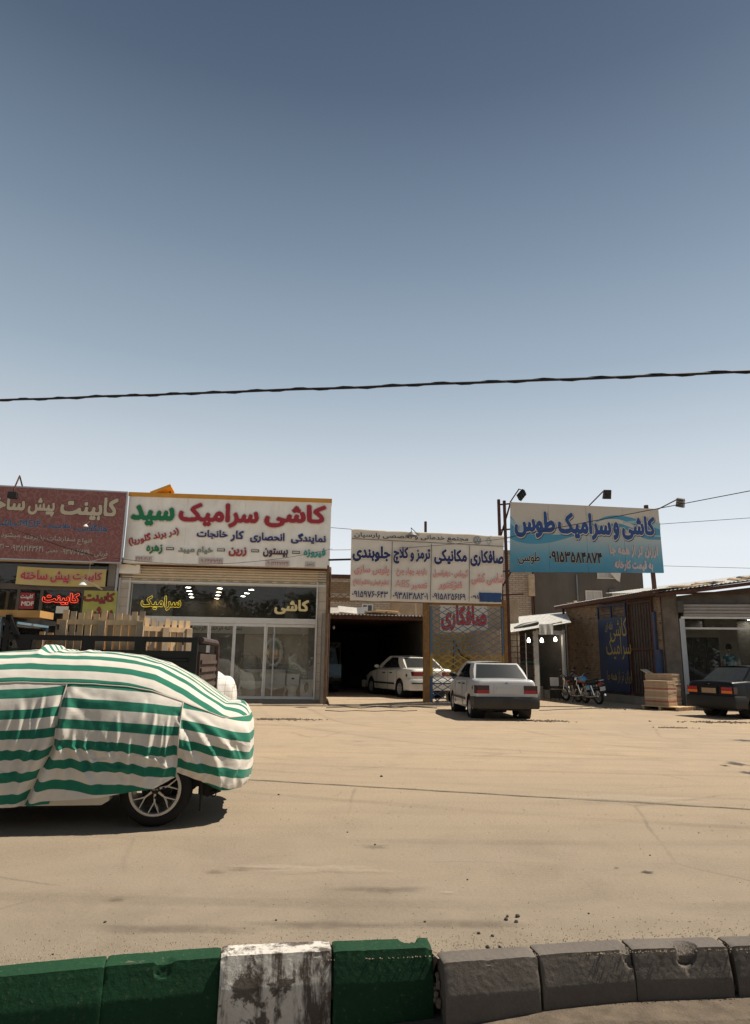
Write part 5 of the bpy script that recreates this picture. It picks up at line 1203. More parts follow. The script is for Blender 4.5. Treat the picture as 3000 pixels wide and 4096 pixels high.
# ================================================================== small shed with bulbs
mat('scrap_brick', (.36, .29, .22), .9, var=.35, scale=7, bump=.4, bscale=30)
def bulb_shed():
    A, B, C, D = aty(2034, 2532, 27.0), aty(2270, 2490, 28.6), aty(2266, 2448, 31.5), aty(2034, 2472, 31.0)
    fr = Fr(A.x, A.y, math.degrees(math.atan2(B.y-A.y, B.x-A.x)))
    def loc(v): p = v-fr.o; return (p.dot(fr.ex), p.dot(fr.ey), p.z)
    a, b, c, d = loc(A), loc(B), loc(C), loc(D); W = b[0]
    T = Thing('bulb_shed', 'small lean-to shed with a corrugated roof and lit bare bulbs', 'shed', fr, (W/2, 0, 0))
    T.part('roof', corr(MB(), (a[0]-.2, a[1]-.2, a[2]), (b[0], b[1]-.2, b[2]), c, (d[0]-.2, d[1], d[2]), 200, .012, 4, 1), 'sheet_roof', smooth=True)
    xj = fr.pix(2150, 2650)[0]; xe = fr.pix(2258, 2650)[0]; zl = fr.pix(2200, 2537)[1]
    T.part('door_post', MB().box(xj-.09, xj+.07, -.02, .12, 0, zl+.1), 'plaster_white'); T.part('door_post', MB().box(xe-.04, xe+.07, -.02, .1, 0, zl+.2), 'plaster_white')
    T.part('lintel', MB().box(xj+.07, xe-.04, 0, .1, zl, zl+.16), 'plaster_white'); T.part('gable_board', MB().prism([(xj+.07, zl+.17), (xe, zl+.17), (xe, zl+.55), (xj+.07, zl+.28)], .02, .08), 'dark_interior')
    T.part('back_wall', MB().box(-.2, W, 3.0, 3.2, 0, 3.3), 'dark_interior'); T.part('side_wall', MB().box(-.25, -.05, 0.2, 3.4, 0, 2.7), 'tan_brick'); T.part('side_wall', MB().box(W-.12, W-.02, .12, 3.6, 0, 3.05), 'dark_interior')  # right side wall added to keep the sun off the shed floor
    # grille screen left of the doorway with stock behind it
    s = T.part('grille_screen', MB().box(-.1, -.04, -.02, .04, 0, zl).box(xj-.16, xj-.095, -.02, .04, 0, zl), 'plaster_white')
    for k in range(11): T.part('grille_bar', MB().box(-.04, xj-.16, -.01, .014, .25+k*(zl-.35)/10, .275+k*(zl-.35)/10), 'rusty_steel', s)
    for k in range(2): x = -.04+(xj-.12)*(k+1)/3; T.part('grille_upright', MB().box(x-.014, x+.014, -.035, -.012, .0, zl), 'rusty_steel' if k == 0 else 'plaster_white', s)
    T.part('stock_wall', MB().box(-.04, xj-.1, .9, 1.0, 0, zl), 'scrap_brick')
    # counter inside
    ct = T.part('counter', MB().box(xj+.1, xe-.05, 1.4, 1.5, .1, 1.35), 'dark_interior'); mat('green_frame', (.03, .10, .085), .5, var=.2, bump=.0)
    for x in (xj+.12, (xj+xe)/2-.1, xe-.12): T.part('counter_frame', MB().box(x-.03, x+.05, 1.34, 1.39, .1, 1.42), 'green_frame', ct)
    T.part('counter_top', MB().box(xj+.08, xe-.03, 1.3, 1.55, 1.43, 1.5), 'green_frame', ct)
    T.part('blue_panel', MB().box((xj+xe)/2-.1, xe-.04, 2.9, 2.95, 1.4, 2.1), 'blue_post_paint')
    for k, (x, z, w, h) in enumerate(((xj+.25, .0, .35, .42), (xj+.3, .43, .3, .3), (xj+.75, .0, .32, .5), (xe-.35, .0, .3, .35))):
        solid('carton', MB().box(x-w/2, x+w/2, .7, 1.05, z+.003, z+h), 'scrap_brick', ('pale carton standing on the floor inside the bulb shed doorway', 'small carton stacked on another carton in the bulb shed', 'tall carton behind the chair in the bulb shed', 'low carton at the door post of the bulb shed')[k], 'carton', fr, (x, .87, z), 'cartons in the bulb shed')
    solid('bundle', MB().ball(((xj+.32), 1.42, 1.62), (.13, .1, .13), 12, 8), 'black_metal', 'dark round bundle standing on the counter in the bulb shed', 'bundle', fr, (xj+.32, 1.42, 1.5), smooth=True)
    for px, py, yy, on, lab in ((2115, 2562, .5, 1, 'lit bulb hanging behind the grille screen'), (2167, 2562, .25, 1, 'lit bulb hanging below the white cloth'), (2221, 2558, .25, 1, 'lit bulb hanging beside the door post of the shed')):
        x, z = fr.pix(px, py, yy); t = Thing('bulb', lab, 'bulb', fr, (x, yy, z-.1), 'lit bare bulbs in the shed')
        t.part('glass', MB().lathe([(0, z-.085), (.05, z-.07), (.07, z-.025), (.06, z+.03), (.035, z+.08), (.03, z+.1)], (x, yy, 0), n=14), 'bulb_glow', smooth=True); t.part('socket', MB().lathe([(.03, z+.1), (.03, z+.15), (0, z+.155)], (x, yy, 0), n=10), 'black_metal'); t.part('flex', MB().tube([(x, yy, z+.15), (x, yy, zl+.2)], .008, 5), 'black_metal')
    # cloth on the eaves and a dark bundle on the roof
    x0, z1 = fr.pix(2157, 2497, -.3); x1, z0 = fr.pix(2215, 2542, -.3)
    solid('cloth', MB().grid(lambda u, v: (x0+(x1-x0)*u, -.3+.03*math.sin(u*14)*(1-v), z0+(z1-z0)*v+.05*u), 24, 8).grid(lambda u, v: (x0+(x1-x0)*u, -.29+.03*math.sin(u*14)*(1-v), z0+(z1-z0)*v+.05*u), 24, 8), 'paper_white', 'white cloth hanging over the eaves of the bulb shed', 'cloth', fr, ((x0+x1)/2, -.3, z0), smooth=True)
    P = [fr.pix(px, py, .35) for px, py in ((2058, 2513), (2090, 2507), (2120, 2500), (2150, 2491))]
    solid('bundle', MB().tube([(x, .35, z) for x, z in P], [.05, .13, .12, .08], 10), 'black_metal', 'long dark bundle tied down on the corrugated shed roof', 'bundle', fr, (P[1][0], .35, P[1][1]-.1), smooth=True)
    return fr
emis('bulb_glow', (1, .96, .82), 9.0)
bulb_shed()

# ================================================================== houses behind
m, nt, b = nmat('far_brick'); v = _obj(nt); mp = nt.nodes.new('ShaderNodeMapping'); mp.inputs['Rotation'].default_value = (R(90), 0, 0); nt.links.new(v, mp.inputs[0])
br = nt.nodes.new('ShaderNodeTexBrick'); nt.links.new(mp.outputs[0], br.inputs[0])
for k, c in (('Color1', (.46, .37, .27)), ('Color2', (.36, .28, .20)), ('Mortar', (.20, .165, .13))): br.inputs[k].default_value = (*c, 1)
br.inputs['Scale'].default_value = 1.0; br.inputs['Brick Width'].default_value = .45; br.inputs['Row Height'].default_value = .15; br.inputs['Mortar Size'].default_value = .022
n_ = _noise(nt, v, .7, 6, .7); nt.links.new(_mix(nt, _ramp(nt, n_.outputs[0], [(.45, 0), (.75, .6)]).outputs[0], br.outputs[0], (.27, .21, .15)), b.inputs['Base Color']); b.inputs['Roughness'].default_value = .95; _bump(nt, b, br.outputs[1], -.5, .03)
mat('dark_render', (.125, .11, .095), .95, var=.3, scale=.5, bump=.3, bscale=8, dirt=(.075, .065, .055), dirt_amt=.6, dscale=.25, stretch=(1, 1, .35))
mat('window_dark', (.03, .032, .035), .15, var=.2, bump=0, spec=.5); mat('curtain', (.45, .43, .40), .8, var=.1, bump=0)
def houses():
    fr = Fr(0, 47, 3)
    def wall_house(name, label, x0, x1, zt, m, depth, wins=(), fr=fr, y0=0.0):
        T = Thing(name, label, 'house', fr, ((x0+x1)/2, y0, 0))
        T.part('wall', MB().box(x0, x1, y0, y0+depth, 0, zt), m); rf = T.part('roof', MB().box(x0-.12, x1+.12, y0-.12, y0+depth+.1, zt+.002, zt+.22), 'concrete')
        for a, b_, c, d, white in wins:
            w = T.part('window', MB().box(a-.08, a, y0-.06, y0+.02, c, d).box(b_, b_+.08, y0-.06, y0+.02, c, d).box(a-.08, b_+.08, y0-.06, y0+.02, d, d+.08).box(a-.12, b_+.12, y0-.1, y0+.02, c-.08, c).box((a+b_)/2-.03, (a+b_)/2+.03, y0-.05, y0-.012, c, d), 'plaster_white')
            T.part('pane', MB().box(a, b_, y0-.01, y0-.004, c, d), 'curtain' if white else 'window_dark', w)
        return T
    X = lambda px, py, y=0: fr.pix(px, py, y)
    # tan house behind the garage
    x0, zt = X(1290, 2312); x1 = X(1560, 2312)[0]
    w0 = X(1452, 2432); w1 = X(1470, 2448)
    T = wall_house('brick_house', 'tan brick house with a dark coping behind the garage shed', x0-6, x1, zt, 'far_brick', 8, [(w0[0], w1[0]+.3, w1[1], w0[1]+.2, 0)])
    T.part('coping', MB().box(x0-6.1, x1+.1, -.2, .1, zt+.0, zt+.25), 'rusty_steel')
    wall_house('brick_house', 'lower plain brick house between the garage roof and the lattice gate', x1+.05, X(1990, 2380)[0], X(1650, 2385)[1], 'tan_brick', 8, y0=1.5)
    # pale brick house and dark rendered house behind the shed
    xa, xb = X(1995, 2300)[0], X(2128, 2300)[0]; zt = X(2080, 2215)[1]
    T = wall_house('brick_house', 'pale brick house with an orange downpipe behind the bulb shed', xa, xb, zt, 'far_brick', 9)
    xp = X(2126, 2380)[0]; T.part('downpipe', MB().box(xp-.25, xp+.18, -.3, -.02, X(2126, 2385)[1], X(2126, 2298)[1]), 'wood_grey'); T.part('downpipe', MB().tube([(xp, -.15, X(2126, 2460)[1]), (xp, -.15, X(2126, 2388)[1])], .07, 8), 'rusty_steel')
    y0 = 1.0; W = []
    for p in ((2392, 2462, 2286, 2312), (2345, 2405, 2366, 2402), (2452, 2512, 2370, 2402)):
        a, d = fr.pix(p[0], p[2], y0); b_, c = fr.pix(p[1], p[3], y0); W.append((a, b_, c, d, 1))
    xc = fr.pix(2134, 2300, y0)[0]; xd = fr.pix(2572, 2320, y0)[0]
    T = wall_house('rendered_house', 'tall dark cement rendered house with white curtained windows', xc, xd, fr.pix(2400, 2215, y0)[1], 'dark_render', 10, W, y0=y0)
    xp = fr.pix(2308, 2380, y0)[0]; T.part('downpipe', MB().tube([(xp, y0-.1, 3), (xp, y0-.1, fr.pix(2308, 2300, y0)[1])], .06, 8), 'grey_metal'); xp = fr.pix(2448, 2360, y0)[0]; T.part('vent_box', MB().box(xp-.3, xp+.3, y0-.3, y0-.02, fr.pix(2448, 2372, y0)[1], fr.pix(2448, 2358, y0)[1]), 'dark_render')
    xp, zp = fr.pix(2470, 2306, y0-.3); T.part('awning_rag', MB().poly([(xp-.6, y0-.3, zp+.35), (xp+.25, y0-.35, zp+.3), (xp+.15, y0-.3, zp-.4), (xp-.1, y0-.3, zp-.25)]), 'paper_white')
    # low far houses along the street so the horizon is closed
    for k, (x, w, h, d) in enumerate(((-46, 18, 5.2, 60), (-24, 13, 4.4, 48), (22, 12, 4.2, 55), (38, 16, 5.0, 62), (60, 20, 4.6, 66))):
        f = Fr(x, d, 2); wall_house('far_house', ('low tan house far behind the maroon billboard', 'flat roofed house right behind the cabinet shop', 'low house behind the showroom roof', 'wide flat house beyond the showroom', 'long low house at the far end of the street')[k], 0, w, h, 'tan_brick', 9, [(2, 3.4, 1.2, 2.6, 0), (w-4, w-2.6, 1.2, 2.6, 0)], fr=f)
houses()
# ================================================================== vehicles
def paint(name, col, rough=.35, coat=.6, dust=.25, metal=0.0):
    m, nt, b = nmat(name); v = _obj(nt); n = _noise(nt, v, 2.2, 6, .7)
    c = _mix(nt, _ramp(nt, n.outputs[0], [(.4, dust*.2), (.75, dust)]).outputs[0], col, (.42, .36, .28))
    nt.links.new(c, b.inputs['Base Color']); b.inputs['Roughness'].default_value = rough; b.inputs['Coat Weight'].default_value = coat; b.inputs['Coat Roughness'].default_value = .12; b.inputs['Metallic'].default_value = metal
paint('paint_white', (.43, .435, .44), dust=.28); paint('paint_ivory', (.68, .65, .58), dust=.25); paint('paint_black', (.004, .005, .006), .35, .0, .01); MATS['paint_black'].node_tree.nodes['Principled BSDF'].inputs['Specular IOR Level'].default_value = .22; paint('paint_blue', (.10, .22, .32), .6, .1, .4)
flat('car_glass', (.012, .014, .016), .06, .6); flat('car_glass_dusty', (.03, .031, .03), .2, .7); flat('rubber', (.018, .017, .016), .85, .2); mat('bumper_grey', (.035, .031, .028), .55, var=.2, scale=3, bump=.05); flat('trim_black', (.015, .015, .015), .6)
flat('lamp_red', (.30, .012, .015), .2, .5); flat('lamp_amber', (.65, .14, .02), .2, .5); flat('lamp_smoke', (.045, .02, .022), .2, .5); flat('chrome', (.6, .6, .6), .2, .5, 1.0); mat('plate_blank', (.40, .41, .42), .6, var=.05, bump=0); mat('plate_tan', (.30, .20, .12), .6, var=.15, bump=0); mat('plate_amber', (.42, .24, .07), .6, var=.1, bump=0)
mat('wheel_cover', (.40, .39, .37), .45, metal=.3, var=.2, scale=8, bump=0, dirt=(.2, .17, .13), dirt_amt=.5)

def wheel_parts(T, x, y, r, w, side, parent=None, spokes=8):
    """car wheel on axle along x; side = +1 faces +x"""
    c = (x, y, r); o = side*w/2
    wh = T.part('wheel', MB().lathe([(r*.60, -w/2), (r*.86, -w/2), (r*.97, -w*.38), (r, -w*.2), (r, w*.2), (r*.97, w*.38), (r*.86, w/2), (r*.60, w/2), (r*.60, -w/2)], c, 'x', 28), 'rubber', smooth=True, angle=35)
    T.part('rim', MB().lathe([(r*.60, o), (r*.62, o*1.04), (r*.56, o*.9), (r*.50, o*.75), (r*.18, o*.95), (0, o*.98)] if side > 0 else [(r*.60, o), (r*.62, o*1.04), (r*.56, o*.9), (r*.50, o*.75), (r*.18, o*.95), (0, o*.98)], c, 'x', 24), 'wheel_cover', wh, smooth=True)
    mb = MB()
    for k in range(spokes):
        t = 2*math.pi*k/spokes; mb.add([(x+o*.93, y+r*a*math.cos(t+d), r+r*a*math.sin(t+d)) for a, d in ((.30, -.12), (.46, -.1), (.46, .1), (.30, .12))], [(0, 1, 2, 3)])
    T.part('rim_slot', mb, 'trim_black', wh, kind='stuff')
    return wh

def sedan(name, label, P, org, heading, body_mat, rear):
    """P: dimensions. local x right, y forward from the rear bumper, z up"""
    fr = Fr(org[0], org[1], -heading, org[2] if len(org) > 2 else 0)
    T = Thing(name, label, 'car', fr, (0, 0, 0))
    L, Wd, wb, ro, r = P['L'], P['W']/2, P['wb'], P['ro'], P['r']
    ya, yf = ro, ro+wb; arch = r+.065
    deck = lambda y: float(np.interp(y, *zip(*P['deck'])))      # centre line height of lower body
    wid = lambda y: Wd*float(np.interp(y, *zip(*P['plan'])))
    def bottom(y):
        z = P['sill']
        z = max(z, float(np.interp(y, [0, .25, ro-arch, ro], [P['rb'], P['rb'], P['sill'], P['sill']]))) if y < ro else z
        for c in (ya, yf):
            d = abs(y-c)
            if d < arch: z = max(z, r+math.sqrt(arch*arch-d*d))
        return z
    ys = sorted(set([0, .012, .04, .09, .16, L-.12, L-.05, L-.015, L] + [i*L/60 for i in range(1, 60)] + [c+d*arch for c in (ya, yf) for d in (-1, -.97, -.9, -.75, -.5, -.25, 0, .25, .5, .75, .9, .97, 1)]))
    mb = MB(); K = 11; secs = []
    for y in ys:
        w = wid(y); zd = deck(y); zb = bottom(y); zs = zd-.055
        belt = .62*zs+.38*zb if zs-zb > .3 else (zs+zb)/2
        pts = [(w*.965, zb), (w*.985, zb+.05*(zs-zb)), (w, zb+.35*(zs-zb)), (w*1.0, zb+.62*(zs-zb)), (w*.985, zb+.85*(zs-zb)), (w*.965, zs-.03), (w*.945, zs+.005), (w*.90, zs+.035), (w*.80, zd-.008), (w*.45, zd), (0, zd+.004)]
        secs.append([(x, y, z) for x, z in pts])
    vs = []; fs = []
    for s in secs: vs += s + [(-x, y, z) for x, y, z in s[-2::-1]]
    n = 2*K-1
    for i in range(len(secs)-1):
        for k in range(n-1): fs.append((i*n+k, i*n+k+1, (i+1)*n+k+1, (i+1)*n+k))
    fs += [tuple(range(n-1, -1, -1)), tuple((len(secs)-1)*n+k for k in range(n))]
    mb.add(vs, fs)
    body = T.part('body', mb, body_mat, smooth=True, angle=32)
    T.part('underbody', MB().box(-Wd*.82, Wd*.82, .25, L-.3, P['sill']-.02, .5), 'trim_black')
    for s in (-1, 1):
        for c in (ya, yf): T.part('wheel_well', MB().lathe([(arch-.002, Wd*.55), (arch-.002, Wd*.96)], (0, c, r), 'x', 26) if s > 0 else MB().lathe([(arch-.002, -Wd*.96), (arch-.002, -Wd*.55)], (0, c, r), 'x', 26), 'trim_black')
        for c in (ya, yf): wheel_parts(T, s*(Wd*.955-.09), c, r, .18, s)
    # cabin
    (y1, z1, x1), (y2, z2, x2), (y3, z3, x3), (y4, z4, x4) = P['cabin']     # rear glass foot, roof rear, roof front, windscreen foot: (y, z, half width)
    def side(t_y, t_z):
        """point on the cabin side: t_y 0..1 rear to front, t_z 0..1 belt to roof"""
        a = Vector((x1, y1, z1)).lerp(Vector((x4, y4, z4)), t_y); b = Vector((x2, y2, z2)).lerp(Vector((x3, y3, z3)), t_y)
        p = a.lerp(b, t_z); p.x += .028*math.sin(math.pi*t_z); return p
    mb = MB(); nu, nv = 14, 8
    rows = []
    for j in range(nv+1):
        row = [side(i/nu, j/nv) for i in range(nu+1)]; rows.append(row)
    for sgn in (1, -1):
        vs = [(sgn*p.x, p.y, p.z) for row in rows for p in row]
        mb.add(vs, [(j*(nu+1)+i, j*(nu+1)+i+1, (j+1)*(nu+1)+i+1, (j+1)*(nu+1)+i) for j in range(nv) for i in range(nu)])
    def cap(edge, bulge_y, bulge_z):      # front, rear and roof skins bridging both sides
        m = 12; vs = []
        for p in edge:
            for k in range(m+1):
                t = -1+2*k/m; q = 1-t*t
                vs.append((p.x*t, p.y+bulge_y*q, p.z+bulge_z*q))
        mb.add(vs, [(i*(m+1)+k, i*(m+1)+k+1, (i+1)*(m+1)+k+1, (i+1)*(m+1)+k) for i in range(len(edge)-1) for k in range(m)])
    cap([rows[j][0] for j in range(nv+1)], -.05, 0); cap([rows[j][nu] for j in range(nv+1)], .09, 0); cap(rows[nv], 0, .035)
    cab = T.part('cabin', mb, body_mat, smooth=True, angle=40)
    # side glass: front and rear door windows proud of the cabin side
    def pane(ty0, ty1, tz0, tz1, sk0=0, sk1=0, off=.006):
        out = []
        for sgn in (1, -1):
            g = MB(); m = 5; vs = []
            for i in range(m+1):
                for j in range(m+1):
                    tz = tz0+(tz1-tz0)*j/m; a = ty0+sk0*(j/m); b = ty1+sk1*(j/m)
                    p = side(a+(b-a)*i/m, tz); vs.append((sgn*(p.x+off), p.y, p.z+off*.3))
            g.add(vs, [(i*(m+1)+j, (i+1)*(m+1)+j, (i+1)*(m+1)+j+1, i*(m+1)+j+1) for i in range(m) for j in range(m)])
            out.append(g)
        return out
    for (a, b, s0, s1) in P['side_glass']:
        for tr, gl in zip(pane(a-.012, b+.012, .05, .93, s0, s1, .004), pane(a, b, .09, .89, s0, s1, .010)):
            f = T.part('window_trim', tr, 'trim_black', cab); T.part('window', gl, 'car_glass', f, smooth=True)
    def screen(edge_i, by, off, w0, w1, t0, t1, m, nm, par):
        g = MB(); mm = 10; k = 6; vs = []
        for j in range(k+1):
            tz = t0+(t1-t0)*j/k; p = side(edge_i, tz); x = (p.x-.028*math.sin(math.pi*tz))*(w0+(w1-w0)*j/k)
            for i in range(mm+1):
                t = -1+2*i/mm; q = 1-(t*x/p.x)**2
                vs.append((x*t, p.y+by*q+off, p.z+abs(off)*.6))
        g.add(vs, [(j*(mm+1)+i, j*(mm+1)+i+1, (j+1)*(mm+1)+i+1, (j+1)*(mm+1)+i) for j in range(k) for i in range(mm)])
        return T.part(nm, g, m, par, smooth=True)
    f = screen(0, -.05, -.005, .96, .93, .03, .93, 'trim_black', 'rear_window_trim', cab); screen(0, -.05, -.011, .92, .88, .07, .88, P.get('rear_glass', 'car_glass'), 'rear_window', f)
    f = screen(1, .09, .005, .95, .92, .03, .93, 'trim_black', 'windscreen_trim', cab); screen(1, .09, .011, .91, .87, .07, .88, 'car_glass', 'windscreen', f)
    # doors: shut lines and handles
    for s in (-1, 1):
        for y in P['seams']:
            w = wid(y); zb, zt = P['sill']+.06, deck(y)-.09
            T.part('door_seam', MB().box(s*(w*1.0)-.004, s*(w*1.0)+.004, y-.005, y+.005, zb, zt) , 'trim_black', body)
        for y in P['handles']: T.part('door_handle', MB().box(min(s*wid(y)*.97, s*wid(y)*1.012), max(s*wid(y)*.97, s*wid(y)*1.012), y-.08, y+.08, deck(y)-.17, deck(y)-.135), 'trim_black', body)
        for (a, b) in ((ro+arch+.02, ro+wb-arch-.02),): T.part('side_moulding', MB().box(min(s*Wd*.98, s*(Wd+.014)), max(s*Wd*.98, s*(Wd+.014)), a, b, .44, .50), 'bumper_grey' if body_mat != 'paint_ivory' else 'trim_black', body)
        p = side(.93, .05); m = T.part('wing_mirror', MB().ball((s*(p.x+.13), p.y-.05, p.z+.07), (.10, .055, .065), 10, 8), body_mat if P.get('body_mirror') else 'trim_black', smooth=True)
        T.part('mirror_stalk', MB().bar((s*p.x, p.y, p.z+.02), (s*(p.x+.09), p.y-.04, p.z+.05), .04), 'trim_black', m)
        T.part('headlamp', MB().box(min(s*Wd*.45, s*Wd*.86), max(s*Wd*.45, s*Wd*.86), L-.02, L+.012, .56, .70), 'chrome')
    T.part('fuel_flap', MB().lathe([(.0, -Wd*.995), (.05, -Wd*.993), (.055, -Wd*.97)], (0, .36, .77), 'x', 14), 'trim_black', body)
    bm = rear['bumper_mat']
    # bumpers wrap round the corners
    def bumper(nm, y0, sgn, z0, z1, wrap, m):
        path = []
        for t in range(-12, 13):
            u = t/12; x = Wd*1.01*math.sin(u*math.pi/2)**1 if abs(u) < 1 else Wd*1.01*u
            e = abs(u)**6
            path.append((Wd*1.015*min(1, abs(u)*1.12)*(1 if u > 0 else -1), y0-sgn*(.055-.0*e)*1 + sgn*(.10*abs(u)**5)))
        path = [(-Wd*1.012, y0+sgn*wrap)] + path + [(Wd*1.012, y0+sgn*wrap)]
        prof = [(0, z0), (.02, z0+.03), (.03, (z0+z1)/2), (.028, z1-.05), (.012, z1-.01), (-.04, z1)]
        vs = []; npf = len(prof)
        for i, (x, y) in enumerate(path):
            a = Vector(path[max(0, i-1)]); b = Vector(path[min(len(path)-1, i+1)]); d = (b-a).normalized(); nrm = Vector((d.y, -d.x))*(1 if sgn > 0 else -1)
            for q, z in prof: vs.append((x+nrm.x*q, y+nrm.y*q, z))
        g = MB().add(vs, [(i*npf+k, (i+1)*npf+k, (i+1)*npf+k+1, i*npf+k+1) for i in range(len(path)-1) for k in range(npf-1)])
        return T.part(nm, g, m, smooth=True, angle=30)
    rbm = bumper('rear_bumper', 0, 1, P['rb']-.02, rear['bz'], rear.get('wrap', .42), bm); bumper('front_bumper', L, -1, .24, .52, .4, bm)
    if rear.get('strip'): bumper_s = T.part('bumper_strip', MB().box(-Wd*.98, Wd*.98, -.092, -.06, rear['strip'], rear['strip']+.035), 'trim_black', rbm)
    # rear face: lamps, plate recess, boot lock, shut line
    yb = -.012
    for s in (-1, 1):
        z0, z1, xi, xo = rear['lamp']
        lm = T.part('tail_lamp', MB().box(min(s*xi, s*xo), max(s*xi, s*xo), yb, .05, z0, z1), rear['m'][0]); 
        zm = z0+(z1-z0)*rear['split']; T.part('lamp_lens', MB().box(min(s*(xi+.01), s*(xo-.01)), max(s*(xi+.01), s*(xo-.01)), yb-.008, yb-.001, zm, z1-.01), rear['m'][1], lm)
        if len(rear['m']) > 2: T.part('indicator_lens', MB().box(min(s*(xi+.01), s*(xo-.01)), max(s*(xi+.01), s*(xo-.01)), yb-.008, yb-.001, z0+.01, zm-.008), rear['m'][2], lm)
        T.part('lamp_return', MB().box(min(s*(xo), s*(xo+.03)), max(s*(xo), s*(xo+.03)), .012, .14, z0, z1), rear['m'][0], lm)
    z0, z1, hw = rear['plate']
    rc = T.part('plate_recess', MB().box(-hw-.05, hw+.05, yb-.012, .02, z0-.02, z1+.05), rear.get('recess', body_mat)); T.part('number_plate', MB().box(-hw, hw, yb-.022, yb-.013, z0, z1), rear['plate_mat'], rc)
    T.part('boot_lock', MB().lathe([(.018, yb-.02), (.018, .02)], (0, 0, z1+.10), 'y', 10), 'trim_black')
    xo = rear['lamp'][2]-.03
    for s in (-1, 1): T.part('boot_seam', MB().box(s*Wd*.86-.004, s*Wd*.86+.004, -.004, .012, rear['lamp'][1]+.01, deck(0)-.09), 'trim_black')
    T.part('exhaust', MB().lathe([(.028, -.02), (.028, .3)], (-Wd*.5, 0, P['rb']-.0), 'y', 10), 'grey_metal')
    return T
HATCH = dict(L=3.94, W=1.605, wb=2.345, ro=.84, r=.272, sill=.24, rb=.30,
    deck=[(0, .90), (.02, .955), (.06, .985), (.3, 1.0), (.62, 1.02), (1.2, 1.0), (2.9, .985), (3.0, .97), (3.5, .90), (3.8, .80), (3.92, .70), (3.94, .66)],
    plan=[(0, .90), (.03, .945), (.1, .972), (.3, .99), (.8, 1.0), (3.0, 1.0), (3.5, .97), (3.8, .92), (3.94, .84)],
    cabin=[(.50, .98, .70), (1.02, 1.385, .575), (2.2, 1.41, .585), (2.98, .965, .72)], side_glass=[(.20, .30, .12, .035), (.325, .55, .035, .0), (.58, .83, .0, -.10)], seams=[.98, 1.62, 2.62], handles=[1.42, 2.0], rear_glass='car_glass_dusty')
REAR_W = dict(bumper_mat='bumper_grey', bz=.57, lamp=(.645, .84, .44, .765), split=.45, m=('lamp_smoke', 'lamp_smoke', 'lamp_red'), plate=(.655, .80, .265), plate_mat='plate_blank')
sedan('parked_car', 'dusty white saloon car with a black rear bumper parked before the lattice gate', HATCH, (3.36, 17.45), -4, 'paint_white', REAR_W)
REAR_B = dict(bumper_mat='trim_black', bz=.60, lamp=(.66, .84, .40, .765), split=.5, m=('lamp_smoke', 'lamp_red', 'lamp_amber'), plate=(.665, .80, .24), plate_mat='plate_tan', recess='paint_black')
_h = R(68); _c = Vector((9.78, 18.85))+.80*Vector((-math.cos(_h), math.sin(_h)))
sedan('parked_car', 'black saloon car with red and amber tail lamps in front of the showroom', HATCH, (_c.x, _c.y), 68, 'paint_black', REAR_B)
SAM = dict(L=4.50, W=1.72, wb=2.67, ro=.98, r=.305, sill=.25, rb=.30,
    deck=[(0, .88), (.02, .96), (.07, 1.0), (.4, 1.03), (.75, 1.04), (1.3, 1.0), (3.2, .97), (3.4, .95), (3.9, .88), (4.3, .78), (4.47, .68), (4.5, .62)],
    plan=[(0, .86), (.03, .91), (.12, .95), (.4, .985), (.9, 1.0), (3.4, 1.0), (3.9, .97), (4.3, .90), (4.5, .78)],
    cabin=[(.62, 1.01, .72), (1.25, 1.40, .585), (2.35, 1.44, .60), (3.3, .965, .74)], side_glass=[(.20, .30, .10, .03), (.325, .56, .03, .0), (.585, .84, .0, -.11)], seams=[1.15, 1.95, 3.0], handles=[1.7, 2.35], rear_glass='car_glass_dusty', body_mirror=True)
REAR_S = dict(bumper_mat='paint_ivory', bz=.66, wrap=.5, lamp=(.76, .90, .36, .76), split=.0, m=('lamp_smoke', 'lamp_red'), plate=(.72, .83, .26), plate_mat='plate_blank', strip=.50)
def _sam():
    a, b = gnd(1598, 2790, .16), gnd(1512, 2778, .16); h = math.degrees(math.atan2(b.x-a.x, b.y-a.y)); h = -22
    hd = Vector((math.sin(R(h)), math.cos(R(h)), 0)); rt = Vector((hd.y, -hd.x, 0)); ax = a+rt*.82; o = ax-hd*.98
    sedan('parked_car', 'ivory saloon car half inside the dark garage behind the yellow post', SAM, (o.x, o.y, .16), h, 'paint_ivory', REAR_S)
_sam()

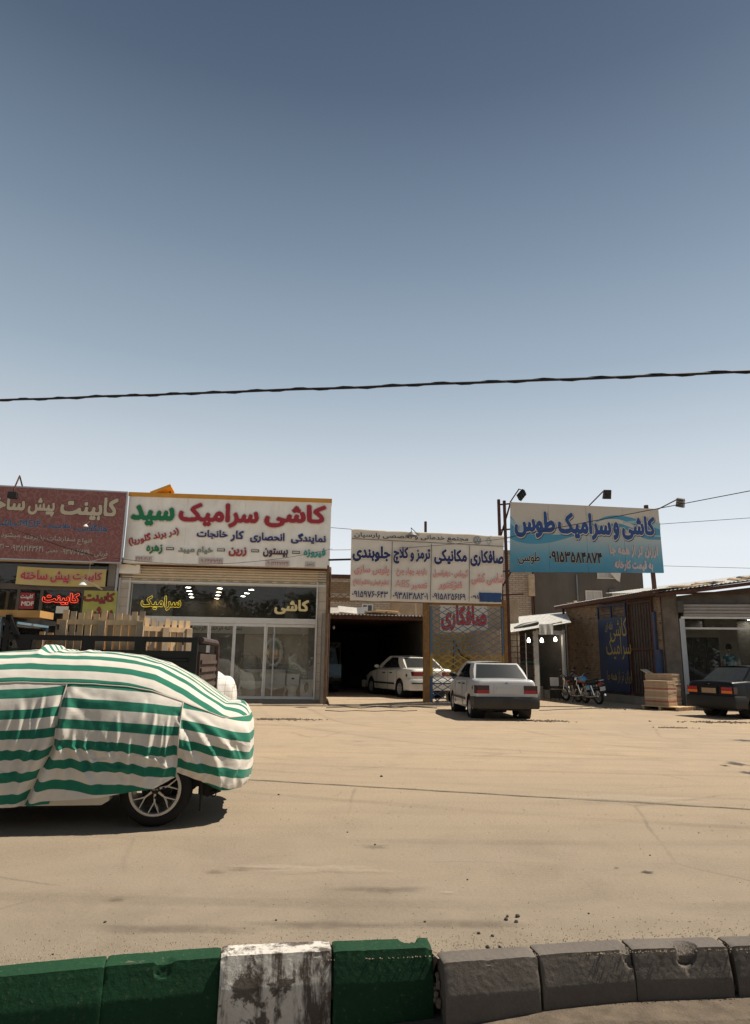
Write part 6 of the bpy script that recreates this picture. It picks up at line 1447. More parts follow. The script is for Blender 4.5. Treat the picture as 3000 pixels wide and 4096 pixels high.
# ---------------------------------------------------------------- blue pickup deep in the garage
def garage_pickup():
    a = gnd(1340, 2772, .16); fr = Fr(-2.05, 27.6, 6, .16)
    T = Thing('pickup_truck', 'old blue pickup truck seen from behind in the dark garage', 'truck', fr, (0, 0, 0))
    w = .80
    T.part('tailgate', MB().box(-w, w, 0, .06, .62, 1.10), 'paint_blue'); T.part('bed', MB().box(-w, -w+.06, .06, 2.2, .62, 1.08).box(w-.06, w, .06, 2.2, .62, 1.08).box(-w, w, .06, 2.2, .58, .64), 'paint_blue')
    c = T.part('cab', MB().prism([(-.78, .6), (.78, .6), (.78, 1.15), (.66, 1.78), (-.66, 1.78), (-.78, 1.15)], 2.25, 3.6), 'paint_blue'); T.part('rear_window', MB().box(-.55, .55, 2.235, 2.247, 1.2, 1.65), 'car_glass', c)
    T.part('hoop', MB().tube([(-w+.03, .5, 1.1), (-w+.03, .5, 1.95), (w-.03, .5, 1.95), (w-.03, .5, 1.1)], .025, 8).tube([(-w+.03, .5, 1.78), (w-.03, .5, 1.78)], .02, 8), 'dark_interior')
    for k in range(8): T.part('lattice_bar', MB().bar((-w+.05+k*.19, .5, 1.78), (-w+.05+(k+1)*.19, .5, 1.95) if k % 2 else (-w+.24+k*.19, .5, 1.95), .015), 'grey_metal')
    T.part('bumper', MB().box(-w, w, -.06, .02, .45, .56), 'bumper_grey'); T.part('number_plate', MB().box(-.65, -.15, -.08, -.062, .40, .56), 'plate_amber')
    for s in (-1, 1):
        T.part('tail_lamp', MB().box(min(s*.45, s*.75), max(s*.45, s*.75), -.03, .0, .57, .66), 'lamp_smoke')
        wheel_parts(T, s*.66, .75, .31, .19, s); wheel_parts(T, s*.66, 3.0, .31, .19, s)
    T.part('mudflap', MB().box(.48, .74, .36, .375, .12, .5), 'rubber'); T.part('chassis', MB().box(-.5, .5, .1, 3.4, .36, .58), 'trim_black')
garage_pickup()

# ---------------------------------------------------------------- stake bed truck with pallets behind the covered car
def stake_truck():
    a = aty(112, 2560, 8.9); b = aty(792, 2580, 9.15)
    ang = 5.0; fr = Fr(b.x, b.y, ang)
    T = Thing('stake_truck', 'black railed flatbed truck with a rusty tail behind the striped car cover', 'truck', fr, (-1.2, .8, 0))
    L, W = -2.42, 1.62
    zt = fr.pix(500, 2545)[1]; zr = fr.pix(500, 2566)[1]; zm = fr.pix(500, 2600)[1]; zf = .72
    # near side: top rail, posts, boarded side with pressed ribs
    T.part('top_rail', MB().box(L, 0, -.03, .03, zr, zt), 'black_metal'); T.part('far_rail', MB().box(L, -.0, W-.03, W+.03, zr, zt), 'black_metal')
    for k, px in enumerate((100, 352, 560)): 
        x = fr.pix(px, 2600)[0]; T.part('rail_post', MB().box(x-.07, x+.07, -.028, .028, zm, zr), 'black_metal')
    T.part('corner_post', MB().box(-.08, .0, -.04, .04, zf, zt-.04), 'black_metal'); T.part('front_post', MB().bar((L+.18, .0, zm), (L-.02, .0, zt+.22), .06), 'black_metal')
    T.part('headboard', MB().box(L-.06, L, -.03, W+.03, zf, zm).box(L-.06, L, -.03, .05, zm, zt+.25).box(L-.06, L, W-.05, W+.03, zm, zt+.25).box(L-.06, L, -.03, W+.03, zt+.18, zt+.25), 'black_metal')
    side = T.part('side_board', MB().box(L, -.08, -.012, .012, zf, zm), 'black_metal')
    for k in range(5): z = zf+.12+k*(zm-zf-.14)/5; T.part('pressed_rib', MB().prism([(0, 0), (0, .05), (.02, .04), (.02, .01)], L+.05, -.12).xf(Matrix.Translation((0, -.012, z)) @ Matrix(((0, 1, 0, 0), (-1, 0, 0, 0), (0, 0, 1, 0), (0, 0, 0, 1)))), 'black_metal', side)
    T.part('far_side_board', MB().box(L, -.08, W-.012, W+.012, zf, zm), 'black_metal')
    T.part('bed_floor', MB().box(L, 0, -.02, W+.02, zf-.08, zf), 'wood_grey')
    # tail: rusty frame with a rounded top corner, pressed gate panel
    r = .09; path = [(.03, .05, zf+.0), (.03, .05, zt-.02)]
    T.part('tail_frame', MB().tube([(.03, W-.0, zf), (.03, W, zt-.14), (.03, W-.05, zt-.06), (.03, W-.15, zt-.03), (.03, .3, zt-.03), (.03, .02, zt-.03)], .042, 8), 'rust_red', smooth=True)
    g = T.part('tailgate', MB().box(.0, .03, .06, W-.06, zf, zm-.03), 'rust_brown')
    for k in range(6): z = zf+.06+k*(zm-zf-.12)/6; T.part('pressed_rib', MB().box(.03, .055, .1, W-.1, z, z+.05), 'rust_brown', g)
    T.part('rear_bumper', MB().box(-.02, .10, .02, W-.02, .52, .62), 'faded_blue'); T.part('rear_frame', MB().box(-.6, .0, .25, W-.25, .45, zf-.08), 'faded_blue')
    T.part('latch', MB().box(.03, .09, W*.4, W*.6, .64, .70).box(.03, .08, .05, .13, .66, .72), 'grey_metal', kind='stuff')
    T.part('tail_lamp', MB().box(.10, .13, .08, .3, .54, .60), 'lamp_red'); T.part('tail_lamp', MB().box(.10, .13, W-.3, W-.08, .54, .60), 'lamp_red')
    for y in (.1, W-.1):
        for x in (-.7, -3.2):
            c = (x, y, .33); wh = T.part('wheel', MB().lathe([(.2, -.1), (.29, -.1), (.33, -.06), (.33, .06), (.29, .1), (.2, .1), (0, .08)], c, 'y', 24), 'rubber', smooth=True); T.part('rim', MB().lathe([(.19, -.102), (.12, -.06), (0, -.09)], c, 'y', 20), 'wheel_cover', wh)
    # cab with see-through windows
    x0, x1 = L-1.75, L-.12; zc = fr.pix(20, 2468)[1]; zb = 1.15
    T.part('cab_body', MB().box(x0, x1, -.0, W, .45, zb), 'paint_blue'); T.part('cab_roof', MB().box(x0+.25, x1, 0, W, zc-.07, zc), 'paint_blue')
    T.part('cab_pillar', MB().box(x1-.025, x1, .02, .06, zb, zc-.07).box(x1-.07, x1, W-.07, W, zb, zc-.07).bar((x0+.02, .03, zb), (x0+.3, .03, zc-.05), .06).bar((x0+.02, W-.03, zb), (x0+.3, W-.03, zc-.05), .06).box(x0+.95, x0+1.0, .02, .06, zb, zc-.07), 'paint_blue')
    w = T.part('side_window', MB().box(x0+.3, x1-.03, .03, .036, zb, zc-.07), 'glass_clear'); T.part('rear_window', MB().box(x1-.02, x1-.012, .08, W-.08, zb+.05, zc-.1), 'glass_clear')
    sx_, sz_ = fr.pix(42, 2570, .02); st = MB()
    for k in range(5):
        rr = .02+.017*k; st.tube([(sx_+rr*math.cos(t*.35+k), .024, sz_+rr*math.sin(t*.35+k)) for t in range(11)], .0045, 5)
    T.part('window_sticker', st, 'olive_letter', w)
    T.part('seat', MB().box(x1-.35, x1-.15, .2, W-.2, .9, 1.5), 'trim_black')
    xb0, xb1 = fr.pix(-300, 2450)[0], fr.pix(158, 2450, .0)[0]; 
    solid('plank', MB().box(xb0, xb1, .02, .5, zc+.004, fr.pix(60, 2440, .02)[1]), 'wood_orange', 'thick orange brown plank lying on the truck cab roof', 'plank', fr, ((xb0+xb1)/2, .25, zc))
    # pallets stood on edge in the bed
    def pallet(x0, y, n, w, h, z0, lean, lab, step=None, depth=.12):
        fr2 = Fr(*fr.w(x0, y, 0)[:2], ang+lean, z0)
        P = Thing('pallet', lab, 'pallet', fr2, (0, 0, 0), 'wooden pallets on the truck')
        for k in range(n):
            x = k*w/(n-1); hh = h*(1+random.uniform(-.03, .02)); P.part('slat', MB().box(x-.036-.004*random.random(), x+.036, 0, .018, 0, hh), random.choice(['wood_pale', 'wood_pale', 'wood_grey']))
        for z in (.08, h*.45, h*.855): P.part('rail', MB().box(-.1, w+.06, -.026, -.004, z, z+.07), 'wood_pale')
        for x in (0, w/2, w): P.part('stringer', MB().box(x-.045, x+.045, -.07, -.028, 0.0, h*.90), 'wood_grey')
        for k in range(n-2): x = (k+.5)*w/(n-2); P.part('back_slat', MB().box(x-.03, x+.03, depth, depth+.018, 0, h*.86), 'wood_pale')
        return P
    zp = zf+.004; top = fr.pix(600, 2450, .35)[1]
    xs = fr.pix(252, 2560, .35)[0]; xe = fr.pix(560, 2560, .35)[0]
    pallet(xs, .35, 11, xe-xs, top-zp, zp, 0, 'pale wooden pallet standing on edge behind the truck rail')
    x2 = fr.pix(165, 2560, .75)[0]; pallet(x2, .75, 5, .45, fr.pix(190, 2522, .75)[1]-zp, zp, 0, 'low pallet standing at the head of the truck bed')
    x3 = fr.pix(560, 2560, .75)[0]; xe3 = fr.pix(665, 2560, 1.3)[0]
    pallet(x3, .65, 8, .75, fr.pix(620, 2478, .9)[1]-zp, zp, 38, 'angled wooden pallet leaning at the tail of the truck bed')
mat('rust_red', (.07, .038, .03), .8, var=.4, scale=9, bump=.3, dirt=(.06, .10, .15), dirt_amt=.5, dscale=6); mat('rust_brown', (.085, .058, .045), .8, var=.35, scale=7, bump=.3, dirt=(.05, .035, .03), dirt_amt=.5, dscale=4); mat('faded_blue', (.16, .24, .28), .6, var=.3, scale=6, bump=.2, dirt=(.10, .07, .05), dirt_amt=.5, dscale=5)
stake_truck()
# ================================================================== covered car in the foreground
_g = gnd(608, 3312)
FC = Fr(_g.x, _g.y, 8.0)
class Cover:
    """cloth draped over a car: plan outline (superellipse), skirt from hem to zb, upper part drawn in to a spine"""
    pw = (3.6, .588)
    def __init__(s, xc, a, yc, b, n, zb, prof, spine, hem, disp):
        th = np.linspace(math.pi, 3*math.pi, 6001)
        x = xc+a*np.sign(np.cos(th))*np.abs(np.cos(th))**(2/n); y = yc+b*np.sign(np.sin(th))*np.abs(np.sin(th))**(2/n)
        d = np.concatenate(([0], np.cumsum(np.hypot(np.diff(x), np.diff(y))))); s.S, s.X, s.Y, s.len = d, x, y, d[-1]
        s.yc, s.zb, s.prof, s.spine, s.hem, s.disp = yc, zb, list(zip(*prof)), spine, hem, disp
    def at_x(s, x):                      # arc position on the near side
        half = len(s.X)//2; return float(np.interp(x, s.X[:half], s.S[:half]))
    def out(s, q):
        q = q % s.len; e = .01
        p = Vector((np.interp(q, s.S, s.X), np.interp(q, s.S, s.Y), 0)); a = Vector((np.interp((q-e) % s.len, s.S, s.X), np.interp((q-e) % s.len, s.S, s.Y), 0)); b = Vector((np.interp((q+e) % s.len, s.S, s.X), np.interp((q+e) % s.len, s.S, s.Y), 0))
        t = (b-a).normalized(); return p, Vector((t.y, -t.x, 0))
    def base(s, q, h):
        p, n = s.out(q)
        if h <= 1:
            zh = s.hem(p.x, q); z = zh+(s.zb-zh)*h; return Vector((p.x, p.y, z)), n
        r = 2-h; sp = Vector((min(max(p.x, s.spine[0]), s.spine[1]), s.yc, 0)); zt = float(np.interp(sp.x, *s.prof))
        w = p.lerp(sp, 1-r); zt = float(np.interp(min(max(w.x, s.spine[0]), s.spine[1]), *s.prof)) if abs(sp.x-p.x) < 1e-6 else zt
        k = max(0., 1-r**s.pw[0])**s.pw[1]; z = s.zb+(zt-s.zb)*k
        nn = (n*r+Vector((0, 0, 1))*(1-r*.6)).normalized(); return Vector((w.x, w.y, z)), nn
    def pt(s, q, h):
        p, n = s.base(q, h); return p+n*s.disp(p, q, h)
def strip_mesh(cv, q0, q1, h0, h1, nq, nh, coord, name, T, m, hq=None):
    mb = MB(); cs = []
    hs = [h0+(h1-h0)*j/nh for j in range(nh+1)]
    for i in range(nq+1):
        arc = 0; prev = None; col = []
        for h in reversed(hs):
            qa = q0(h) if callable(q0) else q0; qb = q1(h) if callable(q1) else q1
            q = qa+(qb-qa)*i/nq
            b, _ = cv.base(q, h)
            if prev is not None: arc += (b-prev).length
            prev = b; P_ = cv.pt(q, h); col.append((P_, coord(b, q, h, arc)+cv.disp(b, q, h)*2.0*(1 if h < 1.16 else .4)))
        for p, c in reversed(col): mb.v.append(tuple(p)); cs.append(c)
    mb.f = [(i*(nh+1)+j, (i+1)*(nh+1)+j, (i+1)*(nh+1)+j+1, i*(nh+1)+j+1) for i in range(nq) for j in range(nh)]
    o = T.part(name, mb, m, smooth=True, angle=0)
    at = o.data.attributes.new('stripe', 'FLOAT', 'POINT'); at.data.foreach_set('value', cs)
    sd = o.modifiers.new('thickness', 'SOLIDIFY'); sd.thickness = .004; sd.offset = -1
    return o
def stripe_cloth():
    m, nt, b = nmat('striped_cloth'); a = nt.nodes.new('ShaderNodeAttribute'); a.attribute_name = 'stripe'
    w = nt.nodes.new('ShaderNodeMath'); w.operation = 'FRACT'; nt.links.new(a.outputs['Fac'], w.inputs[0])
    f = _ramp(nt, w.outputs[0], [(0, 0), (.012, 1), (.455, 1), (.467, 0)]); f.color_ramp.interpolation = 'LINEAR'
    v = _obj(nt); n1 = _noise(nt, v, 2.5, 6, .7); n2 = _noise(nt, v, 150, 3, .6)
    green = _ramp(nt, n1.outputs[0], [(.3, (.014, .14, .088)), (.7, (.024, .19, .12))]).outputs[0]; white = _ramp(nt, n1.outputs[0], [(.3, (.60, .545, .47)), (.7, (.72, .665, .585))]).outputs[0]
    nt.links.new(_mix(nt, f.outputs[0], white, green), b.inputs['Base Color']); b.inputs['Roughness'].default_value = .85; b.inputs['Specular IOR Level'].default_value = .15
    b.inputs['Sheen Weight'].default_value = .15
    mp = nt.nodes.new('ShaderNodeMapping'); mp.inputs['Scale'].default_value = (1, 1, 2.6); nt.links.new(v, mp.inputs[0]); n3 = _noise(nt, mp.outputs[0], 26, 5, .65, .8)
    h = nt.nodes.new('ShaderNodeMath'); h.operation = 'MULTIPLY_ADD'; nt.links.new(n2.outputs[0], h.inputs[0]); h.inputs[1].default_value = .12; nt.links.new(n3.outputs[0], h.inputs[2]); _bump(nt, b, h.outputs[0], .16, .012)
stripe_cloth()
def covered_car():
    # the car itself: only its lower body and wheels show
    C = Thing('covered_car', 'white car hidden under a striped cover with only its sill and alloy wheel showing', 'car', FC, (-.8, .76, 0))
    yn, yf = -.01, 1.55
    sill = MB().prism([(-3.0, .32), (-3.0, .2), (-2.66, .185), (-2.66, .185), (-.42, .185), (-.36, .22), (-.36, .36), (-.36, .5), (-3.0, .5)], yn, yn+.12)
    C.part('sill', sill, 'paint_ivory'); C.part('door', MB().box(-1.75, -.62, yn-.025, yn-.002, .262, .55), 'paint_ivory'); C.part('door', MB().box(-2.6, -1.76, yn-.025, yn-.002, .262, .55), 'paint_ivory')
    C.part('body_shell', MB().box(-2.7, .42, yn+.13, yf-.05, .30, .8).prism([(-2.0, .8), (-1.6, 1.30), (-.2, 1.28), (.35, .86), (.35, .8)], yn+.22, yf-.22).box(-2.95, -.38, yf-.12, yf, .19, .8), 'trim_black')
    C.part('rear_bumper', MB().prism([(.34, .36), (.34, .235), (.42, .21), (.53, .25), (.55, .33), (.54, .36)], yn+.16, yf-.16), 'trim_black')
    C.part('tow_hook', MB().tube([(.47+.022*math.cos(t*.63), yn+.15, .235+.022*math.sin(t*.63)) for t in range(10)], .006, 6, closed=True).bar((.44, yn+.17, .262), (.5, yn+.17, .262), .02), 'trim_black')
    C.part('mudflap', MB().box(.365, .38, yn+.03, yn+.16, .12, .36), 'rubber')
    for wi, (x, y, sd) in enumerate(((0, .095, -1), (-2.345, .095, -1), (0, 1.46, 1), (-2.345, 1.46, 1))):
        r, w = .298, .19; c = (x, y, r); o = sd*w/2
        prof = [(.20, -w/2+.01), (.212, -w/2), (.24, -w/2-.006), (.27, -w/2), (.29, -w*.40), (.297, -w*.25), (.298, 0), (.297, w*.25), (.29, w*.4), (.27, w/2), (.24, w/2+.006), (.212, w/2), (.20, w/2-.01)]
        wh = C.part('wheel', MB().lathe(prof, c, 'y', 56), 'rubber', smooth=True, angle=60)
        C.part('rim', MB().lathe([(.214, o), (.205, o*1.05), (.190, o*1.0), (.183, o*.78), (.178, -o*.6)], c, 'y', 56), 'alloy', wh, smooth=True, angle=50)
        C.part('brake_drum', MB().lathe([(0, o*.1), (.125, o*.12), (.13, -o*.2)], c, 'y', 28), 'trim_black', wh)
        n = 7 if wi == 0 else 5
        for k in range(n):
            t = 2*math.pi*k/n+.22; yo = y+o*.80
            P = lambda rr, a: (x+rr*math.cos(a), r+rr*math.sin(a)); mb = MB()
            def arm(pa, pb, wa, wb, y0, y1, y2, y3):
                pa, pb = Vector(pa), Vector(pb); d = (pb-pa).normalized(); q = Vector((-d.y, d.x))
                A = [pa+q*wa, pa-q*wa, pb-q*wb, pb+q*wb]
                vs = [(A[0].x, y0, A[0].y), (A[1].x, y0, A[1].y), (A[2].x, y1, A[2].y), (A[3].x, y1, A[3].y), (A[0].x, y2, A[0].y), (A[1].x, y2, A[1].y), (A[2].x, y3, A[2].y), (A[3].x, y3, A[3].y)]
                mb.add(vs, [(0, 1, 2, 3), (4, 7, 6, 5), (0, 4, 5, 1), (1, 5, 6, 2), (2, 6, 7, 3), (3, 7, 4, 0)])
            yi = yo+sd*-.03
            arm(P(.03, t), P(.105, t), .010, .006, yo+o*.06, yo, yi, yi)
            for s in (-1, 1): arm(P(.100, t), P(.189, t+s*.225), .006, .004, yo, yo+o*.12, yi, yi)
            C.part('spoke', mb, 'alloy', wh)
        for k in range(4): t = math.pi/2*k+.1; C.part('wheel_bolt', MB().lathe([(.012, yo-y+sd*.004), (.012, yo-y-sd*.02), ], (x+.066*math.cos(t), y, r+.066*math.sin(t)), 'y', 8).ball((x+.066*math.cos(t), yo+sd*.004, r+.066*math.sin(t)), (.012, .006, .012), 8, 6), 'trim_black', wh)
        C.part('hub_cap', MB().lathe([(0, yo-y+sd*.014), (.034, yo-y+sd*.012), (.038, yo-y), (.04, yo-y-sd*.03)], c, 'y', 24), 'trim_black', wh, smooth=True, angle=40)
        if wi == 0:
            mb = text_mb('REX', x-.026, x+.026, r-.006, r+.006, yo-.0175, .0, rows=24); C.part('hub_lettering', mb, 'alloy', wh)
    # the cover
    xs1 = -.80; xs2 = .17
    T = Thing('car_cover', 'green and white striped cloth cover draped over the parked car', 'car cover', FC, (-.8, .76, .2))
    prof = [(-2.8, .84), (-2.4, 1.03), (-2.05, 1.27), (-1.8, 1.38), (-1.5, 1.415), (-1.16, 1.44), (-.6, 1.425), (-.3, 1.395), (-.1, 1.345), (.15, 1.215), (.35, 1.09), (.5, .995), (.6, .95)]
    def hem(x, q):
        if q < cvl[0]*.5: return float(np.interp(x, [-3.1, xs1-.35, xs1-.001, xs1+.001, -.4, 0, xs2-.001, xs2+.001, xs2+.22, .55, .8], [.30, .195, .215, .235, .265, .325, .41, .44, .355, .275, .27]))
        return .35
    # creases of the cloth, traced as ridges on the side of the car (pixels of a 1.377x enlargement from row 2400)
    gx, gz = np.linspace(-3.2, 1.0, 841), np.linspace(.0, 1.6, 321); GX, GZ = np.meshgrid(gx, gz); FLD = np.zeros_like(GX)
    rng = np.random.default_rng(4)
    J = np.zeros_like(GX)
    for o_, am in ((5, .018), (11, .009)):
        ph = rng.random(4)*6.28; J += am*np.sin(GX*o_+ph[0]+1.7*np.sin(GZ*o_*.8+ph[1]))*np.cos(GZ*o_*1.2+ph[2])
    FOLDS = [([(352, 395), (420, 455), (520, 488), (640, 478)], .022, .020), ([(345, 440), (400, 520), (480, 560), (560, 570)], .020, .022), ([(335, 480), (370, 590), (430, 650)], .016, .018), ([(300, 560), (285, 700), (255, 820), (215, 960)], .026, .022),
        ([(290, 640), (300, 760), (345, 900), (350, 990)], .026, .020), ([(330, 700), (400, 830), (455, 950), (520, 1030)], .034, .022), ([(380, 740), (450, 800), (500, 900), (530, 950)], .024, .018), ([(470, 760), (540, 820), (600, 850)], .016, .015), ([(560, 700), (600, 800), (625, 900), (640, 1000)], .020, .020),
        ([(640, 640), (650, 760), (645, 880)], .012, .018), ([(720, 780), (715, 900), (700, 1010)], .024, .020), ([(800, 560), (770, 660), (700, 760)], .014, .022), ([(850, 620), (840, 740), (815, 860), (800, 970)], .020, .018), ([(900, 700), (890, 800), (870, 900)], .016, .016), ([(930, 640), (915, 760), (920, 900), (905, 960)], .018, .014),
        ([(760, 850), (860, 870), (960, 930)], .014, .014), ([(560, 900), (640, 930), (760, 925)], .014, .014), ([(420, 870), (520, 890), (600, 880)], .010, .013),
        ([(970, 640), (1010, 760), (1060, 860), (1110, 960)], .034, .020), ([(975, 720), (1000, 800), (1060, 930)], .026, .016), ([(985, 600), (1060, 700), (1150, 850), (1190, 960)], .026, .022), ([(1080, 640), (1180, 740), (1260, 860), (1290, 950)], .020, .024), ([(1270, 740), (1290, 780), (1310, 800)], .018, .018), ([(1100, 560), (1220, 640), (1320, 700)], .014, .020), ([(1340, 700), (1350, 800), (1345, 920)], .020, .018), ([(1290, 830), (1300, 900), (1280, 990)], .014, .014),
        ([(225, 530), (222, 600), (232, 640)], .026, .012), ([(215, 640), (190, 780), (150, 900), (110, 1080)], .030, .022), ([(120, 560), (110, 700), (70, 880), (40, 1080)], .022, .028), ([(60, 620), (20, 800), (-10, 1000)], .018, .024), ([(180, 560), (165, 700), (130, 820)], .014, .018), ([(40, 500), (150, 520), (280, 470)], .014, .018), ([(0, 700), (80, 730), (180, 700)], .010, .014), ([(0, 930), (60, 960), (150, 930)], .012, .014)]
    for P_, am, wd in FOLDS:
        L_ = [FC.pix(a_/1.377, 2400+b_/1.377, -.1) for a_, b_ in P_]; best = np.full(GX.shape, 9.0); sd_ = np.zeros(GX.shape); tt = np.zeros(GX.shape)
        for k_, ((x0, z0), (x1, z1)) in enumerate(zip(L_, L_[1:])):
            ex, ez = x1-x0, z1-z0; l2 = ex*ex+ez*ez; t_ = np.clip(((GX-x0)*ex+(GZ+J*.6-z0)*ez)/l2, 0, 1)
            dx, dz = GX+J-(x0+ex*t_), GZ+J*.6-(z0+ez*t_); dd = np.hypot(dx, dz); m_ = dd < best
            best = np.where(m_, dd, best); sd_ = np.where(m_, np.sign(ex*dz-ez*dx), sd_); tt = np.where(m_, (k_+t_)/(len(L_)-1), tt)
        wv = wd*np.where(sd_ > 0, .75, 1.7)*(.7+.6*tt); FLD += am*np.sin(np.pi*np.clip(tt*.86+.07, 0, 1))**.6*(np.exp(-(best/wv)**2)-.35*np.exp(-((best-2.3*wv)/(wv*1.4))**2))
    def fold(x, z):
        fx, fz = (x+3.2)/4.2*840, z/1.6*320; i, j = int(fx), int(fz)
        if not (0 <= i < 840 and 0 <= j < 320): return 0.
        u, v = fx-i, fz-j; return float((FLD[j, i]*(1-u)+FLD[j, i+1]*u)*(1-v)+(FLD[j+1, i]*(1-u)+FLD[j+1, i+1]*u)*v)
    cvl = [10.0]
    def disp(p, q, h):
        n = noise.noise
        near = q < cvl[0]*.54
        d0 = .009*n(p*2.3)+.006*n(p*6.1)+.0028*n(Vector((p.x*14, p.y*14, p.z*22)))
        f = max(0., min(1., (1.16-h)/.16)) if near else 0.
        top = d0
        if h > 1.45: top += min(1, (h-1.45)/.3)*(.045*math.exp(-((p.x+1.16)/.028)**2)-.02*math.exp(-((p.x+1.09)/.03)**2)+.016*math.exp(-((p.x+1.02)/.03)**2)+.012*math.exp(-((p.x+.78)/.03)**2)+.006*math.sin(p.x*9+3*n(p*2)))
        if f <= 0: return top
        x, z = p.x, p.z; d = d0
        low = max(0, min(1, (1.0-z)/.6))
        d += fold(x, z)
        d += .016*math.sin(x*13+z*4+3.5*n(Vector((x*2, z*1.2, 3))))*low*(.2+.8*abs(n(Vector((x*1.3, z*.7, 9)))))
        d += .010*math.sin(x*7.5-z*6+4*n(Vector((x*1.1, z*1.5, 6))))
        ds = x-xs1+.20*(1-h/1.16)
        d += -.045*math.exp(-(ds/.03)**2)+.030*math.exp(-((ds-.07)/.04)**2)+.016*math.exp(-((ds+.07)/.045)**2)
        d += .013*math.exp(-((x-xs2)/.012)**2)-.012*math.exp(-((x-xs2+.035)/.022)**2)-.010*math.exp(-((x-xs2-.035)/.022)**2)
        if h < 1:      # loose hem, drawn in by elastic at the tail
            zh = hem(x, q); e = z-zh
            if x > xs2: d += -.032*math.exp(-e/.06)+.009*math.sin(x*64+3*n(p*8))*math.exp(-e/.14)
            else: d += .016*math.sin(x*11+1)*math.exp(-e/.2)+.012*math.exp(-e/.25)
        return top*(1-f)+d*f
    cv = Cover(-1.18, 1.95, .755, .865, 4.6, .66, prof, (-2.75, .52), hem, disp); cvl[0] = cv.len
    hs = 1.16; per = .161
    q1, q2, half = cv.at_x(xs1), cv.at_x(xs2), cv.len/2
    top = lambda b, q, h, arc: (arc+.045+.008*noise.noise(b*2.5))/(per*1.02)
    strip_mesh(cv, 0, cv.len, hs, 2.0, 640, 60, top, 'roof_panel', T, 'striped_cloth')
    left = lambda b, q, h, arc: (b.z-.10*(b.x-xs1)-.945+.012*math.sin(b.x*5)+.008*noise.noise(b*3))/per+.23
    mid = lambda b, q, h, arc: (b.z-.97+.016*math.sin(b.x*4+1)-.06*max(0, -.55-b.x)+.010*noise.noise(b*3.1)+.02*math.exp(-((b.x-xs2)/.25)**2))/per+.23
    rgt = lambda b, q, h, arc: (b.z+.24*(b.x-.5)+.012*noise.noise(b*3.3)-.755)/per+.23
    sl = lambda h: cv.at_x(xs1-.20*(1-h/hs))
    strip_mesh(cv, 0, sl, 0, hs, 320, 120, left, 'side_panel', T, 'striped_cloth')
    strip_mesh(cv, sl, q2, 0, hs, 220, 150, mid, 'side_panel', T, 'striped_cloth')
    strip_mesh(cv, q2, half*1.06, 0, hs, 190, 120, rgt, 'tail_panel', T, 'striped_cloth')
    strip_mesh(cv, half*1.06, cv.len, 0, hs, 160, 30, rgt, 'far_panel', T, 'striped_cloth')
    # piping along the seams
    sm = MB().tube([tuple(cv.pt(q1+(half*1.06-q1)*i/120, hs)+Vector((0, -.003, .0))) for i in range(121)], .0055, 6).tube([tuple(cv.pt(q1*.25+q1*.75*i/60, hs)+Vector((0, -.003, .0))) for i in range(61)], .0055, 6)
    T.part('seam_piping', sm, flat('piping_cloth', (.55, .50, .43), .85), kind='stuff')
    for q, nm in ((q1, 'seam'), (q2, 'seam')): T.part(nm, MB().tube([tuple(cv.pt(sl(hs*i/60) if q == q1 else q, hs*i/60)+Vector((0, -.002, 0))) for i in range(61)], .006, 6), 'piping_cloth', smooth=True)
mat('alloy', (.50, .48, .45), .35, metal=.75, var=.1, scale=9, bump=0, dirt=(.25, .2, .15), dirt_amt=.3)
covered_car()

def second_cover():
    fr = Fr(-5.98, 19.4, 3)
    m, nt, b = nmat('checked_cloth'); v = _obj(nt); sp = nt.nodes.new('ShaderNodeSeparateXYZ'); nt.links.new(v, sp.inputs[0]); cc = None
    c = (.70, .67, .62)
    for i in (0, 2):
        ml = nt.nodes.new('ShaderNodeMath'); ml.operation = 'MULTIPLY'; ml.inputs[1].default_value = 5.5; nt.links.new(sp.outputs[i], ml.inputs[0]); f = nt.nodes.new('ShaderNodeMath'); f.operation = 'FRACT'; nt.links.new(ml.outputs[0], f.inputs[0])
        c = _mix(nt, _ramp(nt, f.outputs[0], [(.0, .55), (.08, .55), (.1, 0)]).outputs[0], c, (.33, .25, .19))
    nt.links.new(c, b.inputs['Base Color']); b.inputs['Roughness'].default_value = .8; _bump(nt, b, _noise(nt, v, 9, 5, .6, .5).outputs[0], .5, .03)
    C = Thing('covered_car', 'car fully hidden under a white checked cover behind the truck', 'car', fr, (0, .85, 0)); C.part('body_shell', MB().box(-1.5, 1.4, .3, 1.35, .3, .85), 'trim_black')
    for x in (-1.25, 1.2):
        for y in (.14, 1.5): C.part('wheel', MB().lathe([(0, -.09), (.28, -.09), (.29, 0), (.28, .09), (0, .09)], (x, y, .29), 'y', 20), 'rubber')
    T = Thing('car_cover', 'white checked cloth cover draped over the car behind the truck', 'car cover', fr, (0, .85, .12))
    cv = Cover(0, 2.05, .82, .88, 3.4, .42, [(-2, .9), (-1.2, 1.1), (-.6, 1.42), (.5, 1.44), (.95, 1.38), (1.3, 1.16), (1.7, .9), (2, .75)], (-1.4, 1.68), lambda x, q: .06+.03*math.sin(q*4), lambda p, q, h: .02*noise.noise(p*2.5)+.015*math.sin(q*9+p.z*4+2*noise.noise(p))*(h < 1.1))
    strip_mesh(cv, 0, cv.len, 0, 2.0, 220, 50, lambda *a: 0.0, 'cloth', T, 'checked_cloth')
second_cover()

